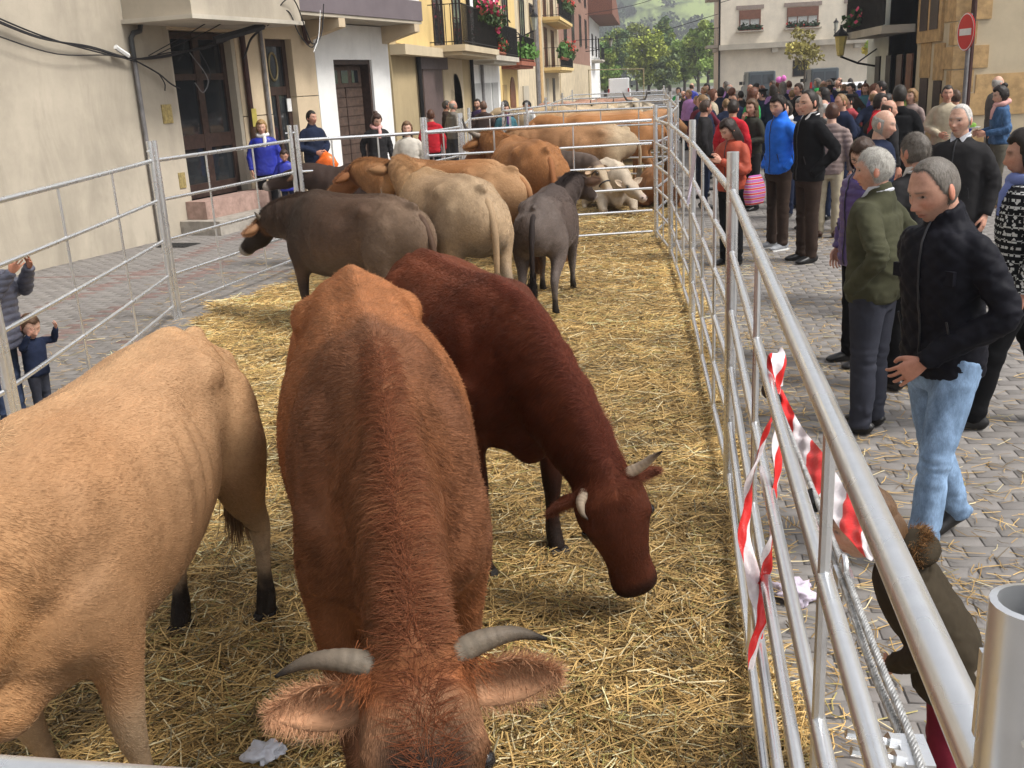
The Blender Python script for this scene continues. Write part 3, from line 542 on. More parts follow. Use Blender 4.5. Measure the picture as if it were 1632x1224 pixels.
panel((-3.40, .735), (-3.87, 5.32), Z5, 'fence panel at the lower left edge of the pen', posts=(0, 0)); panel((-3.87, 5.32), (-4.65, 9.07), Z5, 'left fence panel gripped by the two children', ups=(.36, .68), twin=True); panel((-4.65, 9.07), (-4.30, 11.9), Z5, 'left fence panel in front of the woman and boy in blue', twin=True); panel((-4.30, 11.9), (-2.8, 12.45), Z5, 'left fence panel before the man with the orange bag', ups=(.3, .65), twin=True); post(panel((-2.8, 12.45), (-2.55, 13.7), Z5, 'short fence panel behind the cross fence by the girl', ups=(.5,), twin=True), 1.2, 0)
panel((-2.55, 13.7), (-2.95, 16.6), Z5, 'fence panel in front of the standing group in dark coats', ups=(.2, .5, .8)); panel((-2.95, 16.6), (-2.25, 18.6), Z5, 'fence panel before the woman with the blue jacket'); panel((.03, 13.1), (.22, 14.4), Z6, 'short outward fence panel past the pen corner', ups=(.5,), posts=(0, 1)); panel((.22, 14.4), (.42, 18.2), Z6, 'fence panel along the crowd beside the second pen', ups=(.3, .6)); panel((.42, 18.2), (-2.25, 18.6), Z6, 'cross fence behind the lying white cow', ups=(.25, .5, .75), posts=(1, 1)); panel((.42, 18.2), (.40, 23.2), Z6, 'fence panel along the crowd beside the third pen', ups=(.25, .5, .75)); panel((-2.25, 18.6), (-3.0, 20.8), Z5, 'bowed fence panel by the man with black hair'); panel((-3.0, 20.8), (-2.4, 23.5), Z5, 'fence panel on the left of the pale cattle'); panel((.40, 23.2), (-2.4, 23.5), Z6, 'cross fence in front of the pale cattle', ups=(.25, .5, .75), posts=(1, 1)); panel((.40, 23.2), (.40, 30), Z6, 'fence panel on the crowd side of the pale cattle', ups=(.25, .5, .75)); panel((-2.4, 23.5), (-2.6, 30), Z5, 'long fence panel left of the pale cattle'); panel((.40, 30), (-2.6, 30.2), Z6, 'cross fence behind the pale cattle', posts=(1, 1)); panel((.40, 30), (.40, 38), Z6, 'farthest fence panel on the crowd side', posts=(0, 1)); panel((-2.6, 30.2), (-2.9, 38), Z5, 'farthest fence panel on the house side', posts=(0, 1)); panel((.40, 38), (-2.9, 38), Z6, 'farthest cross fence before the white van', posts=(0, 0))
GOAL = empty('yellow_barrier', (-3.6, 60, 0), 0, 'thin yellow pole frame standing before the white van', 'frame'); m = MB(); m.tube([(0, 0, 0), (0, 0, 2.55)], .03, 8); m.build('pole', M('ochre_pole', (.33, .27, .15), .6), GOAL, True); m = MB(); m.tube([(3.1, 0, 0), (3.1, 0, 2.45)], .03, 8); m.build('pole', MATS['ochre_pole'], GOAL, True); m = MB(); m.tube([(-.05, 0, 2.55), (3.15, 0, 2.45)], .025, 8); m.build('crossbar', MATS['ochre_pole'], GOAL, True)
# ---------------------------------------------------------------- wire rope, clamps, tape, notice
ROPEM = M('wire_rope', (.50, .50, .49), .45, .7, var=.3, scale=80)
RP = empty('wire_rope', (.33, 1.18, 1.19), 0, 'twisted steel wire rope with two clamps outside the near fence', 'rope')
def strand(path, r, nst=6, turns=60, mat=ROPEM, parent=RP, name='strand'):
    pp = catmull(path, 240); T = np.gradient(pp, axis=0); T /= np.linalg.norm(T, axis=1)[:, None]; A = np.cross(T, [0, 0, 1.]); A /= np.linalg.norm(A, axis=1)[:, None]; Bv = np.cross(T, A); m = MB()
    for k in range(nst):
        w = np.linspace(0, turns*2*np.pi, 240)+k*2*np.pi/nst; m.tube(pp+A*np.cos(w)[:, None]*r+Bv*np.sin(w)[:, None]*r, r*.62, 5)
    return m.build(name, mat, parent, 'all')
rp = np.array([(.325, 2.70, 1.19), (.33, 2.383, 1.184), (.33, 2.007, 1.190), (.33, 1.68, 1.192), (.33, 1.39, 1.190), (.33, 1.179, 1.196), (.32, .95, 1.20)])-np.array([.33, 1.18, 1.19])
strand(rp, .0042, turns=34); rp2 = rp[:6].copy(); rp2[:, 2] -= np.array([.010, .012, .030, .012, .022, .010]); rp2[:, 0] -= .006; strand(rp2, .0042, turns=30)
def clamp(c, parent, s=1.):
    m = MB(); m.tube([(c[0], c[1]+.018*math.cos(a), c[2]+.022*math.sin(a)) for a in np.linspace(-.2, math.pi+.2, 12)], .006*s, 8); m.box((c[0]-.014, c[1]-.026, c[2]-.026), (c[0]+.014, c[1]+.026, c[2]-.006)); o = m.build('clamp', GALV, parent, True)
    for k in (-.018, .018): m = MB(); m.tube([(c[0], c[1]+k, c[2]-.055), (c[0], c[1]+k, c[2])], .0055, 8); m.tube([(c[0], c[1]+k, c[2]-.036), (c[0], c[1]+k, c[2]-.026)], .011, 6); m.build('nut', GALV, o)
clamp((0, 1.68-1.18, .002), RP); 
cl = MB(); c0 = np.array([0., .0, .0])
cl.box((-.018, -.045, -.022), (.018, .02, .006)); o = cl.build('clamp', GALV, RP)
for k in (-.030, .006): m = MB(); m.tube([(-.085, k-.005, .016), (.02, k, -.01)], .0062, 8); m.tube([(-.032, k-.002, .004), (-.018, k-.001, .0)], .0125, 6); m.build('nut', GALV, o)
for k, t in ((1, .28), (2, .52)):
    p = rp[k]; m = MB(); m.tube([p+np.array([-.003, .035, -.006]), p+np.array([-.003, -.035, -.009])], .0115, 8); m.build('sleeve', BLACKM, RP, True)
m = MB(); m.lathe([(.0, 0), (.024, .001), (.026, .006), (.0, .008)], 14, c=tuple(rp[0]+np.array([-.01, .02, .012])), M=Matrix.Rotation(R(75), 3, 'X')); m.build('washer', M('rusty_iron', (.085, .055, .04), .7, .4, var=.4, scale=60), RP, True)
m = MB(); m.tube([rp[0]+np.array([0, .03, .01]), rp[0]+np.array([0, -.04, -.002])], .013, 8); m.build('sleeve', BLACKM, RP, True)
def tape_mat():
    b = NB('barrier_tape'); a = b.n('Attribute'); a.attribute_name = 'st'; fr = b.n('Math', operation='FRACT'); b.l(a.outputs['Fac'], fr.inputs[0]); gt = b.n('Math', operation='GREATER_THAN'); gt.inputs[1].default_value = .52; b.l(fr.outputs[0], gt.inputs[0])
    c = b.mix(gt.outputs[0], (.70, .64, .65), (.62, .02, .018)); v = b.coord(); b.bump(b.noise(v, 70, 3), .35, .006); b.p.inputs['Transmission Weight'].default_value = .0; return b.done(.38, 0, .45, c)
TAPEM = tape_mat()
def tape(root, name, pts, width, dirs, rep=.16, off=0., seed=0, slant=.45):
    """ribbon through pts; dirs gives the width direction at each point"""
    A = np.c_[np.array(pts, float), np.array(dirs, float)]; S = catmull(A, 70); P, D = S[:, :3], S[:, 3:6]; D /= np.linalg.norm(D, axis=1)[:, None]; ln = np.r_[0, np.cumsum(np.linalg.norm(np.diff(P, axis=0), axis=1))]; us = np.linspace(-.5, .5, 9)
    N = np.cross(np.gradient(P, axis=0), D); N /= np.linalg.norm(N, axis=1)[:, None]+1e-9; w = width if np.isscalar(width) else np.interp(np.linspace(0, 1, 70), np.linspace(0, 1, len(width)), width)[:, None]
    V = P[:, None, :]+D[:, None, :]*(us[None, :]*w)[:, :, None]+N[:, None, :]*(.006*np.sin(us*7+seed)[None, :]*np.sin(ln*40+seed)[:, None])[:, :, None]
    V2 = V+N[:, None, :]*.0006; n = 70*9; F = np.array([(i*9+j, i*9+j+1, (i+1)*9+j+1, (i+1)*9+j) for i in range(69) for j in range(8)]); me = mesh_np(name, np.vstack([V.reshape(-1, 3), V2.reshape(-1, 3)]), [F, F[:, ::-1]+n], [TAPEM], True)
    st = ((ln[:, None]+us[None, :]*.075*slant*2)/rep+off+8).ravel(); a = me.attributes.new('st', 'FLOAT', 'POINT'); a.data.foreach_set('value', np.r_[st, st].astype(np.float32)); return link(name, me, root)
TP = empty('barrier_tape', (0, 0, 0), 0, 'torn red and white barrier tape knotted to the rope and fluttering', 'tape')
tape(TP, 'streamer', [(.335, 2.72, 1.20), (.35, 2.50, 1.165), (.36, 2.22, 1.185), (.365, 1.92, 1.205), (.365, 1.72, 1.225), (.365, 1.62, 1.24)], [.025, .042, .052, .056, .045, .012], [(1, .2, .3), (.85, .2, .6), (.8, .15, .7), (.85, .2, .5), (.9, .3, .3), (1, .2, .1)], .40, .45, slant=.9)
tape(TP, 'streamer', [(.335, 2.70, 1.22), (.315, 2.72, 1.10), (.28, 2.74, .98), (.255, 2.72, .86), (.25, 2.66, .76), (.275, 2.60, .66), (.285, 2.55, .60), (.265, 2.50, .53), (.25, 2.48, .47)], [.02, .042, .046, .05, .05, .042, .05, .05, .02], [(.6, .8, 0), (.5, .85, .1), (.5, .85, .2), (.6, .8, 0), (.8, .6, 0), (.9, .4, .2), (.7, .7, 0), (.8, .6, .2), (.8, .6, 0)], .30, .4, 2, .8)
tape(TP, 'streamer', [(.335, 2.70, 1.22), (.325, 2.62, 1.05), (.315, 2.58, .88), (.30, 2.60, .72), (.295, 2.66, .60), (.305, 2.72, .50), (.30, 2.72, .42)], [.02, .05, .05, .05, .05, .05, .03], [(.3, .9, .2), (.5, .8, .1), (.4, .9, .2), (.7, .7, 0), (.6, .8, 0), (.5, .8, .2), (.5, .8, 0)], .30, .0, 5, .8)
tape(TP, 'streamer', [(.33, 2.71, 1.20), (.322, 2.73, 1.26), (.325, 2.72, 1.31), (.335, 2.69, 1.285), (.335, 2.69, 1.22)], [.03, .05, .045, .05, .03], [(.6, .7, .2), (.7, .7, .1), (.8, .5, .3), (.8, .5, .1), (.6, .8, 0)], .13, .2, 7)
SHEET = M('lilac_plastic_sheet', (.62, .55, .66), .45, var=.1, bump=.3, bscale=12, bdist=.02)
def crumple(name, c, s, mat, label, cat, seed=0, flat=.35):
    b = MB(); b.ball((0, 0, 0), (s, s*.8, s*flat), 32); V = np.array(b.v); V = V*(1+1.0*fbm(V, 2.6/s, seed, 3)[:, None]); V[:, 2] -= V[:, 2].min(); b.v = [tuple(p) for p in V]; return tag(b.build(name, mat, None, 'all', loc=c), label, cat)
crumple('plastic_bag', (.55, 3.72, 0), .085, SHEET, 'crumpled lilac plastic bag on the paving outside the fence', 'bag', 3); crumple('paper_scrap', (-1.22, 2.54, .05), .06, M('white_paper', (.62, .63, .68), .7), 'crumpled white paper lying in the straw by the horned cow', 'paper', 5)
n = 14; V = []
for i in range(n):
    for j in range(6): t = i/(n-1); V.append((.30+.012*math.sin(t*5+j)+(-.05)*t, 7.55+(j/5-.5)*.16*(1-.35*t)+.05*t, 1.53-.40*t))
F = [(i*6+j, i*6+j+1, (i+1)*6+j+1, (i+1)*6+j) for i in range(n-1) for j in range(5)]; V = np.array(V); V2 = V+np.array([.002, 0, 0]); tag(link('notice_sheet', mesh_np('notice_sheet', np.vstack([V, V2]), [np.array(F), np.array(F)[:, ::-1]+len(V)], [SHEET], True)), 'lilac plastic sheet hanging from the fence rail near the rust jacket', 'notice')
# ---------------------------------------------------------------- straw
def straw_mat():
    b = NB('straw'); return b.done(.55, 0, .35, b.attr('col'))
STRAWM = straw_mat()
def straw_base():
    b = NB('straw_bed'); v = b.coord(); f = b.noise(v, 14, 6, .7); f3 = b.noise(b.coord('Object', (1, .35, 1)), 120, 4, .7, 1.0); f2 = b.noise(v, 1.3, 5); c = b.ramp(f3, [(.25, (.06, .037, .014)), (.5, (.20, .13, .047)), (.75, (.42, .29, .115))]); c = b.mix(b.ramp(f2, [(.45, (0, 0, 0)), (.7, (.6, .6, .6))]), c, (.12, .085, .04)); b.bump(f3, .8, .02); return b.done(.8, 0, .2, c)
SBASE = straw_base()
def inpen(x, y):
    xl = np.interp(y, [.8, 5, 9, 11.5, 12.8], [-3.15, -3.6, -4.35, -4.0, -2.7]); return (x > xl+.12*np.sin(y*3.1)+.1*np.sin(y*7.7)) & (x < np.interp(y, [0, 9, 11.5, 13.2], [.42, .42, .25, .1])+.06*np.sin(y*5.)) & (y > .3) & (y < 13.1)
def sheight(x, y): P = np.stack([x, y, 0*x], 1); return .030+.028*fbm(P, 1.1, 2)+.020*fbm(P, 4, 5)
gx, gy = np.meshgrid(np.linspace(-4.7, .6, 116), np.linspace(.3, 13.1, 260)); fx, fy = gx.ravel(), gy.ravel(); zz = np.where(inpen(fx, fy), np.maximum(sheight(fx, fy), .003), -.05); idx = np.arange(116*260).reshape(260, 116); Q = np.stack([idx[:-1, :-1], idx[:-1, 1:], idx[1:, 1:], idx[1:, :-1]], -1).reshape(-1, 4); Q = Q[(zz[Q] > -.04).any(1)]
tag(link('straw_bed', mesh_np('straw_bed', np.stack([fx, fy, zz], 1), Q, [SBASE], True)), 'trampled layer of straw litter under the cattle in the front pen', 'straw', kind='stuff')
def straws(name, x, y, z, L, W, rng, lift=.08, hue=None):
    n = len(x); a = rng.uniform(0, 2*np.pi, n); el = rng.normal(0, lift, n); d = np.stack([np.cos(a)*np.cos(el), np.sin(a)*np.cos(el), np.sin(el)], 1); s = np.stack([-np.sin(a), np.cos(a), rng.normal(0, .35, n)], 1); s /= np.linalg.norm(s, axis=1)[:, None]; u = np.cross(d, s)
    u *= np.sign(u[:, 2:3]+1e-9); c = np.stack([x, y, z], 1); bend = rng.normal(0, .10, n)[:, None]*L[:, None]; V = np.empty((n, 9, 3))
    for i, t in enumerate((-.5, 0, .5)):
        m = c+d*(L*t)[:, None]+(s*bend+u*np.abs(bend)*.3)*(0 if i == 1 else 1)
        V[:, i*3] = m-s*(W/2)[:, None]; V[:, i*3+1] = m+u*(W*.45)[:, None]; V[:, i*3+2] = m+s*(W/2)[:, None]
    V[:, :, 2] = np.maximum(V[:, :, 2], .004); f = np.array([(0, 1, 4, 3), (1, 2, 5, 4), (3, 4, 7, 6), (4, 5, 8, 7)]); F = (f[None]+(np.arange(n)*9)[:, None, None]).reshape(-1, 4); me = mesh_np(name, V.reshape(-1, 3), F, [STRAWM]); k = rng.random(n)[:, None]; col = np.array([[.32, .19, .058]])*(1-k)+np.array([[.72, .485, .185]])*k; pale = rng.random(n) < .12; col[pale] = np.array([.74, .62, .36]); dk = rng.random(n) < .30; col[dk] *= .33; gr = rng.random(n) < .06; col[gr] = np.array([.36, .30, .10]); tone = (1+.45*fbm(np.stack([x, y, 0*x], 1), .9, 21)+.35*fbm(np.stack([x, y, 0*x], 1), 4., 23))[:, None]; wet = sstep(.30, .45, fbm(np.stack([x, y, 0*x], 1), 2.2, 43)); tone = tone*(1-.42*wet[:, None]); setcol(me, np.repeat(np.clip(col*tone, .01, .8), 9, 0)); return me
rng = np.random.default_rng(5); N = 260000; y = .5+rng.random(N)**1.9*12.4; x = rng.uniform(-4.6, .5, N); k = inpen(x, y); x, y = x[k], y[k]; n = len(x); dist = np.hypot(x, y)
L = rng.uniform(.05, .26, n)*(1+.02*dist); W = rng.uniform(.0026, .0056, n)*(1+.07*np.maximum(dist-4, 0)); z = np.maximum(sheight(x, y), .003)+rng.random(n)**2*.035+.004; tag(link('straw_litter', straws('straw_litter', x, y, z, L, W, rng)), 'loose golden straw stems bedding the front pen', 'straw', kind='stuff')
N = 9000; x = .35+np.abs(rng.normal(0, 1.3, N)); y = 1.0+rng.random(N)**1.3*13; P = np.stack([x, y, 0*x], 1); k = (fbm(P, 1.3, 31) > rng.uniform(-.55, .45, N)-.35*np.exp(-(x-.3)/.35)) & (x < 5); x, y = x[k], y[k]; x2 = rng.normal(-4.6, .45, 900); y2 = rng.uniform(4.5, 13, 900); x = np.r_[x, x2]; y = np.r_[y, y2]; n = len(x); tag(link('stray_straw', straws('stray_straw', x, y, np.full(n, .008), rng.uniform(.04, .16, n), rng.uniform(.003, .005, n), rng, .03)), 'stray straw blown across the paving outside the fence', 'straw', kind='stuff')
# straw in the pens behind
g = MB(); g.box((-2.7, 13.2, -.01), (.35, 37.5, .012)); tag(g.build('straw_bed', SBASE), 'straw floor of the pens further down the street', 'straw', kind='stuff'); N = 26000; x = rng.uniform(-2.6, .32, N); y = rng.uniform(13.1, 24, N); tag(link('straw_litter', straws('straw_litter', x, y, .015+rng.random(N)*.03, rng.uniform(.08, .25, N), rng.uniform(.006, .01, N), rng)), 'straw stems on the floor of the second and third pens', 'straw', kind='stuff')
N = 7000; x = rng.normal(-3.7, .35, N); y = 8.6+np.abs(rng.normal(0, 1.2, N)); k = x > -4.5; x, y = x[k], y[k]
# ---------------------------------------------------------------- cattle
def hair_mat():
    b = NB('animal_hair')
    return b.done(.5, 0, .10, b.attr('col'))
HAIR = hair_mat()
def coat_mat():
    b = NB('animal_coat'); v = b.coord('Object', (1, 1, 1))
    c = b.attr('col')
    v2 = b.coord('Object', (14, 60, 34)); f = b.noise(v2, 1.6, 5, .65, .4)
    c2 = b.mix(b.ramp(f, [(.3, (.0, .0, .0)), (.7, (1, 1, 1))]), b.mix(1.0, c, (.72, .70, .68), 'MULTIPLY'), c)
    b.bump(f, .35, .006)
    return b.done(.62, 0, .12, c2)
COAT = coat_mat()
HORN = (lambda b: (b.bump(b.noise(b.coord('Object', (1, 1, 1)), 90, 4), .5, .004), b.done(.55, 0, .2, b.attr('col')))[1])(NB('horn_keratin'))
HOOF = M('hoof_keratin', (.03, .024, .02), .75, var=.4, scale=30)
EYE = M('dark_eye', (.008, .005, .004), .08, spec=.6, var=0, bump=0)
TORSO = [(-1.03, 1.16, .06, .08, .10, 2, 2), (-.97, 1.10, .16, .19, .24, 2, 2), (-.84, 1.03, .235, .29, .32, 2.0, 2), (-.62, .99, .265, .345, .30, 2.15, 2), (-.45, .97, .285, .36, .30, 2.35, 2),
         (-.22, .95, .325, .365, .33, 2.25, 2), (.02, .94, .350, .375, .36, 2.05, 2.1), (.26, .94, .335, .39, .37, 1.9, 2.1), (.46, .95, .28, .40, .37, 1.75, 2), (.62, .97, .205, .335, .36, 1.75, 2), (.76, .96, .14, .23, .30, 2, 2), (.86, .93, .07, .10, .14, 2, 2)]
HEADS = [(-.12, .05, .05, .06), (-.03, .098, .075, .10), (.10, .118, .085, .14), (.26, .122, .088, .155), (.40, .103, .08, .155), (.56, .083, .075, .125), (.72, .073, .066, .095), (.86, .082, .062, .085), (.95, .078, .052, .072), (1.01, .045, .03, .04)]
def cow_mesh(poll, muz, voxel=.02, wid=1.0, fat=1.0, legs=None, lying=False, hl=.52, neckw=1.0, hsc=1.0, hyaw=None):
    B = Blob()
    B.add(loft([(x, 0, z, w*wid, ht, hb*fat, pt, pb) for x, z, w, ht, hb, pt, pb in TORSO], 44, 36))
    P = np.array(poll, float); Mz = np.array(muz, float); hd = (Mz-P)/np.linalg.norm(Mz-P); yh = hyaw if hyaw is not None else math.atan2(hd[1], hd[0]) if math.hypot(hd[0], hd[1]) > .5 else math.atan2(P[1], P[0]-.3)
    # neck
    n0 = np.array([.40, 0, 1.02]); n1 = np.array([.66, 0, 1.07]); dN = P-n1; ln = np.linalg.norm(dN)
    back = np.array([math.cos(yh), math.sin(yh), 0])
    mid = n1+dN*.5+np.array([0, 0, .05*ln])
    q = P+hd*.02
    nk = [(*n0, .20, .26, .36, 1.7, 2), (*n1, .185*neckw, .24, .32, 1.6, 2), (*mid, .145*neckw, .195, .23, 1.65, 2), (*(P*.8+mid*.2), .12*neckw, .15, .16, 1.8, 2), (*q, .105, .10, .12, 2, 2)]
    yp = math.atan2(P[1], P[0]-.45)
    B.add(loft(nk, 22, 26, yaws=[0, 0, yp*.6, yp, yh]))
    hs = [(*(P+hd*t*hl), w*hsc, a*hsc, b*hsc, 2.5, 2.1) for t, w, a, b in HEADS]
    lat = np.array([-math.sin(yh), math.cos(yh), 0.]); lat -= hd*(lat@hd); lat /= np.linalg.norm(lat); up = np.cross(hd, lat)
    B.add(loft(hs, 26, 26, lat=lat))
    for s in (-1, 1):
        B.add(ellip(P+hd*hl*.25+lat*s*.098*hsc+up*.05*hsc, (.045, .028, .03), np.stack([hd, lat, up], 1)))
        B.add(ellip(P+hd*hl*.93+lat*s*.045+up*.03, (.035, .03, .025), np.stack([hd, lat, up], 1)))
        B.add(ellip((-.50, s*.195*wid, 1.175), (.14, .065, .06))); B.add(ellip((-.95, s*.10, 1.12), (.06, .045, .06)))
        Ms = np.array(Euler((0, R(-18), 0)).to_matrix()); B.add(ellip((.45, s*.175*wid, .99), (.17, .085, .235), Ms))
        B.add(ellip((.58, s*.16*wid, .86), (.11, .075, .15)))
        B.add(ellip((-.74, s*.15*wid, .93), (.21, .14, .27)))
    B.add(ellip((.68, 0, .70), (.15, .095, .13)))
    B.add(ellip((-.91, 0, 1.24), (.10, .04, .045)))
    if lying:
        for s in (-1, 1):
            B.add(loft([(.45, s*.22, .78, .12, .14, .14, 2, 2), (.72, s*.26, .62, .08, .08, .08, 2, 2), (.86, s*.24, .53, .06, .06, .06, 2, 2), (.66, s*.27, .50, .042, .042, .042, 2, 2), (.50, s*.25, .50, .045, .045, .045, 2, 2)], 20, 12, lat=(0, 0, 1)))
            B.add(loft([(-.7, s*.25, .8, .2, .22, .2, 2, 2), (-.42, s*.36, .66, .12, .12, .12, 2, 2), (-.62, s*.42, .54, .06, .06, .06, 2, 2), (-.40, s*.44, .50, .04, .04, .04, 2, 2), (-.26, s*.44, .50, .045, .045, .045, 2, 2)], 20, 12, lat=(0, 0, 1)))
        feet = []
    else:
        legs = legs or {}
        feet = []
        for s, kf, kh in ((1, 'fl', 'hl'), (-1, 'fr', 'hr')):
            df = legs.get(kf, 0.); dh = legs.get(kh, 0.)
            y = .19*wid*s
            B.add(loft([(.50, y*.95, .95, .095, .17, .17, 2, 2), (.47+df*.15, y*1.08, .76, .085, .135, .14, 2, 2), (.48+df*.35, y*1.06, .60, .066, .085, .09, 2, 2), (.50+df*.6, y, .44, .056, .058, .056, 2, 2), (.50+df*.65, y, .38, .05, .05, .052, 2, 2), (.49+df*.85, y, .24, .034, .036, .04, 2, 2), (.49+df*.97, y, .13, .043, .042, .046, 2, 2), (.52+df, y, .065, .046, .046, .046, 2, 2), (.53+df, y, .03, .05, .052, .05, 2, 2)], 34, 16))
            B.add(loft([(-.70, y*.85, 1.02, .12, .22, .22, 2, 2), (-.67+dh*.1, y*1.12, .84, .115, .19, .21, 2, 2), (-.71+dh*.3, y*1.12, .67, .088, .125, .14, 2, 2), (-.80+dh*.5, y*1.05, .54, .058, .075, .085, 2, 2), (-.88+dh*.65, y, .44, .048, .058, .066, 2, 2), (-.885+dh*.7, y, .37, .042, .048, .052, 2, 2), (-.865+dh*.85, y, .23, .034, .037, .04, 2, 2), (-.85+dh*.97, y, .13, .044, .043, .047, 2, 2), (-.82+dh, y, .065, .046, .046, .046, 2, 2), (-.81+dh, y, .03, .05, .052, .05, 2, 2)], 36, 16))
            feet += [(.535+df, y), (-.805+dh, y)]
    me = B.skin(voxel, int(11*(.02/voxel)**1.6)+2)
    V = mverts(me); N = mnorms(me); ay = np.abs(V[:, 1]); hm_ = (V[:, 0] < .75)*1.
    gg = lambda x, y, z, a, b, c: np.exp(-((V[:, 0]-x)/a)**2-((ay-y*wid)/b)**2-((V[:, 2]-z)/c)**2)
    d = -.050*gg(-.27, .22, 1.13, .13, .09, .10)-.028*gg(-.44, .30, .84, .07, .12, .16)-.024*gg(.21, .30, .98, .07, .14, .24)+.030*gg(-.52, .20, 1.21, .07, .05, .05)+.016*gg(.40, .12, 1.27, .12, .05, .05)+.014*gg(.55, .22, .80, .10, .08, .10)-.022*gg(-.80, .17, 1.16, .09, .06, .08)
    d += .013*np.exp(-(V[:, 1]/.030)**2)*sstep(.5, .9, N[:, 2])*sstep(-.95, -.7, V[:, 0])*hm_-.008*np.exp(-((ay-.075)/.03)**2)*sstep(.5, .9, N[:, 2])*sstep(-.9, -.7, V[:, 0])*sstep(.3, .1, V[:, 0])
    d += .0035*np.sin((V[:, 0]+.18*V[:, 2])*2*np.pi/.115)*sstep(.14, .24, ay)*sstep(-.3, -.1, V[:, 0])*sstep(.28, .12, V[:, 0])*sstep(.7, .85, V[:, 2])*sstep(1.24, 1.1, V[:, 2])
    tn = ((V-n1)@(P-n1))/ln; d += .0055*np.sin(tn*38+3*fbm(V, 5, 2))*sstep(.55, .75, V[:, 0])*sstep(.02, .12, ay)*sstep(1.1, .6, tn/ln)
    setverts(me, V+N*d[:, None])
    return me, dict(P=P, hd=hd, lat=lat, up=up, hl=hl, feet=feet)
def cow_cols(me, I, c, rng_seed=0):
    V = mverts(me); N = mnorms(me); n = len(V)
    C = np.tile(np.array(c['base'], float), (n, 1))
    nz = fbm(V, 3.0, rng_seed, 3); nf = fbm(V*np.array([1, 1, 1.]), 9.0, rng_seed+5, 3)
    P, hd, hl = I['P'], I['hd'], I['hl']
    t = (V-P)@hd/hl; rad = np.linalg.norm(V-P-np.outer(t*hl, hd), axis=1)
    headm = sstep(-.14, .04, t)*(rad < .24)
    body = 1-headm
    def blend(key, m):
        nonlocal C
        if c.get(key) is not None: C = mixc(C, c[key], np.clip(m, 0, 1))
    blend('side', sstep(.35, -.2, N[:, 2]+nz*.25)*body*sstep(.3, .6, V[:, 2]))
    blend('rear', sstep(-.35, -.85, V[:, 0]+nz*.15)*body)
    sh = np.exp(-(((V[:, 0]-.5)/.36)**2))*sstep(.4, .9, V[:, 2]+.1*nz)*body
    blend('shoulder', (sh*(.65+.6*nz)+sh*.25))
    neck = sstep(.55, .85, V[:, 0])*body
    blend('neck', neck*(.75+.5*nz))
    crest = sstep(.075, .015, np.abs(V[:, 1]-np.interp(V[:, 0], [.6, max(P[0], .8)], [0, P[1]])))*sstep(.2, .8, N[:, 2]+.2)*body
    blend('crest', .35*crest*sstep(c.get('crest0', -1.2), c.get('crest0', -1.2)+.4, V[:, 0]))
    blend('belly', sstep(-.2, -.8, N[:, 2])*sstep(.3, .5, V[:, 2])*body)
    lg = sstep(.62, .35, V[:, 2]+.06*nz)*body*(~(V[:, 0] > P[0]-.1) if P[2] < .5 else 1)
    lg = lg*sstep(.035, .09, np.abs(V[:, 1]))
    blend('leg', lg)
    if c.get('mud') is not None:
        md = sstep(.30, .16, V[:, 2]+nf*.12)*lg+sstep(.30, .62, nf+.15*sstep(.8, .3, V[:, 2]))*sstep(.95, .5, V[:, 2])*sstep(-.3, -.6, V[:, 0])*body*c.get('mudrear', .8)
        blend('mud', md)
    lat, up = I['lat'], I['up']; a = (V-P)@lat; b = (V-P)@up
    blend('head', headm)
    blend('poll', headm*sstep(.12, -.02, t+nf*.06))
    blend('face', headm*sstep(.10, .28, t)*sstep(.0, .05, b)*sstep(.105, .05, np.abs(a)))
    blend('muzzle', headm*sstep(.80, .90, t+nf*.03))
    if c.get('ring') is not None: blend('ring', headm*sstep(.82, .86, t)*sstep(.98, .94, t)*.8)
    for s in (-1, 1):
        d = np.linalg.norm(V-(P+hd*hl*.95+lat*s*.045+up*.035), axis=1); C = mixc(C, (.006, .004, .004), sstep(.026, .012, d))
        d = np.linalg.norm(V-(P+hd*hl*.29+lat*s*.115+up*.03), axis=1); C = mixc(C, np.array(c['base'])*.25, sstep(.055, .03, d)*.8)
    C = C*(1+.22*nz[:, None]+.16*nf[:, None])
    C = np.clip(C, .003, .9); setcol(me, C); setsmooth(me)
    return C, dict(t=t, head=headm)
def ear_mesh(L=.21, W=.062):
    m, k = 12, 9; V = []
    for i in range(m):
        t = i/(m-1); w = W*(math.sin(math.pi*min(t*.86+.14, 1))**.75)*(1.0 if t < .97 else .5)
        for j in range(k):
            u = j/(k-1)*2-1; V.append((t*L, u*w, -.038*(1-u*u)*math.sin(math.pi*min(1, t*.8+.2))+.02*t*t))
    F = [(i*k+j, i*k+j+1, (i+1)*k+j+1, (i+1)*k+j) for i in range(m-1) for j in range(k-1)]
    V = np.array(V); n = len(V); V2 = V-np.array([0, 0, .008]); F = np.array(F)
    Vb = np.vstack([V, V2]); Fb = [F, F[:, ::-1]+n]
    e = [(i*k, (i+1)*k, (i+1)*k+n, i*k+n) for i in range(m-1)]+[((i+1)*k+k-1, i*k+k-1, i*k+k-1+n, (i+1)*k+k-1+n) for i in range(m-1)]+[((m-1)*k+j, (m-1)*k+j+1, (m-1)*k+j+1+n, (m-1)*k+j+n) for j in range(k-1)]
    return Vb, Fb+[np.array(e)], n
def basis_m(x, y, z, o):
    return Matrix(((x[0], y[0], z[0], o[0]), (x[1], y[1], z[1], o[1]), (x[2], y[2], z[2], o[2]), (0, 0, 0, 1)))
HOOFMESH = None
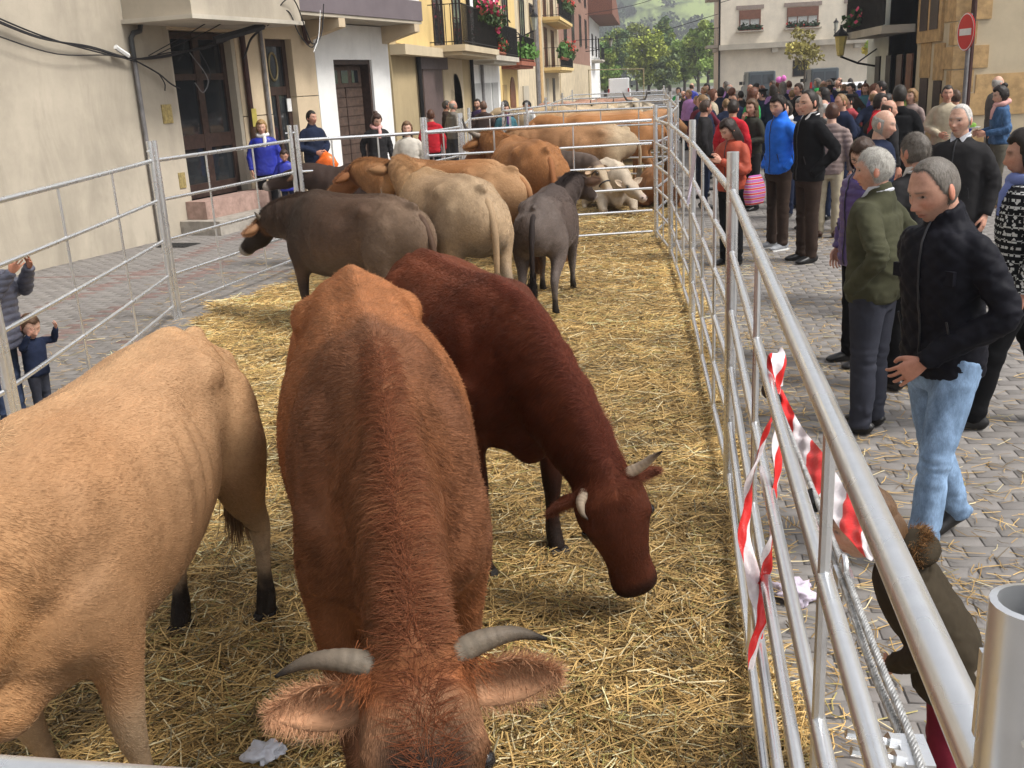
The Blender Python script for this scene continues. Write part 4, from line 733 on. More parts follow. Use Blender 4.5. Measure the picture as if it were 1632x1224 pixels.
def hoof_mesh():
    global HOOFMESH
    if HOOFMESH is None:
        b = MB()
        for s in (-1, 1):
            pr = [(-.045, 0), (.052, 0), (.066, .012), (.040, .060), (-.038, .066)]
            vs = []
            for yy, k in ((s*.004, 1.), (s*.020, 1.06), (s*.050, .88)):
                vs += [(x*k+(.006 if abs(yy) < .03 else -.006), yy*(1 if z < .03 else .86), z) for x, z in pr]
            n = 5; fs = [(0, 1, 2, 3, 4), (14, 13, 12, 11, 10)]
            for r_ in range(2): fs += [(r_*n+j, r_*n+(j+1) % n, (r_+1)*n+(j+1) % n, (r_+1)*n+j) for j in range(n)]
            b.add(vs, fs)
        HOOFMESH = b.mesh('hoof', [HOOF], True)
    return HOOFMESH
COWS = {}
def flow(P, N, I, inf):
    """lie of the coat in cow space"""
    n = len(P); d = np.tile(np.array([-1., 0, -.45]), (n, 1)); d[:, 1] = np.sign(P[:, 1])*.35*np.clip(np.abs(P[:, 1])*6, 0, 1)
    nk = sstep(.5, .9, P[:, 0])[:, None]
    d2 = np.stack([-.35+0*P[:, 0], np.sign(P[:, 1]-I['P'][1]*sstep(.5, 1.2, P[:, 0]))*.8, -.75+0*P[:, 0]], 1)
    d = d*(1-nk)+d2*nk
    h = (sstep(-.05, .1, inf['t'])*inf['h'])[:, None]; lat = I['lat']; a = (P-I['P'])@lat
    d3 = np.tile(I['hd'], (n, 1))+np.sign(a)[:, None]*lat[None, :]*.35
    d = d*(1-h)+d3*h
    d = d-N*(d*N).sum(1)[:, None]; return d/(np.linalg.norm(d, axis=1)[:, None]+1e-9)
def make_cow(loc, phi, s, poll, muz, cols, label, group, voxel=.02, hairs=0, hlen=.02, hrad=.0006, horns=None, earpose=(1.0, -.25, -.25), tailpts=None, tuft=True, earcol=None, seed=0, wid=1.0, fat=1.0, legs=None, lying=False, hl=.52, neckw=1., halter=None, hvar=.27, earpos=.06, hyaw=None, hsc=1.0, fl=1.0, curly=False, hcol=None, zoff=0., earlen=.21, hornr=.03):
    root = empty('cow', (loc[0], loc[1], zoff), R(phi), label, 'cow', group, s)
    me, I = cow_mesh(poll, muz, voxel, wid, fat, legs, lying, hl, neckw, hsc, hyaw); me.name = 'body'
    C, inf = cow_cols(me, I, cols, seed); me.materials.clear(); me.materials.append(COAT)
    body = link('body', me, root)
    P, hd, lat, up = I['P'], I['hd'], I['lat'], I['up']; rng = np.random.default_rng(seed+11)
    # hooves
    for x, y in I['feet']: link('hoof', hoof_mesh(), root, loc=(x, y, 0))
    # ears
    ec = np.array(earcol if earcol is not None else cols['base']); ein = np.clip(ec*1.25+.02, 0, .8)
    for sd in (-1, 1):
        Vb, Fb, n = ear_mesh(earlen, earlen*.27); em = mesh_np('ear', Vb, Fb, [COAT], True)
        t = Vb[:, 0]/earlen
        cc = np.where((np.arange(len(Vb)) < n)[:, None], ein[None, :]*(0.75+.35*t[:, None]), ec[None, :]); setcol(em, cc*(1+.15*fbm(Vb, 60, seed)[:, None]))
        ax = nrm(lat*sd*earpose[0]+hd*earpose[1]*-1+up*earpose[2]); o = P+hd*hl*earpos+lat*sd*.095*hsc-up*.005
        zz = nrm(hd*.55+up*.75); zz = nrm(zz-ax*(zz@ax)); yy = np.cross(zz, ax)
        e = link('ear', em, root); e.matrix_local = basis_m(ax, yy, zz, o)
        if hairs:
            nh = 3000; u = rng.random(nh)**.7; v_ = rng.uniform(-1, 1, nh); w = earlen*.27*np.sin(np.pi*np.minimum(u*.86+.14, 1))**.75
            rt = np.stack([u*earlen, v_*w, -.038*(1-v_*v_)*np.sin(np.pi*np.minimum(1, u*.8+.2))+.02*u*u], 1)
            dd = np.stack([.4+0*u, v_*.9-.25*sd, .3+0*u], 1)+rng.normal(0, .25, (nh, 3)); dd /= np.linalg.norm(dd, axis=1)[:, None]
            hair_obj('ear_hair', rt, dd, np.tile([0, 0, 1.], (nh, 1)), rng.uniform(.012, .030, nh)*(.6+.7*np.abs(v_)), hrad*.8, ein[None, :]*rng.uniform(.7, 1.3, (nh, 1)), HAIR, e, lift=.15)
    # eyes
    for sd in (-1, 1):
        b = MB(); b.ball((0, 0, 0), .021, 12); b.build('eye', EYE, root, True, loc=tuple(P+hd*hl*.29+lat*sd*.110*hsc+up*.03*hsc))
    # horns
    if horns:
        for sd, pts in ((1, horns), (-1, [(-a, b_, c_) for a, b_, c_ in horns])) if not isinstance(horns, dict) else ((1, horns['l']), (-1, horns['r'])):
            pp = catmull([P+lat*a+up*b_+hd*c_ for a, b_, c_ in pts], 34)
            rr = [hornr*(1-.08*i/33-.80*(i/33)**1.6+.018*math.sin(i*2.3)*(i < 18)) for i in range(34)]
            b = MB(); b.tube(pp, rr, 12); hm = b.mesh('horn', [HORN], True)
            tt = np.repeat(np.linspace(0, 1, 34), 12); hc = hcol or ((.17, .14, .105), (.12, .093, .068), (.012, .010, .009))
            cc = np.array([np.interp(tt, [0, .55, .80, .95], [hc[0][k], hc[1][k], hc[1][k]*.6, hc[2][k]]) for k in range(3)]).T
            cc = cc*(1+.15*np.sin(tt*60)[:, None]*(tt < .5)[:, None]+.2*fbm(np.array(b.v), 70, seed)[:, None])
            setcol(hm, np.clip(cc, .01, 1)); link('horn', hm, root)
    # tail
    tp = tailpts or [(-.88, 0, 1.12), (-1.0, 0, 1.15), (-1.09, .004, 1.06), (-1.16, .008, .86), (-1.15, .01, .48)]
    pp = catmull(tp, 16); b = MB(); b.tube(pp, [.040-.020*i/15 for i in range(16)], 10); tm = b.mesh('tail', [COAT], True)
    tc = np.array(cols.get('tail', cols['base'])); setcol(tm, np.clip(np.tile(tc, (len(b.v), 1))*(1+.25*fbm(np.array(b.v), 12, seed)[:, None]), .003, 1)); tl = link('tail', tm, root)
    if tuft and not lying:
        nh = 900 if hairs else 260; e = pp[-1]; k = rng.random(nh); rt = pp[-3][None, :]*(1-k[:, None])+e[None, :]*k[:, None]+rng.normal(0, .012, (nh, 3))
        dd = np.stack([rng.normal(0, .13, nh), rng.normal(0, .13, nh), -np.ones(nh)], 1); dd /= np.linalg.norm(dd, axis=1)[:, None]
        tf = np.array(cols.get('tuft', tc*.5))
        hair_obj('tuft', rt, dd, np.tile([0, 1., 0], (nh, 1)), rng.uniform(.15, .34, nh), .0022 if hairs else .004, tf[None, :]*rng.uniform(.6, 1.4, (nh, 1)), HAIR, tl, curl=.12, lift=.03)
    if hairs:
        w = 1+2.2*inf['head']
        pt, N, ti, Bc = tri_sample(me, hairs, rng, w); cc = (C[ti]*Bc[:, :, None]).sum(1); tv = (inf['t'][ti]*Bc).sum(1); hv = (inf['head'][ti]*Bc).sum(1)
        d = flow(pt, N, I, dict(t=tv, h=hv))
        d = d+.5*np.stack([fbm(pt, 5, 3), fbm(pt, 5, 9), fbm(pt, 5, 15)], 1)*sstep(.2, .9, pt[:, 0])[:, None]; d /= np.linalg.norm(d, axis=1)[:, None]
        ln = hlen*(.7+.6*rng.random(hairs))*(1+.7*sstep(.5, .95, pt[:, 0])*(1-hv))*(1-.35*sstep(.6, .3, pt[:, 2]))*(1-.62*hv*sstep(.0, .2, tv))
        cc = cc*(1+hvar*rng.uniform(-1, 1.1, (hairs, 1)))*(1+1.2*hvar*vnoise(pt*np.array([1, 2.2, 2.2]), 16, seed)[:, None])
        hair_obj('coat_hair', pt, d, N, ln, hrad, np.clip(cc, .003, 1), HAIR, root, curl=.18, lift=.15, rng=rng)
        # topknot and crest
        nk = 4200; a = rng.normal(0, .05, nk); pos = rng.normal(-.015, .02, nk)
        rt = P[None, :]+lat[None, :]*a[:, None]+hd[None, :]*(pos-.005)[:, None]+up[None, :]*(.060-2.2*a*a)[:, None]
        clp = vnoise(np.c_[a*50, pos*30, 0*a], 1, seed+3); dd = hd[None, :]*(.9+.2*rng.normal(0, 1, nk))[:, None]+lat[None, :]*(a*7+clp*.5+rng.normal(0, .15, nk))[:, None]+up[None, :]*(.05+.12*clp)[:, None]
        dd /= np.linalg.norm(dd, axis=1)[:, None]
        pc = np.array(cols.get('poll', cols['base']))
        cl = vnoise(np.c_[a*60, pos*20, 0*a], 1, seed)
        hair_obj('forelock', rt, dd, np.tile(up, (nk, 1)), rng.uniform(.03, .07, nk)*fl, hrad*.9, np.clip(pc[None, :]*(1+.35*cl+.25*rng.normal(0, 1, nk))[:, None], .004, 1), HAIR, root, curl=.30, lift=.16, rng=rng)
        nk = 6500; V = mverts(me); Nn = mnorms(me); cy = np.interp(V[:, 0], [.5, max(P[0], .8)], [0, P[1]])
        wt = sstep(.055, .0, np.abs(V[:, 1]-cy))*sstep(.25, .6, Nn[:, 2])*sstep(.42, .62, V[:, 0])*(1-.6*inf['head'])+1e-7
        rt, Nr, _, _ = tri_sample(me, nk, rng, wt); ycr = np.interp(rt[:, 0], [.5, max(P[0], .8)], [0, P[1]]); u = np.clip((rt[:, 0]-.5)/(P[0]-.5), 0, 1)
        dd = np.stack([rng.normal(-.35, .35, nk), (rt[:, 1]-ycr)*22+rng.normal(0, .35, nk), rng.normal(-.05, .2, nk)], 1); dd -= Nr*(dd*Nr).sum(1)[:, None]; dd /= np.linalg.norm(dd, axis=1)[:, None]
        kc = np.array(cols.get('mane', cols.get('crest', cols.get('neck', cols['base']))))
        hair_obj('mane', rt, dd, Nr, rng.uniform(.025, .05, nk)*(.6+.6*u), hrad*.95, np.clip(kc[None, :]*rng.uniform(.6, 1.4, (nk, 1)), .004, 1), HAIR, root, curl=.3, lift=.16, rng=rng)
    if halter:
        hb = MB()
        for t, k in ((.20, 1.05), (.62, 1.08)):
            w = np.interp(t, [x[0] for x in HEADS], [x[1] for x in HEADS])*k; ht = np.interp(t, [x[0] for x in HEADS], [x[2] for x in HEADS])*k; h2 = np.interp(t, [x[0] for x in HEADS], [x[3] for x in HEADS])*k
            ring = [P+hd*t*hl+lat*w*math.cos(q)+up*(ht if math.sin(q) > 0 else h2)*math.sin(q) for q in np.linspace(0, 2*math.pi, 22)]
            hb.tube(ring, .011, 6)
        hb.build('halter', M('halter_rope', halter, .8), root, True)
    COWS[label] = root
    return root
G_IN = 'cattle in the front pen'; G_FAR = 'cattle in the pens further down the street'
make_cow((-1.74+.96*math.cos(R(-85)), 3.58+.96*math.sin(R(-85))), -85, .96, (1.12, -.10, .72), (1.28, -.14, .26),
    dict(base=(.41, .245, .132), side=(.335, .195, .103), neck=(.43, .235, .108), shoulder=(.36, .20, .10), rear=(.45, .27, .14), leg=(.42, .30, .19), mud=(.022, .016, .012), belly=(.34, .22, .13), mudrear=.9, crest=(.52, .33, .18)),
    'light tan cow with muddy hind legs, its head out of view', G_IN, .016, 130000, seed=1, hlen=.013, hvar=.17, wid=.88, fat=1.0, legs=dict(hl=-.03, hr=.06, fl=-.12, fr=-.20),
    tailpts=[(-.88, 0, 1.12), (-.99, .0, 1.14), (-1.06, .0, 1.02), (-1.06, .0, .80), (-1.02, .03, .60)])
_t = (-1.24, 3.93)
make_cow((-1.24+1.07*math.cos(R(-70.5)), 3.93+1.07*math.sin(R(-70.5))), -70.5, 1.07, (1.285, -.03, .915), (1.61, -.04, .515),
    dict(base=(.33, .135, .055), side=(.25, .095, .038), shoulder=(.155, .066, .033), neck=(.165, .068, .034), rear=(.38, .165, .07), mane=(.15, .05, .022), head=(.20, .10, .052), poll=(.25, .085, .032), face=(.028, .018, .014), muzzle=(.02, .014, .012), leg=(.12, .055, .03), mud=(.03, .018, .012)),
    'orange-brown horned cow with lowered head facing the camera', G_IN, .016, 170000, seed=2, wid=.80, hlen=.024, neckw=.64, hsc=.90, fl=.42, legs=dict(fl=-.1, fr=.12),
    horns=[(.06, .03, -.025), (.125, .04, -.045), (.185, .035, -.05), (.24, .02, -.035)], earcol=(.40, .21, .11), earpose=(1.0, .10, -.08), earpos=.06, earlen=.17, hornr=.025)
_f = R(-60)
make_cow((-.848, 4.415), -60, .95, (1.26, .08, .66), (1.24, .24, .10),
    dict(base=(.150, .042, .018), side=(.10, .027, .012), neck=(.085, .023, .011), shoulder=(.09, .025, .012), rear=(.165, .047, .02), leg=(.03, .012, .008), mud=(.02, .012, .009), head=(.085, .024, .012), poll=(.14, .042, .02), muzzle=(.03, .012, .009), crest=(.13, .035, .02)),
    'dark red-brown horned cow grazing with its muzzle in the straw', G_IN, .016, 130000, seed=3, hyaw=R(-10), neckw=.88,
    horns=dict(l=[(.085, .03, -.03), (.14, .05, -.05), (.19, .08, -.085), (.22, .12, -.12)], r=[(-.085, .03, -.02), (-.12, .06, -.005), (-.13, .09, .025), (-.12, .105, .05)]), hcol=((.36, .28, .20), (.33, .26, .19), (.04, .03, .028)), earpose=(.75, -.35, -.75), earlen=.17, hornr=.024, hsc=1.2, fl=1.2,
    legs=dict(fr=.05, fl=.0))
def dirp(tail, phi, s): return (tail[0]+s*math.cos(R(phi)), tail[1]+s*math.sin(R(phi)))
def cow2(tail, phi, s, *a, **k): return make_cow(dirp(tail, phi, s), phi, s, *a, **k)
TANC = dict(base=(.44, .245, .118), leg=(.42, .30, .19), mud=(.03, .02, .015), muzzle=(.5, .42, .36))
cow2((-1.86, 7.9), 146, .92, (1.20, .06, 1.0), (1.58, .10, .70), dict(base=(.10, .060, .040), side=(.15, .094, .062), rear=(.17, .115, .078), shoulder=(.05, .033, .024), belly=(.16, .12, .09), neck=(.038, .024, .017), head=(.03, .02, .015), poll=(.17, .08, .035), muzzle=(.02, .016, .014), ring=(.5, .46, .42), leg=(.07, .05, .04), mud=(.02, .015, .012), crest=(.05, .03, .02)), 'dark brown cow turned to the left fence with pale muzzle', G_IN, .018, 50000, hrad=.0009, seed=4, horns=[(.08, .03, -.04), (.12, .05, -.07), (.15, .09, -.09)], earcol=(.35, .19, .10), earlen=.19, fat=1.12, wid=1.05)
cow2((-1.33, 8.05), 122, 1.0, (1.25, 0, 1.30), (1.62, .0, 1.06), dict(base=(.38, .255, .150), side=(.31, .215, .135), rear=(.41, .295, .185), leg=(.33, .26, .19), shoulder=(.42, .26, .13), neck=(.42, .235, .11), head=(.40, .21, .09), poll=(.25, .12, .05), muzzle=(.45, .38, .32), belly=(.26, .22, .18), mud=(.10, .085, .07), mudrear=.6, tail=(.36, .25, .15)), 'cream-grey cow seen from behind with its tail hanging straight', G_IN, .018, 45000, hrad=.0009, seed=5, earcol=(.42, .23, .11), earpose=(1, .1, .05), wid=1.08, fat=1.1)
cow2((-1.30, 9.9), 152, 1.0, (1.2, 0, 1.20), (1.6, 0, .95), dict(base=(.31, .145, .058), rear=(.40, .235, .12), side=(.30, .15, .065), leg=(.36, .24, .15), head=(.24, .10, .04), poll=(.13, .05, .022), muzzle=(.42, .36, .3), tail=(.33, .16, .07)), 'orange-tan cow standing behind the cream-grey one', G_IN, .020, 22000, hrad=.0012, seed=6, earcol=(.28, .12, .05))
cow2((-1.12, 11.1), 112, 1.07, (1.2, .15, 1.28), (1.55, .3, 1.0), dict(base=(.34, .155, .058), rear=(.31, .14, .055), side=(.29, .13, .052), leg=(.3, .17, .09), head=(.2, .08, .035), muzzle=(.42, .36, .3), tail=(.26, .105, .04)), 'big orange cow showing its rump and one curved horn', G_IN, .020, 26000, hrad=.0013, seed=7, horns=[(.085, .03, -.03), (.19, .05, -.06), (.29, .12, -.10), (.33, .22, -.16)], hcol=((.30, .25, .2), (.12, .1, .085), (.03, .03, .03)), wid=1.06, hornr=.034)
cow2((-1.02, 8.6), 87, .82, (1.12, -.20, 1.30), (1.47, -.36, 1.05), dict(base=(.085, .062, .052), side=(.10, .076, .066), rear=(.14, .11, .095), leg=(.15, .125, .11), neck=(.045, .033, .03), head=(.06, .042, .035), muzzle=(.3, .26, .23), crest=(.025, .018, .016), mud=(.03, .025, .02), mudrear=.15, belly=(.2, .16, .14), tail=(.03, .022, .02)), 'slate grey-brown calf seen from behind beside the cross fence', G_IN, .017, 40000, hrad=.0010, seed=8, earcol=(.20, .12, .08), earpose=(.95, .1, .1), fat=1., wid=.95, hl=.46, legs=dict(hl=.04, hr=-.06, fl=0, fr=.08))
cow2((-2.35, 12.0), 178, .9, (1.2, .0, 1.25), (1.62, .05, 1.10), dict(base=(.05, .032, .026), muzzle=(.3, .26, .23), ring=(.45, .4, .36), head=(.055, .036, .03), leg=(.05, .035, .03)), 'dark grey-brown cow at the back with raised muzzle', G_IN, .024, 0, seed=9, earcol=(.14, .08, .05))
make_cow((-1.62, 14.6), -30, .84, (1.2, -.05, 1.08), (1.45, -.10, .70), dict(base=(.10, .07, .055), shoulder=(.10, .075, .06), neck=(.12, .09, .075), head=(.45, .33, .22), face=(.5, .4, .28), muzzle=(.5, .42, .36), poll=(.12, .09, .08), leg=(.4, .34, .28)), 'pale cow with a haltered head lowered to the lying one', G_FAR, .022, 0, seed=10, halter=(.05, .05, .055), earcol=(.4, .28, .18))
make_cow((-.66, 16.35), -80, .92, (.98, .12, 1.02), (1.30, .30, .82), dict(base=(.56, .47, .36), side=(.54, .45, .35), head=(.56, .46, .35), muzzle=(.55, .44, .38), leg=(.6, .53, .44)), 'white cow lying on the straw facing the camera', G_FAR, .022, 0, seed=11, lying=True, zoff=-.42, earcol=(.5, .40, .3), tuft=False, earpose=(1, .2, .35))
cow2((-.38, 17.7), 176, .98, (1.2, 0, 1.15), (1.55, 0, .85), dict(base=(.34, .185, .09), side=(.33, .18, .085), rear=(.47, .36, .235), shoulder=(.30, .15, .07), leg=(.44, .34, .23), belly=(.42, .3, .2), tail=(.45, .34, .22), muzzle=(.4, .34, .3)), 'brown and cream cow standing side-on behind the cross fence', G_FAR, .020, 14000, hrad=.0016, seed=12, earcol=(.4, .22, .1))
cow2((.10, 19.25), 174, 1.05, (1.2, 0, 1.25), (1.55, 0, .95), dict(base=(.36, .165, .062), leg=(.3, .17, .09), rear=(.36, .17, .068)), 'orange cow half hidden at the right end of the second pen', G_FAR, .024, 0, seed=13, earcol=(.3, .15, .07))
make_cow((.02, 16.95), 96, .78, (1.0, .12, .9), (1.3, .2, .68), dict(base=(.28, .13, .055), head=(.25, .11, .05), leg=(.25, .13, .07)), 'brown cow lying down by the second pen corner post', G_FAR, .026, 0, seed=14, lying=True, zoff=-.42, earcol=(.25, .12, .06), tuft=False)
far = [((-1.9, 20.2), 10, (.40, .21, .10), 'tan cow just behind the second cross fence, its head to the crowd'), ((.0, 21.4), 170, (.44, .27, .14), 'buff cow turned away from the crowd in the third pen'), ((-1.0, 24.6), 95, (.56, .46, .32), 'pale cow heading away behind the third cross fence'), ((-2.0, 25.0), 60, (.52, .40, .26), 'straw-coloured cow at the left of the pale herd'), ((.05, 25.6), 110, (.60, .52, .40), 'whitish cow at the right of the pale herd, by the crowd'), ((-.9, 27.8), -80, (.58, .50, .38), 'white horned cow looking back over the pale herd'), ((-2.1, 28.2), 170, (.50, .38, .24), 'buff cow at the back left of the pale herd'), ((-.2, 28.6), 160, (.56, .46, .33), 'cream cow at the back right of the pale herd'), ((-1.2, 32.0), 175, (.45, .27, .2), 'pinkish cow in the farthest pen'), ((-.3, 34.0), 165, (.42, .24, .17), 'reddish cow deepest in the farthest pen')]
for k, (t, ph, c, lb) in enumerate(far):
    c = np.array(c); cow2(t, ph, 1.06, (1.15, .1, 1.36 if k == 5 else 1.2), (1.5, .15, 1.1 if k == 5 else .9), dict(base=tuple(c), side=tuple(c*.9), leg=tuple(c*.9), head=tuple(c*.95), muzzle=(.4, .32, .28)), lb, G_FAR, .034, 0, seed=20+k, horns=[(.09, .03, -.03), (.2, .04, -.05), (.27, .10, -.14), (.28, .14, -.26)] if k in (5, 2) else None, tuft=False, earcol=tuple(c*.9), hcol=((.1, .09, .08), (.06, .05, .045), (.02, .02, .02)))
# ---------------------------------------------------------------- people
def skin_mat():
    b = NB('skin'); c = b.attr('col'); v = b.coord(); f = b.noise(v, 60, 4)
    c = b.mix(b.ramp(f, [(.3, (0, 0, 0)), (.7, (1, 1, 1))]), b.mix(1., c, (.82, .78, .76), 'MULTIPLY'), c)
    b.bump(b.noise(v, 160, 3), .12, .002); b.p.inputs['Subsurface Weight'].default_value = .08; b.p.inputs['Subsurface Radius'].default_value = (.01, .004, .002)
    return b.done(.5, 0, .35, c)
SKIN = skin_mat()
def cloth(name, col, rough=.85, var=.18, weave=900, scale=9, spec=.15, bump=.25):
    if name in MATS: return MATS[name]
    b = NB(name); v = b.coord(); f = b.noise(v, scale, 5); c = b.ramp(f, [(.3, tuple(x*(1-var) for x in col)), (.7, tuple(min(1, x*(1+var)) for x in col))])
    b.bump(b.noise(v, weave, 2), bump, .0015); 
    MATS[name] = b.done(rough, 0, spec if max(col) > .05 else spec*.4, c); return MATS[name]
def denim(name, col):
    if name in MATS: return MATS[name]
    b = NB(name); v = b.coord('Object', (1, 1, .5)); f = b.noise(v, 14, 6, .7); g = b.noise(b.coord('Object', (500, 500, 40)), 1, 2)
    c = b.ramp(f, [(.25, tuple(x*.45 for x in col)), (.5, col), (.75, tuple(min(1, x*1.7+.03) for x in col))])
    c = b.mix(.25, c, b.ramp(g, [(.3, (.1, .1, .12)), (.7, (.8, .8, .85))]), 'OVERLAY'); b.bump(g, .2, .001)
    MATS[name] = b.done(.85, 0, .15, c); return MATS[name]
def nordic():
    b = NB('nordic_knit'); v = b.coord('Object', (26, 26, 26)); sx = b.n('SeparateXYZ'); b.l(v, sx.inputs[0])
    w = b.n('TexWave', wave_type='BANDS', bands_direction='Z'); w.inputs['Scale'].default_value = .32; w.inputs['Distortion'].default_value = 0; b.l(v, w.inputs[0])
    ck = b.n('TexChecker'); ck.inputs['Scale'].default_value = 1.6; b.l(v, ck.inputs[0])
    br = b.n('TexVoronoi'); br.inputs['Scale'].default_value = .9; br.inputs['Randomness'].default_value = .15; br.distance = 'MANHATTAN'; b.l(v, br.inputs['Vector'])
    c1 = b.ramp(br.outputs['Distance'], [(.36, (.62, .62, .60)), (.40, (.012, .012, .014))]); c2 = b.mix(b.ramp(w.outputs['Fac'], [(.62, (0, 0, 0)), (.66, (1, 1, 1))]), c1, b.mix(ck.outputs['Fac'], (.012, .012, .014), (.62, .62, .6)))
    b.bump(b.noise(b.coord(), 500, 2), .4, .002); return b.done(.9, 0, .1, c2)
SHOE = M('black_leather', (.012, .011, .011), .4, spec=.4, var=.3)
def skincols(n, tone): return np.tile(np.array(tone, float), (n, 1))
TONE = (.46, .24, .155)
def head_mesh_np(tone=TONE, age=0, hairc=None, bald=0, beard=None, nseg=56, fem=False, jaw=1.0):
    m = nseg*3//4; V = []
    ph = np.linspace(0, np.pi, m+1); th = np.linspace(0, 2*np.pi, nseg, endpoint=False)
    PH, TH = np.meshgrid(ph, th, indexing='ij'); D = np.stack([np.sin(PH)*np.cos(TH), np.sin(PH)*np.sin(TH), np.cos(PH)], -1).reshape(-1, 3)
    V = D*np.array([.098, .0765, .120]); x, y, z = V.T.copy(); fr = np.clip(D[:, 0], 0, 1); bk = np.clip(-D[:, 0], 0, 1)
    lo = sstep(.0, -.118, z)
    y = y*(1-.30*lo*jaw); x = x+.012*lo*fr-bk*.0                                    # jaw narrows, chin forward
    x = np.where(D[:, 0] < 0, x*(1+.08*sstep(-.02, .06, z))*(1-.42*sstep(-.01, -.10, z)), x)  # skull back, nape
    x = np.where((D[:, 0] > 0), x*(1-.05*sstep(.02, .10, z)), x)
    g = lambda cy, cz, sy, sz: np.exp(-((y-cy)/sy)**2-((z-cz)/sz)**2)*sstep(.1, .5, D[:, 0])
    ay = np.abs(y); ga = lambda cy, cz, sy, sz: np.exp(-((ay-cy)/sy)**2-((z-cz)/sz)**2)*sstep(.0, .35, D[:, 0])
    x = x-.003*sstep(.5, .95, D[:, 0])
    x = x+.020*g(0, -.032, .013, .013)+.010*g(0, -.012, .009, .022)+.006*ga(.014, -.036, .007, .008)      # nose
    x = x+.006*ga(.026, .030, .026, .009)-.011*ga(.031, .010, .017, .012)+.004*ga(.031, .009, .010, .007)    # brow, socket, lid
    x = x+.005*ga(.045, -.018, .018, .016)-.004*ga(.040, -.055, .015, .02)                                   # cheek
    x = x+.006*g(0, -.060, .022, .006)+.006*g(0, -.073, .019, .006)-.006*g(0, -.0665, .026, .0028)           # lips
    x = x+.007*g(0, -.103, .020, .013)-.004*g(0, -.086, .02, .006)
    if age: x = x-.0035*age*ga(.028, -.045, .006, .025)-.002*age*g(0, .055, .05, .003)-.002*age*g(0, .07, .05, .003)-.003*age*ga(.030, -.006, .014, .004)
    V = np.stack([x, y, z], 1)
    i, j = np.meshgrid(np.arange(m), np.arange(nseg), indexing='ij'); Q = np.stack([i*nseg+j, (i+1)*nseg+j, (i+1)*nseg+(j+1) % nseg, i*nseg+(j+1) % nseg], -1).reshape(-1, 4)
    C = skincols(len(V), tone)
    C = mixc(C, np.array(tone)*np.array([1.08, .78, .75]), .55*np.exp(-((ay-.04)/.022)**2-((z+.025)/.022)**2)*(D[:, 0] > .2)+.5*g(0, -.036, .016, .014))
    C = mixc(C, np.array(tone)*np.array([.85, .52, .52]), np.clip(1.0*np.exp(-(y/.024)**4-((z+.0665)/.0095)**4)*(D[:, 0] > .5), 0, .75))
    C = mixc(C, np.array(tone)*.16, .85*np.exp(-(y/.024)**4-((z+.0668)/.0022)**2)*(D[:, 0] > .5))
    hc = np.array(hairc if hairc is not None else (.03, .02, .014))
    C = mixc(C, hc*.8, .85*np.exp(-((ay-.030)/.018)**4-((z-.027-.12*np.clip(.03-ay, -.02, .02))/.0042)**2)*(D[:, 0] > .3))     # eyebrows
    C = mixc(C, np.array(tone)*.55, .6*np.exp(-((ay-.031)/.018)**2-((z-.010)/.012)**2)*(D[:, 0] > .3))
    C = mixc(C, (.05, .035, .03), .9*np.exp(-((ay-.031)/.0135)**4-((z-.0085)/.0038)**4)*(D[:, 0] > .3))                    # eye slit
    C = mixc(C, (.5, .45, .42), .7*np.exp(-((ay-.0225)/.0035)**2-((z-.0075)/.0022)**2)*(D[:, 0] > .3)+.7*np.exp(-((ay-.040)/.0035)**2-((z-.0075)/.0022)**2)*(D[:, 0] > .3))
    C = mixc(C, (.03, .015, .012), .8*np.exp(-((ay-.007)/.0035)**2-((z+.044)/.0025)**2)*(D[:, 0] > .6))
    if beard is not None:
        bm = sstep(-.040, -.060, z-.6*np.clip(ay-.045, 0, 1))*sstep(-.25, .1, D[:, 0]); bm = bm*(1-np.exp(-(y/.020)**4-((z+.066)/.008)**4))
        C = mixc(C, beard[0], bm*beard[1])
    return V, Q, C, D
def hair_mask(V, D, style):
    x, y, z = V.T
    if style == 'bald': lim = .012+0*x; top = np.where(D[:, 0] < .25, 1, 0); return sstep(-.085, -.07, z+.05*(D[:, 0] > -.2))*sstep(.055, .035, z+.02*D[:, 0])*(D[:, 0] < .22)
    hl = np.where(D[:, 0] > 0, .062+.02*np.abs(y)/.07-.095*sstep(.58, .10, D[:, 0]), -.02)     # hairline height by direction
    hl = np.where(D[:, 0] < .05, -.055-.03*sstep(-.2, -.7, D[:, 0]), hl)
    if style == 'receding': hl = hl+.05*sstep(.2, .9, D[:, 0])+.03*np.exp(-((np.abs(y)-.04)/.02)**2)*(D[:, 0] > .1)
    if style in ('bob', 'long', 'bun', 'fringe'): hl = hl-.02*(D[:, 0] < .35)-(.022 if style == 'fringe' else 0)*sstep(.3, .8, D[:, 0])
    return sstep(-.004, .010, z-hl)
FINGERS = [(.030, .082, .0), (.010, .094, .0), (-.011, .088, .0), (-.030, .070, .0)]
HANDS = {}
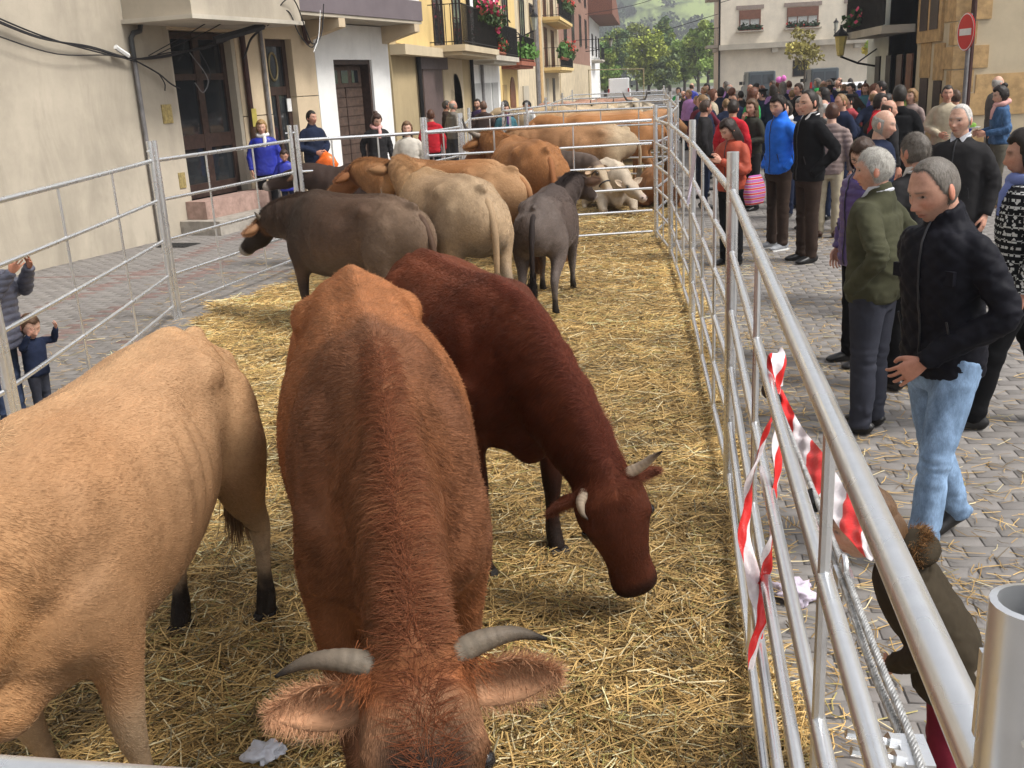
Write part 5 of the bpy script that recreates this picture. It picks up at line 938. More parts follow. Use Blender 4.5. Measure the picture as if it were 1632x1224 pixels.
def hand_np(curl=.35, key=None):
    """right-angle frame: wrist at origin, fingers towards +x, palm facing -z, thumb on +y side"""
    if curl in HANDS: return HANDS[curl]
    B = Blob()
    B.add(loft([(-.03, 0, 0, .027, .020, .020, 2, 2), (.0, 0, 0, .029, .019, .019, 2, 2), (.035, 0, 0, .038, .016, .018, 2.4, 2.4), (.075, 0, 0, .043, .014, .016, 2.5, 2.5), (.092, 0, -.002, .040, .011, .012, 2.4, 2.4)], 14, 16))
    for y, L, _ in FINGERS:
        p = np.array([.080, y*1.08, 0.]); a = curl*.6; pts = [(*p, .0088, .0088, .0088, 2, 2)]
        for seg, f in enumerate((.46, .30, .24)):
            p = p+np.array([math.cos(a), y*4.5, -math.sin(a)])*L*f; r = (.0082, .0076, .0066)[seg]; pts.append((*p, r, r, r, 2, 2)); a += curl*(1.0 if seg == 0 else .8)
        B.add(loft(pts, 12, 10))
    B.add(loft([(.012, .022, -.004, .014, .014, .014, 2, 2), (.045, .046, -.012, .0125, .0125, .0125, 2, 2), (.075, .056, -.022-.02*curl, .0105, .0105, .0105, 2, 2), (.098, .056-.012*curl, -.030-.035*curl, .0085, .0085, .0085, 2, 2)], 12, 10, lat=(0, 0, 1)))
    me = B.skin(.0036, 2); V = mverts(me); F = []
    q = np.empty(len(me.loops), np.int32); me.loops.foreach_get('vertex_index', q); tot = np.empty(len(me.polygons), np.int32); me.polygons.foreach_get('loop_total', tot); st = np.empty(len(me.polygons), np.int32); me.polygons.foreach_get('loop_start', st)
    Q = np.stack([q[st[tot == 4]+k] for k in range(4)], 1); T = np.stack([q[st[tot == 3]+k] for k in range(3)], 1) if (tot == 3).any() else np.zeros((0, 3), int)
    bpy.data.meshes.remove(me); HANDS[curl] = (V, Q, T); return HANDS[curl]
ARM = dict(down=((-.03, .25, 1.14), (.04, .255, .885)), pocket=((-.13, .285, 1.15), (.06, .205, .93)), front=((-.02, .27, 1.13), (.22, .10, 1.03)), phone=((.03, .235, 1.13), (.27, .07, 1.25)), mouth=((.13, .20, 1.17), (.16, .05, 1.42)), hold=((-.03, .25, 1.13), (.23, .17, 1.09)), behind=((-.14, .25, 1.15), (-.16, .06, .98)), cross=((.02, .27, 1.15), (.22, -.04, 1.17)), crotch=((-.02, .29, 1.14), (.17, .07, .93)), swing=((-.13, .26, 1.16), (-.10, .25, .90)), rail=((.18, .22, 1.30), (.34, .16, 1.45)), up=((.10, .24, 1.5), (.18, .18, 1.72)))
def make_person(name, loc, yaw, H=1.73, top=None, bottom=None, label='', group=None, arms=('down', 'down'), head=(0, 0), hair='short', hairc=(.03, .02, .013), tone=TONE, age=0, beard=None, style='jacket', hem=.86, legs=((0, 0), (0, 0)), lean=0., bulk=1.0, belly=0., hero=False, shoe=None, collar=None, wrinkle=.008, stand=True, vox=.016, fem=False, scarf=None, bagc=None, sleeve=True, extras=None, glasses=False, slim=1.0, soles=None, legc=1.0, seed=0, child=False, zipc=None, shirt=None):
    hs = (.165+.042*H)/(.24*H/1.75) if child else 1.05 if hero else 1.04
    s = H/(1.75+(.2*(hs-1) if child else 0)); root = empty('person', loc, R(yaw), label, 'person', group, s); rng = np.random.default_rng(seed+5)
    ln = R(lean); piv = np.array([0, 0, .95])
    def lp(p):
        p = np.array(p, float)
        if p[2] > .95:
            d = p-piv; p = piv+np.array([d[0]*math.cos(ln)+d[2]*math.sin(ln), d[1], d[2]*math.cos(ln)-d[0]*math.sin(ln)])
        return p
    sk = {}
    for i, sd in enumerate((1, -1)):
        e, w = ARM[arms[i]] if isinstance(arms[i], str) else arms[i]
        sk[sd] = [lp((-.005, sd*.172*slim, 1.375)), lp((e[0], sd*e[1]*(1+(bulk-1)*.6), e[2])), lp((w[0], sd*w[1], w[2]))]
    # legs: (hip flex, knee flex) degrees
    lg = {}
    for i, sd in enumerate((1, -1)):
        hf, kf = [R(a) for a in legs[i]]; hp = np.array([0, sd*.09, .92]); kn = hp+.44*np.array([math.sin(hf), 0, -math.cos(hf)])+np.array([0, sd*.01, 0]); an = kn+.40*np.array([math.sin(hf-kf), 0, -math.cos(hf-kf)])
        lg[sd] = (hp, kn, an, hf-kf)
    drop = min(lg[1][2][2], lg[-1][2][2])-.085
    b = bulk
    # ---- top garment
    J = Blob()
    ts = [(hem-.0, .172*b, .128*b), (hem+.05, .178*b, .134*b), (1.00, .174*b, .130*b), (1.10, .172*b, .128*b), (1.22, .176*b*slim, .128*b), (1.32, .180*b*slim, .124*b), (1.385, .172*slim*b, .108*b), (1.43, .140*slim, .090), (1.462, .098*slim, .078), (1.49, .066, .066)]
    if style == 'sweater': ts[0] = (hem, .160*b, .12*b)
    if style == 'coat': ts = [(hem, .20*b, .14*b)]+[t for t in ts if t[0] > hem+.08]
    J.add(loft([(*lp((.012*(1.1 < z < 1.4)-.012*(z > 1.4), 0, z)), w, d+(belly*math.exp(-((z-1.05)/.12)**2)), d, 2.4, 2.4) for z, w, d in ts], 34, 30, lat=(0, 1, 0)))
    aw = .030 if not sleeve else .046
    for sd in (1, -1):
        S, E, W = sk[sd]; kb = b*.5+.5
        wv = W-E; wv = W+nrm(wv)*.012
        J.add(loft([(*(S+np.array([0, -sd*.07, .012])), .06*kb, .06*kb, .06*kb, 2, 2), (*(S+np.array([0, -sd*.015, .0])), .064*kb, .064*kb, .066*kb, 2, 2), (*(S*.75+E*.25), .066*kb, .066*kb, .066*kb, 2, 2), (*(S*.45+E*.55), .062*kb, .062*kb, .062*kb, 2, 2), (*E, .057*kb, .057*kb, .057*kb, 2, 2), (*(E*.5+W*.5), .053*kb, .053*kb, .053*kb, 2, 2), (*wv, .042*kb, .042*kb, .042*kb, 2, 2)], 26, 16, lat=(1, 0, 0) if abs((E-S)[2]) > .1 else (0, 0, 1)))
    if collar: J.add(loft([(*lp((-.012, 0, 1.46)), .088, .085, .085, 2, 2), (*lp((-.002, 0, 1.50)), .076, .076, .076, 2, 2), (*lp((.006, 0, 1.50+collar)), .074, .076, .072, 2, 2)], 8, 22))
    jm = J.skin(vox, 4); V = mverts(jm); N = mnorms(jm)
    if wrinkle:
        arm = np.min([np.linalg.norm(V-sk[sd][1], axis=1) for sd in (1, -1)], axis=0); k = .5+1.2*np.exp(-(arm/.16)**2)+.8*np.exp(-((V[:, 2]-hem-.1)/.12)**2)
        w1 = 1-np.abs(fbm(V*np.array([1, 1, 1.7])+fbm(V, 4, seed)[:, None]*.25, 8, seed+2, 2))*2.2; V = V+N*(wrinkle*k*(np.clip(w1, -.3, 1)**2-.35))[:, None]
    if style == 'puffer':
        q = np.abs(np.sin((V[:, 2]+.012*vnoise(V, 5, seed))*math.pi/.062)); V = V+N*(.014*np.sqrt(q)-.008)[:, None]
    if style == 'quilt':
        a = np.arctan2(V[:, 1], V[:, 0])*.17; q = np.minimum(np.abs(np.sin((V[:, 2]+a*.9)*math.pi/.075)), np.abs(np.sin((V[:, 2]-a*.9)*math.pi/.075))); V = V+N*(.008*np.sqrt(q)-.004)[:, None]
    if style == 'knit':
        V = V+N*(.003*np.sin(V[:, 2]*math.pi*2/.02))[:, None]
    setverts(jm, V); setsmooth(jm); jm.materials.clear(); jm.materials.append(top); jm.name = 'jacket'
    jo = link({'sweater': 'sweater', 'knit': 'sweater', 'coat': 'coat', 'gilet': 'gilet'}.get(style, 'jacket'), jm, root, loc=(0, 0, -drop))
    if zipc:
        zs = []
        for zz in np.linspace(hem+.015, 1.47+(collar or 0), 26):
            k = (np.abs(V[:, 1]) < .03) & (np.abs(V[:, 2]-zz) < .022) & (V[:, 0] > 0)
            if k.any(): zs.append((V[k, 0].max()+.001, .004, zz))
        if len(zs) > 4: zm = MB(); zm.tube(catmull(zs, 40), .0045, 6); zm.build('zip', zipc, jo, True)
        for sd in (1, -1):
            a = R(48); k = (V[:, 2] > .98) & (V[:, 2] < 1.10) & (np.abs(np.arctan2(V[:, 1]*sd, V[:, 0])-a) < .12) & (np.abs(V[:, 1]) < .17)
            if k.any():
                c_ = V[k].mean(0); o_ = nrm([c_[0], c_[1], 0])*.007; pk = MB(); pk.tube([c_+o_+np.array([.018, 0, .055]), c_+o_, c_+o_+np.array([-.018, 0, -.055])], .0045, 6); pk.build('pocket', zipc, jo, True)
    if shirt:
        sm_ = MB()
        for sd in (1, -1): q0, q1, q2, q3 = [lp(t_) for t_ in ((.062, sd*.012, 1.475), (.035, sd*.062, 1.515), (-.03, sd*.070, 1.525), (.085, sd*.045, 1.445))]; sm_.add([q0, q1, q2, q3, q0*1.0+np.array([.004, 0, .004]), q1+np.array([.004, sd*.004, .006]), q2+np.array([0, sd*.006, .006]), q3+np.array([.006, sd*.004, .002])], [(0, 3, 1), (3, 2, 1), (4, 5, 7), (7, 5, 6), (0, 1, 5, 4), (1, 2, 6, 5), (2, 3, 7, 6), (3, 0, 4, 7)])
        sm_.tube([lp((-.012+.066*math.cos(t_), .066*math.sin(t_), 1.492+.012*math.cos(t_+math.pi))) for t_ in np.linspace(.35, 2*math.pi-.35, 18)], .011, 6)
        sm_.build('shirt_collar', shirt, root, True, loc=(0, 0, -drop))
    # ---- trousers
    T = Blob(); lb = legc
    T.add(loft([(0, 0, .78, .135*lb, .10*lb, .10*lb, 2.2, 2.2), (0, 0, .86, .146*b, .108*b, .110*b, 2.2, 2.2), (0, 0, max(.90, min(1.0, hem+.05)), .130*b, .094*b, .094*b, 2.2, 2.2)], 12, 24, lat=(0, 1, 0)))
    for sd in (1, -1):
        hp, kn, an, _ = lg[sd]; u = nrm(an-kn)
        T.add(loft([(*hp, .095*lb, .10*lb, .105*lb, 2, 2), (*(hp*.55+kn*.45), .082*lb, .086*lb, .088*lb, 2, 2), (*kn, .066*lb, .070*lb, .066*lb, 2, 2), (*(kn*.5+an*.5), .063*lb, .064*lb, .070*lb, 2, 2), (*(an-u*.02), .058*lb, .062*lb, .062*lb, 2, 2), (*(an+u*.035), .058*lb, .066*lb, .064*lb, 2, 2)], 30, 18, lat=(0, 1, 0)))
    tm = T.skin(vox, 4); V = mverts(tm); N = mnorms(tm)
    kd = np.exp(-((V[:, 2]-.48)/.10)**2)+1.3*np.exp(-((V[:, 2]-.13)/.09)**2)+.7*np.exp(-((V[:, 2]-.82)/.07)**2)
    V = V+N*(.0075*kd*(fbm(V*np.array([1, 1, 2.0])+fbm(V, 4, seed+3)[:, None]*.2, 10, seed+4, 2)*2))[:, None]
    setverts(tm, V); setsmooth(tm); tm.materials.clear(); tm.materials.append(bottom); tm.name = 'trousers'; link('trousers', tm, root, loc=(0, 0, -drop))
    # ---- shoes
    for sd in (1, -1):
        hp, kn, an, pa = lg[sd]; sb = Blob()
        sb.add(loft([(-.075, 0, .035, .026, .03, .028, 2.2, 3), (-.055, 0, .045, .038, .045, .038, 2.2, 3), (.0, 0, .045, .040, .055, .038, 2.2, 3), (.06, 0, .038, .043, .038, .032, 2.2, 3), (.12, 0, .030, .046, .028, .025, 2.2, 3), (.165, 0, .026, .036, .018, .020, 2.2, 3), (.185, 0, .022, .012, .008, .010, 2, 2)], 22, 16))
        sb.add(loft([(-.02, 0, .05, .036, .04, .04, 2, 2), (-.015, 0, .11, .034, .04, .038, 2, 2)], 6, 14, lat=(0, 1, 0)))
        sm = sb.skin(.010, 3); setsmooth(sm); sm.materials.clear(); sm.materials.append(shoe or SHOE); sm.name = 'shoe'
        tilt = max(-.35, min(.6, -pa*.75)); o = link('shoe', sm, root, loc=(an[0], an[1], an[2]-.085-drop+.0), rot=(0, tilt, sd*R(7)))
        if soles:
            sbx = MB(); sbx.box((-.075, -.04, -.004), (.175, .04, .016)); sbx.build('sole', soles, o)
    # ---- body: head, neck, hands, limbs as one figure
    core = Blob()
    core.add(loft([(0, 0, .90, .10, .08, .08, 2, 2), (*lp((0, 0, 1.2)), .12, .08, .08, 2, 2), (*lp((-.01, 0, 1.42)), .10, .07, .07, 2, 2), (*lp((-.004, 0, 1.48)), .062, .062, .062, 2, 2), (*lp((.008, 0, 1.56)), .056, .058, .058, 2, 2), (*lp((.012, 0, 1.62)), .045, .045, .045, 2, 2)], 20, 20, lat=(0, 1, 0)))
    for sd in (1, -1):
        S, E, W = sk[sd]; core.add(loft([(*(S+np.array([0, -sd*.05, 0])), .04, .04, .04, 2, 2), (*E, .036, .036, .036, 2, 2), (*W, .027, .027, .027, 2, 2)], 14, 10, lat=(1, 0, 0) if abs((E-S)[2]) > .1 else (0, 0, 1)))
        hp, kn, an, _ = lg[sd]; core.add(loft([(*hp, .06, .06, .06, 2, 2), (*kn, .045, .045, .045, 2, 2), (*an, .03, .03, .03, 2, 2), (*(an+np.array([.03, 0, -.04])), .025, .025, .025, 2, 2)], 14, 10, lat=(0, 1, 0)))
    cm = core.skin(.018, 3)
    vv = mverts(cm); q = np.empty(len(cm.loops), np.int32); cm.loops.foreach_get('vertex_index', q); st = np.empty(len(cm.polygons), np.int32); cm.polygons.foreach_get('loop_start', st); tot = np.empty(len(cm.polygons), np.int32); cm.polygons.foreach_get('loop_total', tot)
    Vs = [vv]; Fs = [np.stack([q[st[tot == 4]+k] for k in range(4)], 1)]; Cs = [skincols(len(vv), np.array(tone)*.95)]; off = len(vv); bpy.data.meshes.remove(cm)
    hy, hpz = R(head[0]), R(head[1]); hc_ = lp((.02, 0, 1.618+.10*(hs-1)*child)); Rm = np.array((Matrix.Rotation(hy, 3, 'Z') @ Matrix.Rotation(hpz, 3, 'Y')))
    hv, hq, hcC, hD = head_mesh_np(tone, age, hairc, beard=beard, nseg=72 if hero else 40, fem=fem)
    pivot = np.array([-.02, 0, -.09])
    def hx(P): return (np.asarray(P)*hs-pivot)@Rm.T+pivot+hc_
    if beard is None and not fem and not child: pass
    hm = hair_mask(hv, hD, hair)
    sh = sstep(.2, .8, hm)*.75; hcC2 = mixc(hcC, np.array(hairc)*.8+np.array(tone)*.1, sh)
    Vs.append(hx(hv)); Fs.append(hq+off); Cs.append(hcC2); off += len(hv)
    for sd in (1, -1):
        ev, eq, _ = ellip((0, 0, 0), (.019, .009, .032), n=12); ev = ev @ np.array(Matrix.Rotation(R(-12), 3, 'Y')).T @ np.array(Matrix.Rotation(R(24*sd), 3, 'Z')).T+np.array([-.012, sd*.078, -.008])
        Vs.append(hx(ev)); Fs.append(eq+off); Cs.append(skincols(len(ev), np.array(tone)*np.array([1.05, .8, .75]))); off += len(ev)
        if arms[0 if sd == 1 else 1] in ('pocket',): continue
        S, E, W = sk[sd]; f = nrm(W-E); a = arms[0 if sd == 1 else 1]
        side = np.array([1., 0, 0]) if abs(f[0]) < .75 else np.array([0, 0, 1.]); side = nrm(side-f*(side@f)); nz = np.cross(f, side)
        if a in ('down', 'swing'): nz = np.array([0, sd*1., 0]); nz = nrm(nz-f*(nz@f)); side = np.cross(nz, f); side = side if side[0] > 0 else -side
        else: side = nrm(np.array([0, 0, 1.])-f*f[2]); nz = np.cross(f, side)*1.; nz = nz if nz[1]*sd > 0 else -nz
        cv, cq, ct = hand_np(.95 if a in ('rail', 'hold', 'phone', 'mouth') else .45)
        hsz = 1.0 if not child else .95
        pv = W+(cv[:, 0:1]*f+cv[:, 1:2]*side+cv[:, 2:3]*nz)*hsz+f*.012
        if np.linalg.det(np.stack([f, side, nz], 1)) < 0: cq = cq[:, ::-1]
        Vs.append(pv); Fs.append(cq+off); Cs.append(skincols(len(pv), np.array(tone)*np.array([1.0, .86, .82]))); off += len(pv)
    bm_ = mesh_np('body', np.vstack(Vs), [np.vstack(Fs)], [SKIN], True); setcol(bm_, np.clip(np.vstack(Cs), .003, 1)); body = link('body', bm_, root, loc=(0, 0, -drop))
    # ---- hair
    hmat = HAIR
    hc0 = np.array(hairc)
    if hair not in ('none',):
        cv = hv+hD*np.array([1, 1, 1.])*((.006 if hero else .010)*hm*(1.0 if hair in ('short', 'receding', 'bald') else 2.2))[:, None]
        z = cv[:, 2]
        if hair in ('bald', 'receding'): cv = hv+hD*(.0035*hm)[:, None]
        cv = cv+hD*(fbm(hv*np.array([1, 1, .6]), 45, seed, 2)*(.006 if hair not in ('bald', 'receding') else .002)*hm)[:, None]
        cv = cv-hD*(.004*(1-sstep(.0, .5, hm)))[:, None]; keep = hm[hq].max(1) > .03; hb = Blob(); used = hq[keep]
        ids = np.unique(used); mp = -np.ones(len(hv), int); mp[ids] = np.arange(len(ids)); A = hx(cv[ids]); Fq = mp[used]; lst = [Fq]; cols = [np.tile(hc0, (len(ids), 1))]
        if hair in ('long', 'bob', 'fringe', 'bun'):
            Lz = {'long': -.23, 'bob': -.105, 'fringe': -.105, 'bun': -.05}[hair]
            cur = []
            for t in np.linspace(0, 1, 9):
                zz = .03+(Lz-.03)*t; wv = .082+.012*math.sin(math.pi*min(1, t*1.1))-.02*(t > .9); 
                for a_ in np.linspace(R(62 if hair != 'bun' else 100), R(298 if hair != 'bun' else 260), 25):
                    cur.append((wv*1.10*math.cos(a_)-.012-.01*t, wv*math.sin(a_), zz+.006*math.sin(a_*9+seed)))
            cur = np.array(cur); cur = cur+nrm(np.array([1., 0, 0]))*0+(fbm(cur*np.array([1, 1, .25]), 40, seed+1, 2)*.010)[:, None]*np.sign(cur)*np.array([1, 1, 0])
            n0 = len(A); A = np.vstack([A, hx(cur)]); lst.append(np.array([(n0+i*25+j, n0+i*25+j+1, n0+(i+1)*25+j+1, n0+(i+1)*25+j) for i in range(8) for j in range(24)])); cols.append(np.tile(hc0, (len(cur), 1)))
        if hair == 'bun':
            ev, eq, _ = ellip((-.075, 0, .115), (.045, .045, .04), n=14); ev = ev+(fbm(ev, 60, seed)*.006)[:, None]; n0 = len(A); A = np.vstack([A, hx(ev)]); lst.append(eq+n0); cols.append(np.tile(hc0, (len(ev), 1)))
        hmz = mesh_np('hair', A, lst, [COATH], True); setcol(hmz, np.clip(np.vstack(cols)*(1+.35*fbm(A*np.array([1, 1, .3]), 70, seed)[:, None]), .003, 1)); ho = link('hair', hmz, root, loc=(0, 0, -drop))
        if hero:
            nh = 11000; wt = hm; hd_me = mesh_np('t', hx(hv), [hq]); pt, Nn, ti, Bc = tri_sample(hd_me, nh, rng, wt**2+1e-6); bpy.data.meshes.remove(hd_me)
            dl = (hD[ti]*Bc[:, :, None]).sum(1); loc_d = np.stack([-.35*np.ones(nh)+.9*(dl[:, 0] > .3), dl[:, 1]*.5, -.5-.5*(dl[:, 2] < .5)+1.0*(dl[:, 2] > .75)*0], 1)@Rm.T
            if hair in ('short', 'receding', 'bald'): loc_d = np.stack([.55*(dl[:, 2] > .4)-.1, dl[:, 1]*.8, -.8*(1-dl[:, 2])], 1)@Rm.T
            loc_d += rng.normal(0, .2, (nh, 3)); loc_d -= Nn*(loc_d*Nn).sum(1)[:, None]; loc_d /= np.linalg.norm(loc_d, axis=1)[:, None]+1e-9
            hair_obj('hair_strand', pt, loc_d, Nn, rng.uniform(.016, .034, nh)*(.42 if hair in ('bald', 'receding') else 1.1), .0005, np.clip(hc0[None, :]*rng.uniform(.55, 1.5, (nh, 1)), .004, 1), HAIR, ho, lift=.22, curl=.25, rng=rng)['kind'] = 'stuff'
    if hero and not child:
        for sd in (1, -1):
            e = MB(); e.ball((0, 0, 0), .0085, 12, 0); ob = e.build('eye', EYE, root, True); ob.location = tuple(hx(np.array([[.0765, sd*.031, .0085]]))[0]-np.array([0, 0, drop])); ob.scale = (.6, 1, .6); ob.rotation_euler = (0, hpz, hy)
    if glasses:
        g = MB()
        for sd in (1, -1):
            ring = [(.093, sd*.032+.021*math.cos(a), .006+.016*math.sin(a)) for a in np.linspace(0, 2*math.pi, 15)]; g.tube(hx(ring), .0018, 5); g.tube(hx([(.092, sd*.053, .010), (.04, sd*.078, .012), (-.01, sd*.082, .008)]), .0018, 5)
        g.tube(hx([(.095, -.011, .008), (.097, 0, .010), (.095, .011, .008)]), .0018, 5); g.build('glasses', M('spectacle_frame', (.02, .015, .012), .4), root, True, loc=(0, 0, -drop))
    if scarf:
        sc = MB(); ring = [lp((.005+.088*math.cos(a), .085*math.sin(a), 1.495-.025*math.cos(a)+.006*math.sin(3*a))) for a in np.linspace(0, 2*math.pi, 25)]; sc.tube(ring, [.036+.006*math.sin(5*a) for a in np.linspace(0, 2*math.pi, 25)], 10)
        sc.tube([lp((.085, .03, 1.48)), lp((.125, .035, 1.40)), lp((.135, .02, 1.28))], [.034, .036, .026], 8); sc.build('scarf', scarf, root, True, loc=(0, 0, -drop))
    P_INFO[root.name] = dict(drop=drop, sk=sk, hx=hx, s=s)
    return root
P_INFO = {}
def coath():
    b = NB('head_hair'); c = b.attr('col'); v = b.coord('Object', (90, 90, 12)); f = b.noise(v, 2, 3); c = b.mix(b.ramp(f, [(.3, (0, 0, 0)), (.7, (1, 1, 1))]), b.mix(1., c, (.45, .43, .4), 'MULTIPLY'), c); b.bump(f, .6, .004); return b.done(.5, 0, .3, c)
COATH = coath()
T1 = (.53, .295, .21); T2 = (.60, .37, .275); T3 = (.46, .235, .155); GW = 'onlookers on the right side of the pen'; GL = 'onlookers on the left side of the pen'
BLK = cloth('black_nylon', (.010, .010, .014), .6, spec=.2, weave=300); NAVY = cloth('navy_cloth', (.016, .022, .045)); DKGREY = cloth('dark_grey_cloth', (.045, .045, .05)); DKBROWN = cloth('dark_brown_cord', (.040, .027, .021), weave=260, bump=.5); CHAR = cloth('charcoal_wool', (.024, .023, .024)); BLKW = cloth('black_wool', (.010, .010, .011)); JEANS = denim('light_wash_denim', (.20, .30, .44)); DJEANS = denim('dark_denim', (.03, .045, .085)); DENIMJ = denim('denim_jacket_cloth', (.045, .10, .20)); OLIVEK = cloth('olive_knit', (.058, .058, .034), .95, weave=420, bump=.5); SLATE = cloth('slate_trousers', (.036, .038, .050)); PURP = cloth('purple_nylon', (.060, .035, .15), .4, spec=.4); BLUEJ = cloth('bright_blue_fleece', (.018, .135, .62), .7); RUST = cloth('rust_leather', (.36, .070, .040), .55); TAUPE = cloth('taupe_quilt', (.22, .165, .15), .6); BEIGEJ = cloth('beige_cotton', (.42, .36, .26)); KHAKI = cloth('khaki_cotton', (.36, .31, .22)); ROYAL = cloth('royal_blue_nylon', (.020, .030, .30), .45, spec=.4); REDW = cloth('red_wool', (.42, .015, .025)); GREYW = cloth('grey_tweed', (.16, .145, .125)); PINKS = cloth('pink_scarf', (.62, .34, .31)); WHITES = cloth('white_scarf', (.65, .62, .60)); ORANGE = cloth('orange_plastic', (.80, .15, .02), .35, spec=.5); PARKA = cloth('olive_parka', (.042, .033, .022)); MAROON = cloth('maroon_cord', (.14, .012, .025)); GREYPUF = cloth('blue_grey_puffer', (.075, .078, .105), .4, spec=.4); WINE = cloth('wine_wool', (.10, .012, .022)); GREEN = cloth('green_cotton', (.03, .30, .08)); LILAC = cloth('lilac_cotton', (.42, .22, .5)); WHITEC = cloth('white_cotton', (.62, .62, .6)); TEAL = cloth('teal_cotton', (.05, .14, .17)); STRIPE = cloth('red_stripe_knit', (.30, .05, .06)); SNEAK = M('grey_sneaker', (.30, .31, .33), .6, var=.3); BROWNSH = M('brown_shoe', (.06, .03, .018), .5)
NORD = nordic(); ZIP = M('dark_zip', (.05, .05, .055), .4, .6); SHIRT = cloth('pale_shirt', (.55, .56, .60)); PINKSH = cloth('white_shirt', (.66, .64, .63))
p = make_person('p', (1.17, 4.18, 0), -148, 1.73, BLK, JEANS, 'man in black quilted jacket and light jeans with hand at his hip', GW, arms=('crotch', 'swing'), head=(-6, 20), hair='receding', hairc=(.17, .15, .13), tone=T1, age=1.2, style='quilt', hem=.84, legs=((14, 8), (-12, 14)), hero=True, collar=.035, bulk=.99, vox=.011, seed=1, zipc=ZIP, beard=((.18, .13, .11), .35), wrinkle=.006, lean=5)
i_ = P_INFO[p.name]; m = MB()
for sd in (1, -1): m = MB(); m.box((.128, sd*.10-.055, 1.245), (.146, sd*.10+.055, 1.30)); m.build('pocket_flap', BLK, p, loc=(0, 0, -i_['drop']))

make_person('p', (1.22, 5.78, 0), 148, 1.62, OLIVEK, SLATE, 'white-haired man in an olive sweater with hands in pockets', GW, arms=('pocket', 'pocket'), head=(20, 6), hair='short', hairc=(.50, .48, .44), tone=T1, age=1, style='sweater', hem=.84, hero=True, collar=.02, shirt=SHIRT, bulk=1.14, belly=.05, vox=.012, legc=1.15, seed=2)
make_person('p', (1.42, 7.2, 0), 200, 1.60, PURP, BLKW, 'woman in a purple puffer jacket wearing glasses', GW, arms=('down', 'down'), head=(40, 25), hair='bob', hairc=(.06, .032, .02), tone=T2, style='puffer', fem=True, glasses=True, collar=.05, hem=.78, bulk=1.05, hero=True, seed=3, zipc=ZIP)
make_person('p', (1.62, 6.6, 0), 120, 1.64, CHAR, BLKW, 'man in a dark suit jacket with thinning grey hair, back turned', GW, arms=('down', 'down'), head=(0, 10), hair='short', hairc=(.16, .14, .12), tone=T1, age=1, style='jacket', hem=.78, bulk=1.1, hero=True, seed=4, shirt=PINKSH)
make_person('p', (2.42, 8.6, 0), -125, 1.72, CHAR, CHAR, 'white-haired man in a dark open-collar coat facing left', GW, arms=('down', 'down'), head=(-8, 4), hair='receding', hairc=(.62, .60, .57), tone=T2, age=1.4, style='coat', hem=.62, bulk=1.15, hero=True, seed=5, shirt=SHIRT, zipc=ZIP)
make_person('p', (1.92, 9.2, 0), -20, 1.68, NAVY, CHAR, 'nearly bald old man in navy pullover in profile', GW, arms=('down', 'down'), head=(-10, 10), hair='bald', hairc=(.45, .43, .4), tone=T2, age=1.3, style='sweater', bulk=1.1, seed=6)
p = make_person('p', (2.02, 5.85, 0), 172, 1.70, NORD, BLKW, 'person in a black and white patterned knit sweater at the right edge', GW, arms=('down', 'down'), head=(0, 8), hair='bob', hairc=(.02, .014, .01), tone=T1, style='knit', hem=.80, bulk=1.12, legs=((16, 4), (-16, 12)), fem=True, scarf=cloth('blue_print_scarf', (.16, .2, .42)), vox=.012, seed=7)
p = make_person('p', (4.82, 15.3, 0), 178, 1.68, DENIMJ, cloth('olive_jeans', (.09, .08, .06)), 'woman in denim jacket and pink scarf carrying a plate', GW, arms=('hold', 'hold'), head=(10, 12), hair='bun', hairc=(.02, .014, .012), tone=T2, style='jacket', hem=.92, fem=True, scarf=PINKS, seed=8, shoe=M('tan_shoe', (.33, .2, .12), .6))
m = MB(); m.lathe([(0, 0), (.09, .005), (.12, .02), (.12, .024), (.085, .012), (0, .01)], 16, c=(4.42, 15.25, 1.12)); o = m.build('food_plate', WPAINT, None, True); tag(o, 'white plate of green food held by the woman in denim', 'plate'); m = MB(); m.ball((4.42, 15.25, 1.165), (.07, .07, .04), 10); m.build('food', LEAF('salad', (.2, .38, .06)), o)
make_person('p', (5.75, 18.6, 0), 175, 1.76, cloth('brown_grey_coat', (.09, .08, .072)), DKGREY, 'old man with white fringe of hair in a brown-grey coat by the corner house', GW, head=(-150, 0), hair='bald', hairc=(.5, .48, .45), tone=T2, age=1, bulk=1.1, seed=9)
make_person('p', (4.35, 16.3, 0), -100, 1.70, BEIGEJ, DKGREY, 'man in a beige jacket standing by the sign pole', GW, arms=('down', 'front'), hair='short', hairc=(.05, .04, .03), tone=T1, seed=10, bulk=1.05)
make_person('p', (3.15, 14.0, 0), 78, 1.78, BLKW, BLKW, 'tall man in black seen from behind', GW, hair='short', hairc=(.03, .025, .02), seed=11, bulk=1.1)
make_person('p', (4.3, 18.2, 0), -140, 1.62, TAUPE, NAVY, 'fair-haired woman behind the tall man in black', GW, hair='bob', hairc=(.30, .17, .07), tone=T2, fem=True, seed=12); make_person('p', (3.4, 16.4, 0), -30, 1.62, REDW, NAVY, 'dark-haired young woman left of the tall man in black', GW, hair='bob', hairc=(.03, .02, .016), tone=T2, fem=True, seed=13); make_person('p', (4.75, 17.3, 0), 100, 1.60, cloth('cobalt_cotton', (.03, .05, .30)), NAVY, 'person in cobalt blue between the beige jacket and the tall man', GW, hair='short', hairc=(.10, .06, .04), seed=14)
make_person('p', (1.45, 12.25, 0), -150, 1.79, BLUEJ, DKBROWN, 'young man in a bright blue fleece and dark trousers', GW, arms=('pocket', 'pocket'), head=(15, 14), hair='short', hairc=(.022, .015, .012), tone=T2, style='jacket', hem=.86, collar=.05, zipc=ZIP, shoe=SNEAK, soles=WPAINT, hero=True, seed=15, beard=((.08, .05, .04), .4))
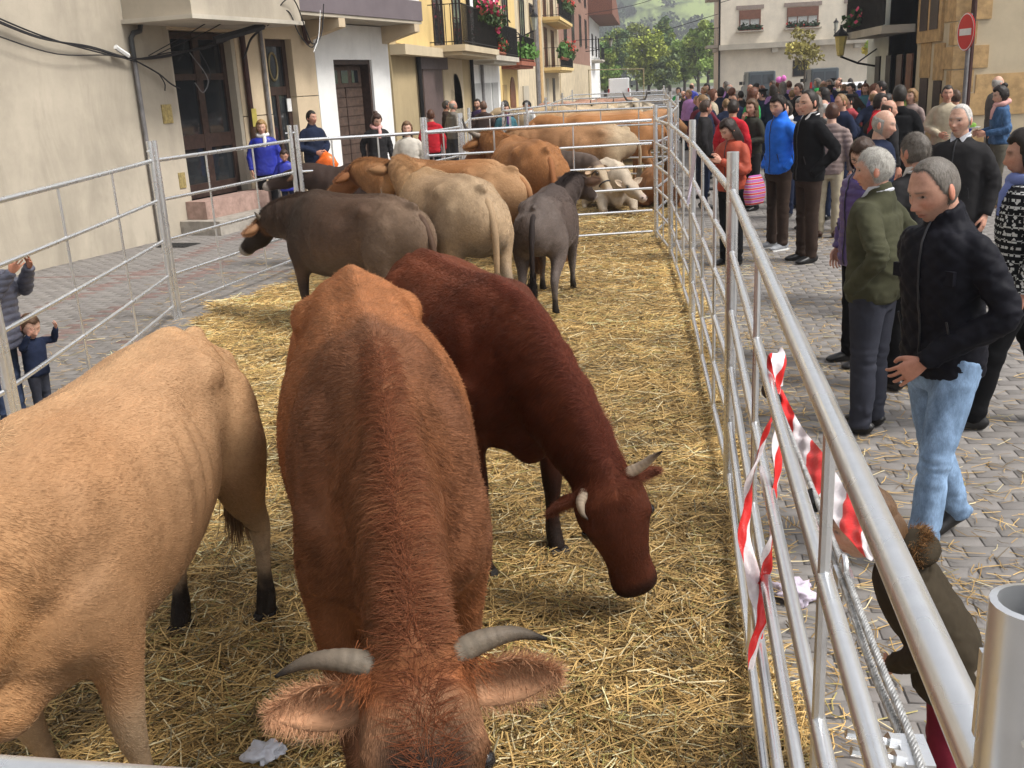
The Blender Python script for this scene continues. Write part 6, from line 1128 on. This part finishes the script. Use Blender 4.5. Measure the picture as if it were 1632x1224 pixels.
make_person('p', (1.66, 11.35, 0), -160, 1.83, BLKW, DKBROWN, 'balding man in a black zip jacket and brown corduroys', GW, arms=('pocket', 'pocket'), head=(10, 6), hair='receding', hairc=(.022, .016, .012), tone=T2, style='jacket', hem=.84, collar=.03, zipc=ZIP, shirt=PINKSH, hero=True, seed=16, bulk=1.05)
p = make_person('p', (.84, 11.25, 0), -135, 1.60, RUST, BLKW, 'woman in a rust jacket looking down at her phone', GW, arms=('phone', 'phone'), head=(-10, 30), hair='long', hairc=(.028, .016, .012), tone=T2, style='jacket', hem=.88, fem=True, seed=17, hero=True, zipc=ZIP)
m = MB(); m.box((-.035, -.004, -.07), (.035, .004, .07)); o = m.build('phone', BLKW, None, loc=(.84+.30*math.cos(R(-135)), 11.25+.30*math.sin(R(-135)), 1.17), rot=(R(50), 0, R(-45))); tag(o, 'dark phone held by the woman in rust', 'phone')
b_ = NB('striped_bag_cloth'); w_ = b_.n('TexWave', bands_direction='Z'); w_.inputs['Scale'].default_value = 6; b_.l(b_.coord(), w_.inputs[0]); SB = b_.done(.8, 0, .2, b_.ramp(w_.outputs['Fac'], [(.2, (.45, .05, .05)), (.45, (.6, .57, .55)), (.6, (.05, .06, .2)), (.9, (.4, .1, .3))]))
bl = Blob(); bl.add(loft([(0, 0, -.17, .13, .05, .05, 3, 3), (0, 0, -.05, .16, .07, .07, 2.6, 2.6), (0, 0, .08, .13, .05, .05, 2.4, 2.4), (0, 0, .13, .10, .03, .03, 2, 2)], 14, 20)); V, F = bl.raw(); bgm = mesh_np('shoulder_bag', V, F, [SB], True); o = link('shoulder_bag', bgm, None, loc=(1.06, 11.02, .86), rot=(0, 0, R(-40))); tag(o, 'striped cloth bag hanging at the rust-jacketed woman', 'bag')
make_person('p', (2.15, 13.0, 0), 75, 1.63, TAUPE, KHAKI, 'woman in a taupe quilted gilet over cream sleeves, seen from behind', GW, hair='short', hairc=(.085, .035, .02), tone=T2, style='puffer', hem=.84, fem=True, seed=18, shoe=BROWNSH)
make_person('p', (1.15, 15.4, 0), 60, 1.66, REDW, NAVY, 'person in a red sweater with back turned in the crowd', GW, hair='short', hairc=(.03, .02, .015), seed=19, bulk=1.05); make_person('p', (1.48, 15.9, 0), -150, 1.64, cloth('dark_olive_jacket', (.035, .035, .028)), CHAR, 'long-haired woman with a hand to her mouth', GW, arms=('hold', 'mouth'), head=(20, 5), hair='long', hairc=(.13, .075, .04), tone=T2, fem=True, seed=20); make_person('p', (1.85, 15.0, 0), -120, 1.62, cloth('grey_print_scarfed', (.2, .2, .22)), NAVY, 'dark-haired woman in grey beside the blue fleece', GW, hair='bob', hairc=(.025, .018, .014), tone=T2, fem=True, seed=21, scarf=WHITES)
p = make_person('p', (2.3, 20.5, 0), 70, 1.74, NAVY, NAVY, 'man carrying a child on his shoulders in the crowd', GW, hair='short', seed=22); make_person('p', (2.28, 20.5, .92), 70, 1.02, cloth('lilac_dress', (.3, .16, .36)), NAVY, 'small child with pink bow riding on shoulders', GW, hair='short', hairc=(.04, .025, .018), child=True, seed=23, legs=((70, 80), (70, 80))); m = MB(); m.ball((2.38, 20.4, 1.86), (.07, .03, .06), 8); m.ball((2.46, 20.38, 1.88), (.05, .03, .06), 8); tag(m.build('hair_bow', cloth('pink_bow', (.75, .2, .55)), None, True), 'pink bow on the shoulder-riding child', 'bow')
# child by the near fence
LP = lambda v: np.array([0, 0, .95])+np.array([(v[0])*math.cos(R(30))+(v[2]-.95)*math.sin(R(30)), v[1], (v[2]-.95)*math.cos(R(30))-v[0]*math.sin(R(30))])
p = make_person('p', (.76, 2.44, 0), 165, 1.08, PARKA, MAROON, 'child in olive parka with fur hood and maroon trousers by the near fence', GW, arms=('front', 'down'), head=(12, 22), hair='fringe', hairc=(.14, .075, .035), tone=T2, style='jacket', hem=.78, bulk=1.15, child=True, hero=True, vox=.013, seed=24, lean=30)
i_ = P_INFO[p.name]; rng = np.random.default_rng(3); n = 5000; a = rng.uniform(0, 2*np.pi, n); rr = rng.uniform(.085, .12, n); rt = np.stack([-.06+rr*np.cos(a)*.9, rr*np.sin(a)*1.15, 1.455+.03*np.cos(a+3.1)+rng.normal(0, .02, n)], 1); rt = np.array([LP(v_) for v_ in rt])-np.array([0, 0, i_['drop']]); dd = np.stack([np.cos(a)*.8, np.sin(a), rng.normal(.4, .4, n)], 1)+rng.normal(0, .35, (n, 3)); dd /= np.linalg.norm(dd, axis=1)[:, None]; hc = np.array([.16, .085, .035])[None, :]*rng.uniform(.3, 2.0, (n, 1)); hair_obj('fur_trim', rt, dd, np.tile([0, 0, 1.], (n, 1)), rng.uniform(.02, .042, n), .0012, hc, HAIR, p, lift=.3, curl=.5)
m = MB(); m.ball(tuple(LP((-.10, 0, 1.46))-np.array([0, 0, i_['drop']])), (.10, .13, .075), 16); m.build('hood', PARKA, p, True)
# left side
make_person('p', (-6.60, 16.9, 0), -70, 1.66, ROYAL, BLKW, 'blonde woman in a royal blue jacket and white scarf by the doorway', GL, arms=('down', 'down'), head=(0, 6), hair='long', hairc=(.42, .26, .10), tone=T2, fem=True, scarf=WHITES, style='jacket', hem=.78, seed=30, bulk=1.08); make_person('p', (-6.12, 16.55, 0), -75, 1.20, ROYAL, NAVY, 'boy in a royal blue jacket looking down beside the blonde woman', GL, arms=('front', 'front'), head=(0, 28), hair='short', hairc=(.05, .028, .018), tone=T1, child=True, style='jacket', hem=.74, bulk=1.12, seed=31, shoe=SNEAK)
p = make_person('p', (-6.05, 17.9, 0), -40, 1.76, NAVY, NAVY, 'dark-haired man in a navy jacket with an orange bag', GL, arms=('front', 'front'), head=(10, 0), hair='short', hairc=(.018, .014, .012), tone=T1, style='jacket', hem=.82, bulk=1.1, seed=32, collar=.02); b = MB(); b.ball((0, 0, 0), (.22, .14, .19), 18); V = np.array(b.v); V = V*(1+.35*fbm(V, 7, 4, 3)[:, None]); V[:, 0] *= 1-.5*np.clip(V[:, 2]/.2, 0, 1); b.v = [tuple(q) for q in V]; tag(b.build('plastic_bag', ORANGE, None, 'all', loc=(-5.75, 17.62, .86)), 'bright orange plastic bag in the navy man\'s hands', 'bag')
make_person('p', (-4.95, 18.2, 0), -60, 1.66, CHAR, DJEANS, 'woman with hair up, dark jacket and pink scarf', GL, arms=('down', 'swing'), head=(10, 22), hair='bun', hairc=(.06, .03, .02), tone=T2, fem=True, scarf=PINKS, style='jacket', hem=.84, seed=33); make_person('p', (-3.85, 16.0, 0), -80, 1.55, cloth('cream_cardigan', (.5, .46, .4)), DJEANS, 'girl with long fair-brown hair in a cream cardigan', GL, hair='long', hairc=(.18, .10, .05), tone=T2, fem=True, seed=34); make_person('p', (-4.45, 20.6, 0), 100, 1.62, REDW, BLKW, 'woman in a bright red jacket with back turned', GL, hair='short', hairc=(.10, .04, .02), fem=True, hem=.82, seed=35); make_person('p', (-4.65, 24.0, 0), 40, 1.73, GREYW, DKGREY, 'bald man in a grey tweed jacket', GL, hair='bald', hairc=(.3, .28, .25), tone=T1, bulk=1.12, seed=36); make_person('p', (-5.05, 25.2, 0), 20, 1.72, DKBROWN, DKGREY, 'man in dark brown standing behind the tweed jacket', GL, hair='short', hairc=(.06, .05, .04), seed=37); make_person('p', (-4.3, 25.5, 0), -100, 1.72, cloth('dark_violet_fleece', (.035, .022, .06)), NAVY, 'bearded man in dark violet facing the camera', GL, hair='short', hairc=(.02, .015, .012), beard=((.03, .02, .015), .8), tone=T2, seed=38); make_person('p', (-3.95, 24.2, 0), 85, 1.68, cloth('brown_coat', (.055, .035, .03)), NAVY, 'broad person in a brown coat seen from behind', GL, hair='short', hairc=(.16, .09, .06), bulk=1.2, seed=39); make_person('p', (-3.2, 22.6, 0), -70, 1.62, TEAL, NAVY, 'smiling woman in a teal and blue jacket', GL, arms=('hold', 'down'), hair='bob', hairc=(.03, .02, .015), tone=T1, fem=True, seed=40, scarf=cloth('violet_scarf', (.12, .04, .2))); make_person('p', (-3.4, 23.9, 0), 70, 1.66, NAVY, NAVY, 'dark-haired person close behind the teal jacket', GL, hair='bob', hairc=(.02, .014, .012), fem=True, seed=41); make_person('p', (-2.8, 23.7, 0), -150, 1.68, WHITEC, DKGREY, 'black-haired man in a pale top bending over the pale cattle', GL, hair='short', hairc=(.012, .01, .01), head=(0, 30), seed=42)
make_person('p', (-4.32, 5.96, 0), 0, 1.28, GREYPUF, DJEANS, 'boy in a blue-grey puffer jacket gripping the fence at the left edge', GL, arms=(((.18, .2, 1.25), (.36, .12, 1.47)), ((.18, .2, 1.25), (.36, .16, 1.47))), hair='short', child=True, style='puffer', hem=.74, bulk=1.4, seed=43, vox=.012, head=(0, 15))
make_person('p', (-4.17, 6.08, 0), -15, .74, NAVY, SLATE, 'toddler in a navy jacket with pacifier holding the fence rail', GL, arms=(((.16, .30, 1.38), (.30, .30, 1.60)), ((.16, .30, 1.38), (.30, .30, 1.60))), legc=1.3, hair='short', hairc=(.14, .075, .04), tone=T2, child=True, bulk=1.25, head=(-15, 24), hem=.8, seed=44, hero=True, vox=.02, shoe=M('blue_shoe', (.03, .25, .5), .5))
# the crowd
rng = np.random.default_rng(12); protos = []
tops = [('black', BLKW), ('navy', NAVY), ('charcoal', CHAR), ('brown', DKBROWN), ('wine red', WINE), ('grey', GREYW), ('beige', BEIGEJ), ('striped red', STRIPE), ('teal', TEAL), ('bright green', GREEN), ('white', WHITEC), ('red', REDW), ('purple', PURP), ('taupe', TAUPE), ('blue', ROYAL), ('lilac', LILAC)]
hairs = [('white-haired', (.55, .53, .5)), ('grey-haired', (.22, .2, .18)), ('brown-haired', (.06, .035, .022)), ('black-haired', (.018, .013, .011)), ('fair-haired', (.28, .17, .08)), ('red-haired', (.14, .05, .025))]
PR = []
for k, (hs_, fem) in enumerate((('short', False), ('bob', True), ('bald', False), ('long', True), ('receding', False), ('short', True))):
    for hi in range(6):
        if (k+hi) % 2: continue
        PR.append((hs_, hi, make_person('p', (0, -30-len(PR), 0), 0, 1.68, BLKW, NAVY, 'x', 'crowd along the right of the pens', hair=hs_, hairc=hairs[hi][1], tone=T2 if hi % 2 else T1, fem=fem, vox=.026, seed=60+k*7+hi, bulk=1.05, head=(rng.uniform(-25, 25), 6), arms=(('down', 'front', 'pocket')[k % 3], 'down'))))
spots = []; tries = 0
while len(spots) < 84 and tries < 6000:
    tries += 1; d = 13+26*rng.random()**1.1; X = d*rng.uniform(.0064, .2263)
    if X < .75 or (X > 5.6 and d < 31) or (d < 17 and X > 2.9): continue
    if all((X-a)**2+(d-b)**2 > .30 for a, b in spots) and all((X-q.location.x)**2+(d-q.location.y)**2 > .25 for q in COL.objects if q.type == 'EMPTY' and q.get('category') == 'person' and q.location.y > 0): spots.append((X, d))
spots.sort(key=lambda s: s[1]); seen = {}; order = list(range(len(PR))); used = set()
STY = {'short': 'short-cropped', 'bob': 'bob-haired', 'bald': 'balding', 'long': 'long-haired', 'receding': 'high-browed'}
for k, (X, d) in enumerate(spots):
    j = int(rng.integers(0, len(PR))); hs_, hi, src = PR[j]; ti = int(rng.integers(0, len(tops))) if rng.random() < .38 else int(rng.integers(0, 4)); c = copy_tree(src) if j in used else src; used.add(j)
    c.location = (X, d, 0); c.rotation_euler = (0, 0, R(rng.choice([-120, -160, 170, 120, 60, 20, 90])+rng.uniform(-20, 20))); s = rng.uniform(.90, 1.04)*1.68/1.75; c.scale = (s, s, s)
    for ch in c.children:
        if ch.name.split('.')[0] in ('jacket', 'sweater', 'coat'): ch.material_slots[0].link = 'OBJECT'; ch.material_slots[0].material = tops[ti][1]
    depth = 'front' if d < 17 else 'near middle' if d < 21 else 'middle' if d < 26 else 'rear' if d < 32 else 'far rear'
    side = 'close to the fence' if X < d*.062+.35 else 'halfway across' if X < d*.13 else 'by the houses'
    lab = None
    for _ in range(40):
        lab = f"{hairs[hi][0].replace('-haired', '')} {STY[hs_]} person in {tops[ti][0]}, {depth} of the crowd, {side}"
        if lab not in seen: break
        ti = int(rng.integers(0, len(tops)))
        for ch in c.children:
            if ch.name.split('.')[0] in ('jacket', 'sweater', 'coat'): ch.material_slots[0].material = tops[ti][1]
    if k % 9 == 4 and hs_ in ('short', 'bald', 'receding'):
        bt = MB(); bt.lathe([(.085, 1.70), (.125, 1.715), (.118, 1.745), (.05, 1.765), (0, 1.768)], 16, c=(.0, .0, 0)); bt.build('beret', BLKW, c, True); lab = lab.replace(' person in ', ' beret-wearing man in ')
    seen[lab] = 1; c['label'] = lab
for j, (a, b, src) in enumerate(PR):
    if j not in used:
        for ch in list(src.children):
            for g2 in list(ch.children): bpy.data.objects.remove(g2)
            bpy.data.objects.remove(ch)
        bpy.data.objects.remove(src)
# ---------------------------------------------------------------- vehicles
RUBBER = M('tyre_rubber', (.018, .018, .018), .85); HUB = M('wheel_hub', (.35, .35, .36), .4, .7); CARGLASS = (lambda b: b.done(.05, 0, .6, (.03, .035, .04)))(NB('car_glass')); TAIL = M('tail_lamp', (.45, .02, .015), .3); HEADL = M('head_lamp', (.6, .6, .6), .15)
def vehicle(name, loc, rz, label, cat, prof, W, paint, glassprof, wheels, H):
    r_ = empty(name, loc, rz, label, cat); m = MB(); n = len(prof); rings = []
    for y, k, zk in ((-W/2, .94, .985), (-W/2+.10, 1, 1), (W/2-.10, 1, 1), (W/2, .94, .985)): rings += [((x-0)*(.985 if k < 1 else 1), y*(1 if z < H*.55 else .90 if abs(y) > W/2-.11 else .93), z*zk) for x, z in prof]
    fs = [tuple(range(n-1, -1, -1)), tuple(range(3*n, 4*n))]+[(r2*n+j, r2*n+(j+1) % n, (r2+1)*n+(j+1) % n, (r2+1)*n+j) for r2 in range(3) for j in range(n)]
    m.add(rings, fs); m.build('body', paint, r_, 'all' if False else False)
    for gp, yy in glassprof:
        m = MB(); m.prism(gp, -yy-.012, -yy); m.build('side_window', CARGLASS, r_); m = MB(); m.prism(gp, yy, yy+.012); m.build('side_window', CARGLASS, r_)
    for wx in wheels:
        for sy in (-1, 1):
            m = MB(); m.lathe([(.0, -.10), (.30, -.10), (.33, -.07), (.33, .07), (.30, .10), (0, .10)], 18, M=Matrix.Rotation(R(90), 3, 'X')); w = m.build('wheel', RUBBER, r_, True, loc=(wx, sy*(W/2-.09), .33)); m = MB(); m.lathe([(0, -.115), (.19, -.108), (.20, -.098), (0, -.095)], 14, M=Matrix.Rotation(R(90 if sy > 0 else -90), 3, 'X')); m.build('rim', HUB, w, True)
    return r_
VANP = [(-2.2, .35), (-2.25, .9), (-2.15, 1.3), (-2.02, 1.95), (-1.8, 2.0), (.7, 2.0), (1.0, 1.9), (1.55, 1.2), (2.15, 1.05), (2.3, .75), (2.25, .35)]
def van(loc, rz, label, paint, rearglass=True):
    v = vehicle('parked_van', loc, rz, label, 'van', VANP, 1.8, paint, [([(.05, 1.2), (1.3, 1.2), (.85, 1.78), (.05, 1.82)], .86)], (-1.45, 1.45), 2.0)
    Mr = Matrix.Rotation(R(-7), 4, 'Y'); 
    if rearglass:
        for y0, y1 in ((-.68, -.05), (.05, .68)): m = MB(); m.add([(-2.185, y0, 1.25), (-2.185, y1, 1.25), (-2.075, y1*.95, 1.78), (-2.075, y0*.95, 1.78)], [(0, 3, 2, 1)]); m.build('rear_window', CARGLASS, v)
    for sy in (-1, 1): m = MB(); m.box((-2.27, sy*.80-.06, .85), (-2.2, sy*.80+.06, 1.2)); m.build('tail_light', TAIL, v); m = MB(); m.box((2.16, sy*.65-.14, .72), (2.30, sy*.65+.14, .95)); m.build('headlight', HEADL, v); m = MB(); m.box((.95, sy*1.0-.1, 1.2), (1.1, sy*1.0+.1, 1.4)); m.build('mirror', RUBBER, v)
    m = MB(); m.add([(1.0, -.75, 1.85), (1.0, .75, 1.85), (1.52, .80, 1.24), (1.52, -.80, 1.24)], [(0, 3, 2, 1)]); m.build('windscreen', CARGLASS, v, loc=(.012, 0, .012)); return v
WVAN = M('white_van_paint', (.78, .79, .80), .3, spec=.5, var=.02, bump=0); DVAN = M('slate_van_paint', (.05, .065, .075), .3, spec=.5, var=.03, bump=0)
van((-2.75, 88, 0), R(90), 'white van parked beyond the pens at the street end', WVAN, False); van((6.6, 67.5, 0), R(90), 'dark slate van left of the sparse tree before the end house', DVAN); van((10.3, 67, 0), R(88), 'dark slate van right of the sparse tree before the end house', DVAN)
CARP = [(-2.0, .35), (-2.1, .75), (-2.0, 1.0), (-1.75, 1.4), (-1.2, 1.48), (.3, 1.46), (1.05, .98), (1.85, .85), (2.05, .65), (2.0, .35)]
c = vehicle('parked_car', (7.1, 40, 0), R(100), 'white car parked at the edge of the crowd', 'car', CARP, 1.72, WVAN, [([(-1.6, 1.0), (.85, 1.0), (.25, 1.38), (-1.2, 1.40)], .80)], (-1.25, 1.3), 1.48); m = MB(); m.add([(-2.0, -.62, 1.02), (-2.0, .62, 1.02), (-1.76, .6, 1.36), (-1.76, -.6, 1.36)], [(0, 3, 2, 1)]); m.build('rear_window', CARGLASS, c, loc=(-.01, 0, .01)); 
for sy in (-1, 1): m = MB(); m.box((-2.1, sy*.68-.1, .8), (-2.03, sy*.68+.1, .98)); m.build('tail_light', TAIL, c)
# ---------------------------------------------------------------- sign, planter, litter bin, bench
S = empty('no_entry_sign', (4.40, 15.62, 0), R(-80), 'round red no-entry sign on a grey pole', 'sign'); m = MB(); m.tube([(0, 0, 0), (0, 0, 2.66)], .03, 10); m.build('pole', PIPEG, S, True)
RED = M('sign_red', (.55, .015, .02), .4, var=.05, bump=0); Mx = Matrix.Rotation(R(90), 3, 'X'); m = MB(); m.lathe([(0, -.008), (.25, -.008), (.255, 0), (.25, .008), (0, .008)], 32, c=(0, -.045, 2.42), M=Mx); o = m.build('disc', RED, S, True); m = MB(); m.lathe([(.235, .0085), (.248, .0095), (.248, .0098), (.235, .0092)], 32, c=(0, -.045, 2.42), M=Mx, cap=False); m.build('border', WPAINT, o); m = MB(); m.box((-.17, -.0605, 2.375), (.17, -.054, 2.465)); m.build('bar', WPAINT, o)
PL = empty('planter', (4.05, 19.2, 0), 0, 'brown planter with a leafy green shrub in the crowd', 'planter'); m = MB(); m.lathe([(.20, 0), (.30, .05), (.34, .6), (.36, .62), (.32, .62), (.0, .58)], 14); m.build('pot', TERRA, PL, True); rng = np.random.default_rng(8); V, F, ci = leaves_np(rng.normal(0, .16, (12, 3))+np.array([0, 0, .95]), rng.uniform(.18, .3, 12), 1500, .055, rng); me = mesh_np('shrub', V, F, [LEAFM]); setcol(me, np.repeat(np.array([[.15, .19, .03]])*rng.uniform(.5, 1.3, (1500, 1)), 4, 0)); tag(link('shrub', me, PL), kind='stuff')
BN = empty('stone_bench', (7.4, 21.6, 0), 0, 'pale stone block bench against the corner house wall', 'bench'); box_part('seat', GREYST, BN, ((-.8, -.28, .42), (.9, .28, .56))); box_part('support', GREYST, BN, ((-.7, -.22, 0), (-.2, .22, .42))); box_part('support', GREYST, BN, ((.3, -.22, 0), (.8, .22, .42)))
# ---------------------------------------------------------------- cables
CABM = M('black_cable', (.025, .024, .026), .6, var=.2, bump=0); GCAB = M('grey_cable', (.16, .155, .155), .6, var=.2, bump=0)
fr = Matrix.Translation(FR['loc']) @ Matrix.Rotation(FR['rz'], 4, 'Z')
CB = empty('cable_bundle', FR['loc'], FR['rz'], 'tangle of black cables strung across the beige house front', 'cables')
def cab(pts, r, mat=CABM, parent=CB, nm='cable'):
    pp = catmull(pts, max(12, len(pts)*7)); m = MB(); m.tube(pp, r, 6); return m.build(nm, mat, parent, True)
for k, dz in enumerate((0, .03, -.02)): cab([(-3.5, -.10, 4.1+dz*2), (-1.0, -.10, 3.55+dz), (0.9, -.09-.01*k, 2.95+dz), (1.9, -.09, 2.80-dz), (2.75, -.10, 2.66), (3.5, -.14, 2.72+dz), (4.3, -.25, 2.85-dz), (4.75, -.6, 3.02), (5.05, -.9, 3.18)], .011+.003*(k == 0))
cab([(-3.5, -.12, 3.75), (0, -.12, 3.0), (1.2, -.12, 2.72), (2.3, -.11, 2.70), (2.75, -.10, 2.62)], .009); cab([(2.7, -.10, 2.66), (3.2, -.12, 2.45), (3.45, -.12, 2.30), (3.65, -.12, 2.22)], .012); cab([(3.2, -.12, 2.46), (3.3, -.13, 2.30), (3.28, -.13, 2.20)], .009); cab([(3.9, -.2, 2.75), (4.2, -.25, 2.35), (4.05, -.24, 2.15), (3.9, -.22, 2.30)], .008, GCAB); cab([(4.1, -.22, 2.8), (4.28, -.25, 2.45), (4.15, -.25, 2.2)], .008)
cab([(4.15, -.5, 2.92), (4.55, -.75, 3.03), (4.85, -.95, 3.12)], [.045, .062, .05][1], M('splice_box', (.035, .035, .038), .5), nm='splice'); cab([(3.0, -.15, 2.70), (4.0, -.7, 3.25), (4.6, -1.3, 3.9), (5.3, -1.9, 4.8)], .008); cab([(3.2, -.15, 2.72), (4.2, -.75, 3.2), (5.0, -1.35, 3.9), (5.8, -2.0, 4.9)], .008); cab([(4.9, -1.0, 3.15), (5.1, -1.26, 3.5), (5.3, -1.30, 3.50), (5.6, -1.28, 3.05), (5.9, -1.2, 2.85), (6.2, -1.2, 3.0), (6.3, -1.25, 3.5)], .011); cab([(4.9, -1.0, 3.12), (5.2, -1.2, 3.35), (5.5, -1.2, 3.0), (5.95, -1.15, 2.80), (6.25, -1.15, 3.05)], .010); cab([(4.9, -.95, 3.12), (5.0, -.6, 2.95), (5.1, -.4, 2.75), (5.15, -.3, 2.66)], .018, nm='cable'); cab([(5.9, -1.2, 2.72), (6.1, -1.2, 2.95), (6.22, -1.22, 3.4)], .007, WPAINT)
cab([(2.62, -.11, 2.70), (2.45, -.11, 2.78), (2.38, -.11, 2.82)], .035, WPAINT, nm='junction_box')
for k, (a, b, lb) in enumerate((((-5.7, 92, 7.4), (4.6, 74, 8.6), 'upper thin cable across the gap between the houses'), ((-5.7, 80, 4.9), (4.6, 74.5, 5.9), 'lower thin cable across the gap between the houses'), ((4.6, 74.6, 6.6), (16, 60, 9.5), 'thin cable slanting over the end house front'))):
    a, b = np.array(a), np.array(b); mid = (a+b)/2-np.array([0, 0, .5]); pp = catmull([a, mid, b], 30); m = MB(); m.tube(pp-a, .022, 5); o = m.build('street_cable', CABM, None, True, loc=tuple(a)); tag(o, lb, 'cable')
# ---------------------------------------------------------------- air
g = MB(); g.box((-450, -60, -2), (450, 1500, 260)); hz_o = g.build('haze', None); hz_o.data.materials.clear(); hm = bpy.data.materials.new('haze_air'); hm.use_nodes = True; nt = hm.node_tree; nt.nodes.remove(nt.nodes['Principled BSDF']); vv = nt.nodes.new('ShaderNodeVolumePrincipled'); vv.inputs['Density'].default_value = HAZE; vv.inputs['Color'].default_value = (.93, .95, 1.0, 1); vv.inputs['Anisotropy'].default_value = .2; nt.links.new(vv.outputs[0], nt.nodes['Material Output'].inputs['Volume']); hz_o.data.materials.append(hm); tag(hz_o, 'pale air between the street and the far hillside', 'haze', kind='stuff')
bpy.data.scenes.remove(WORK)
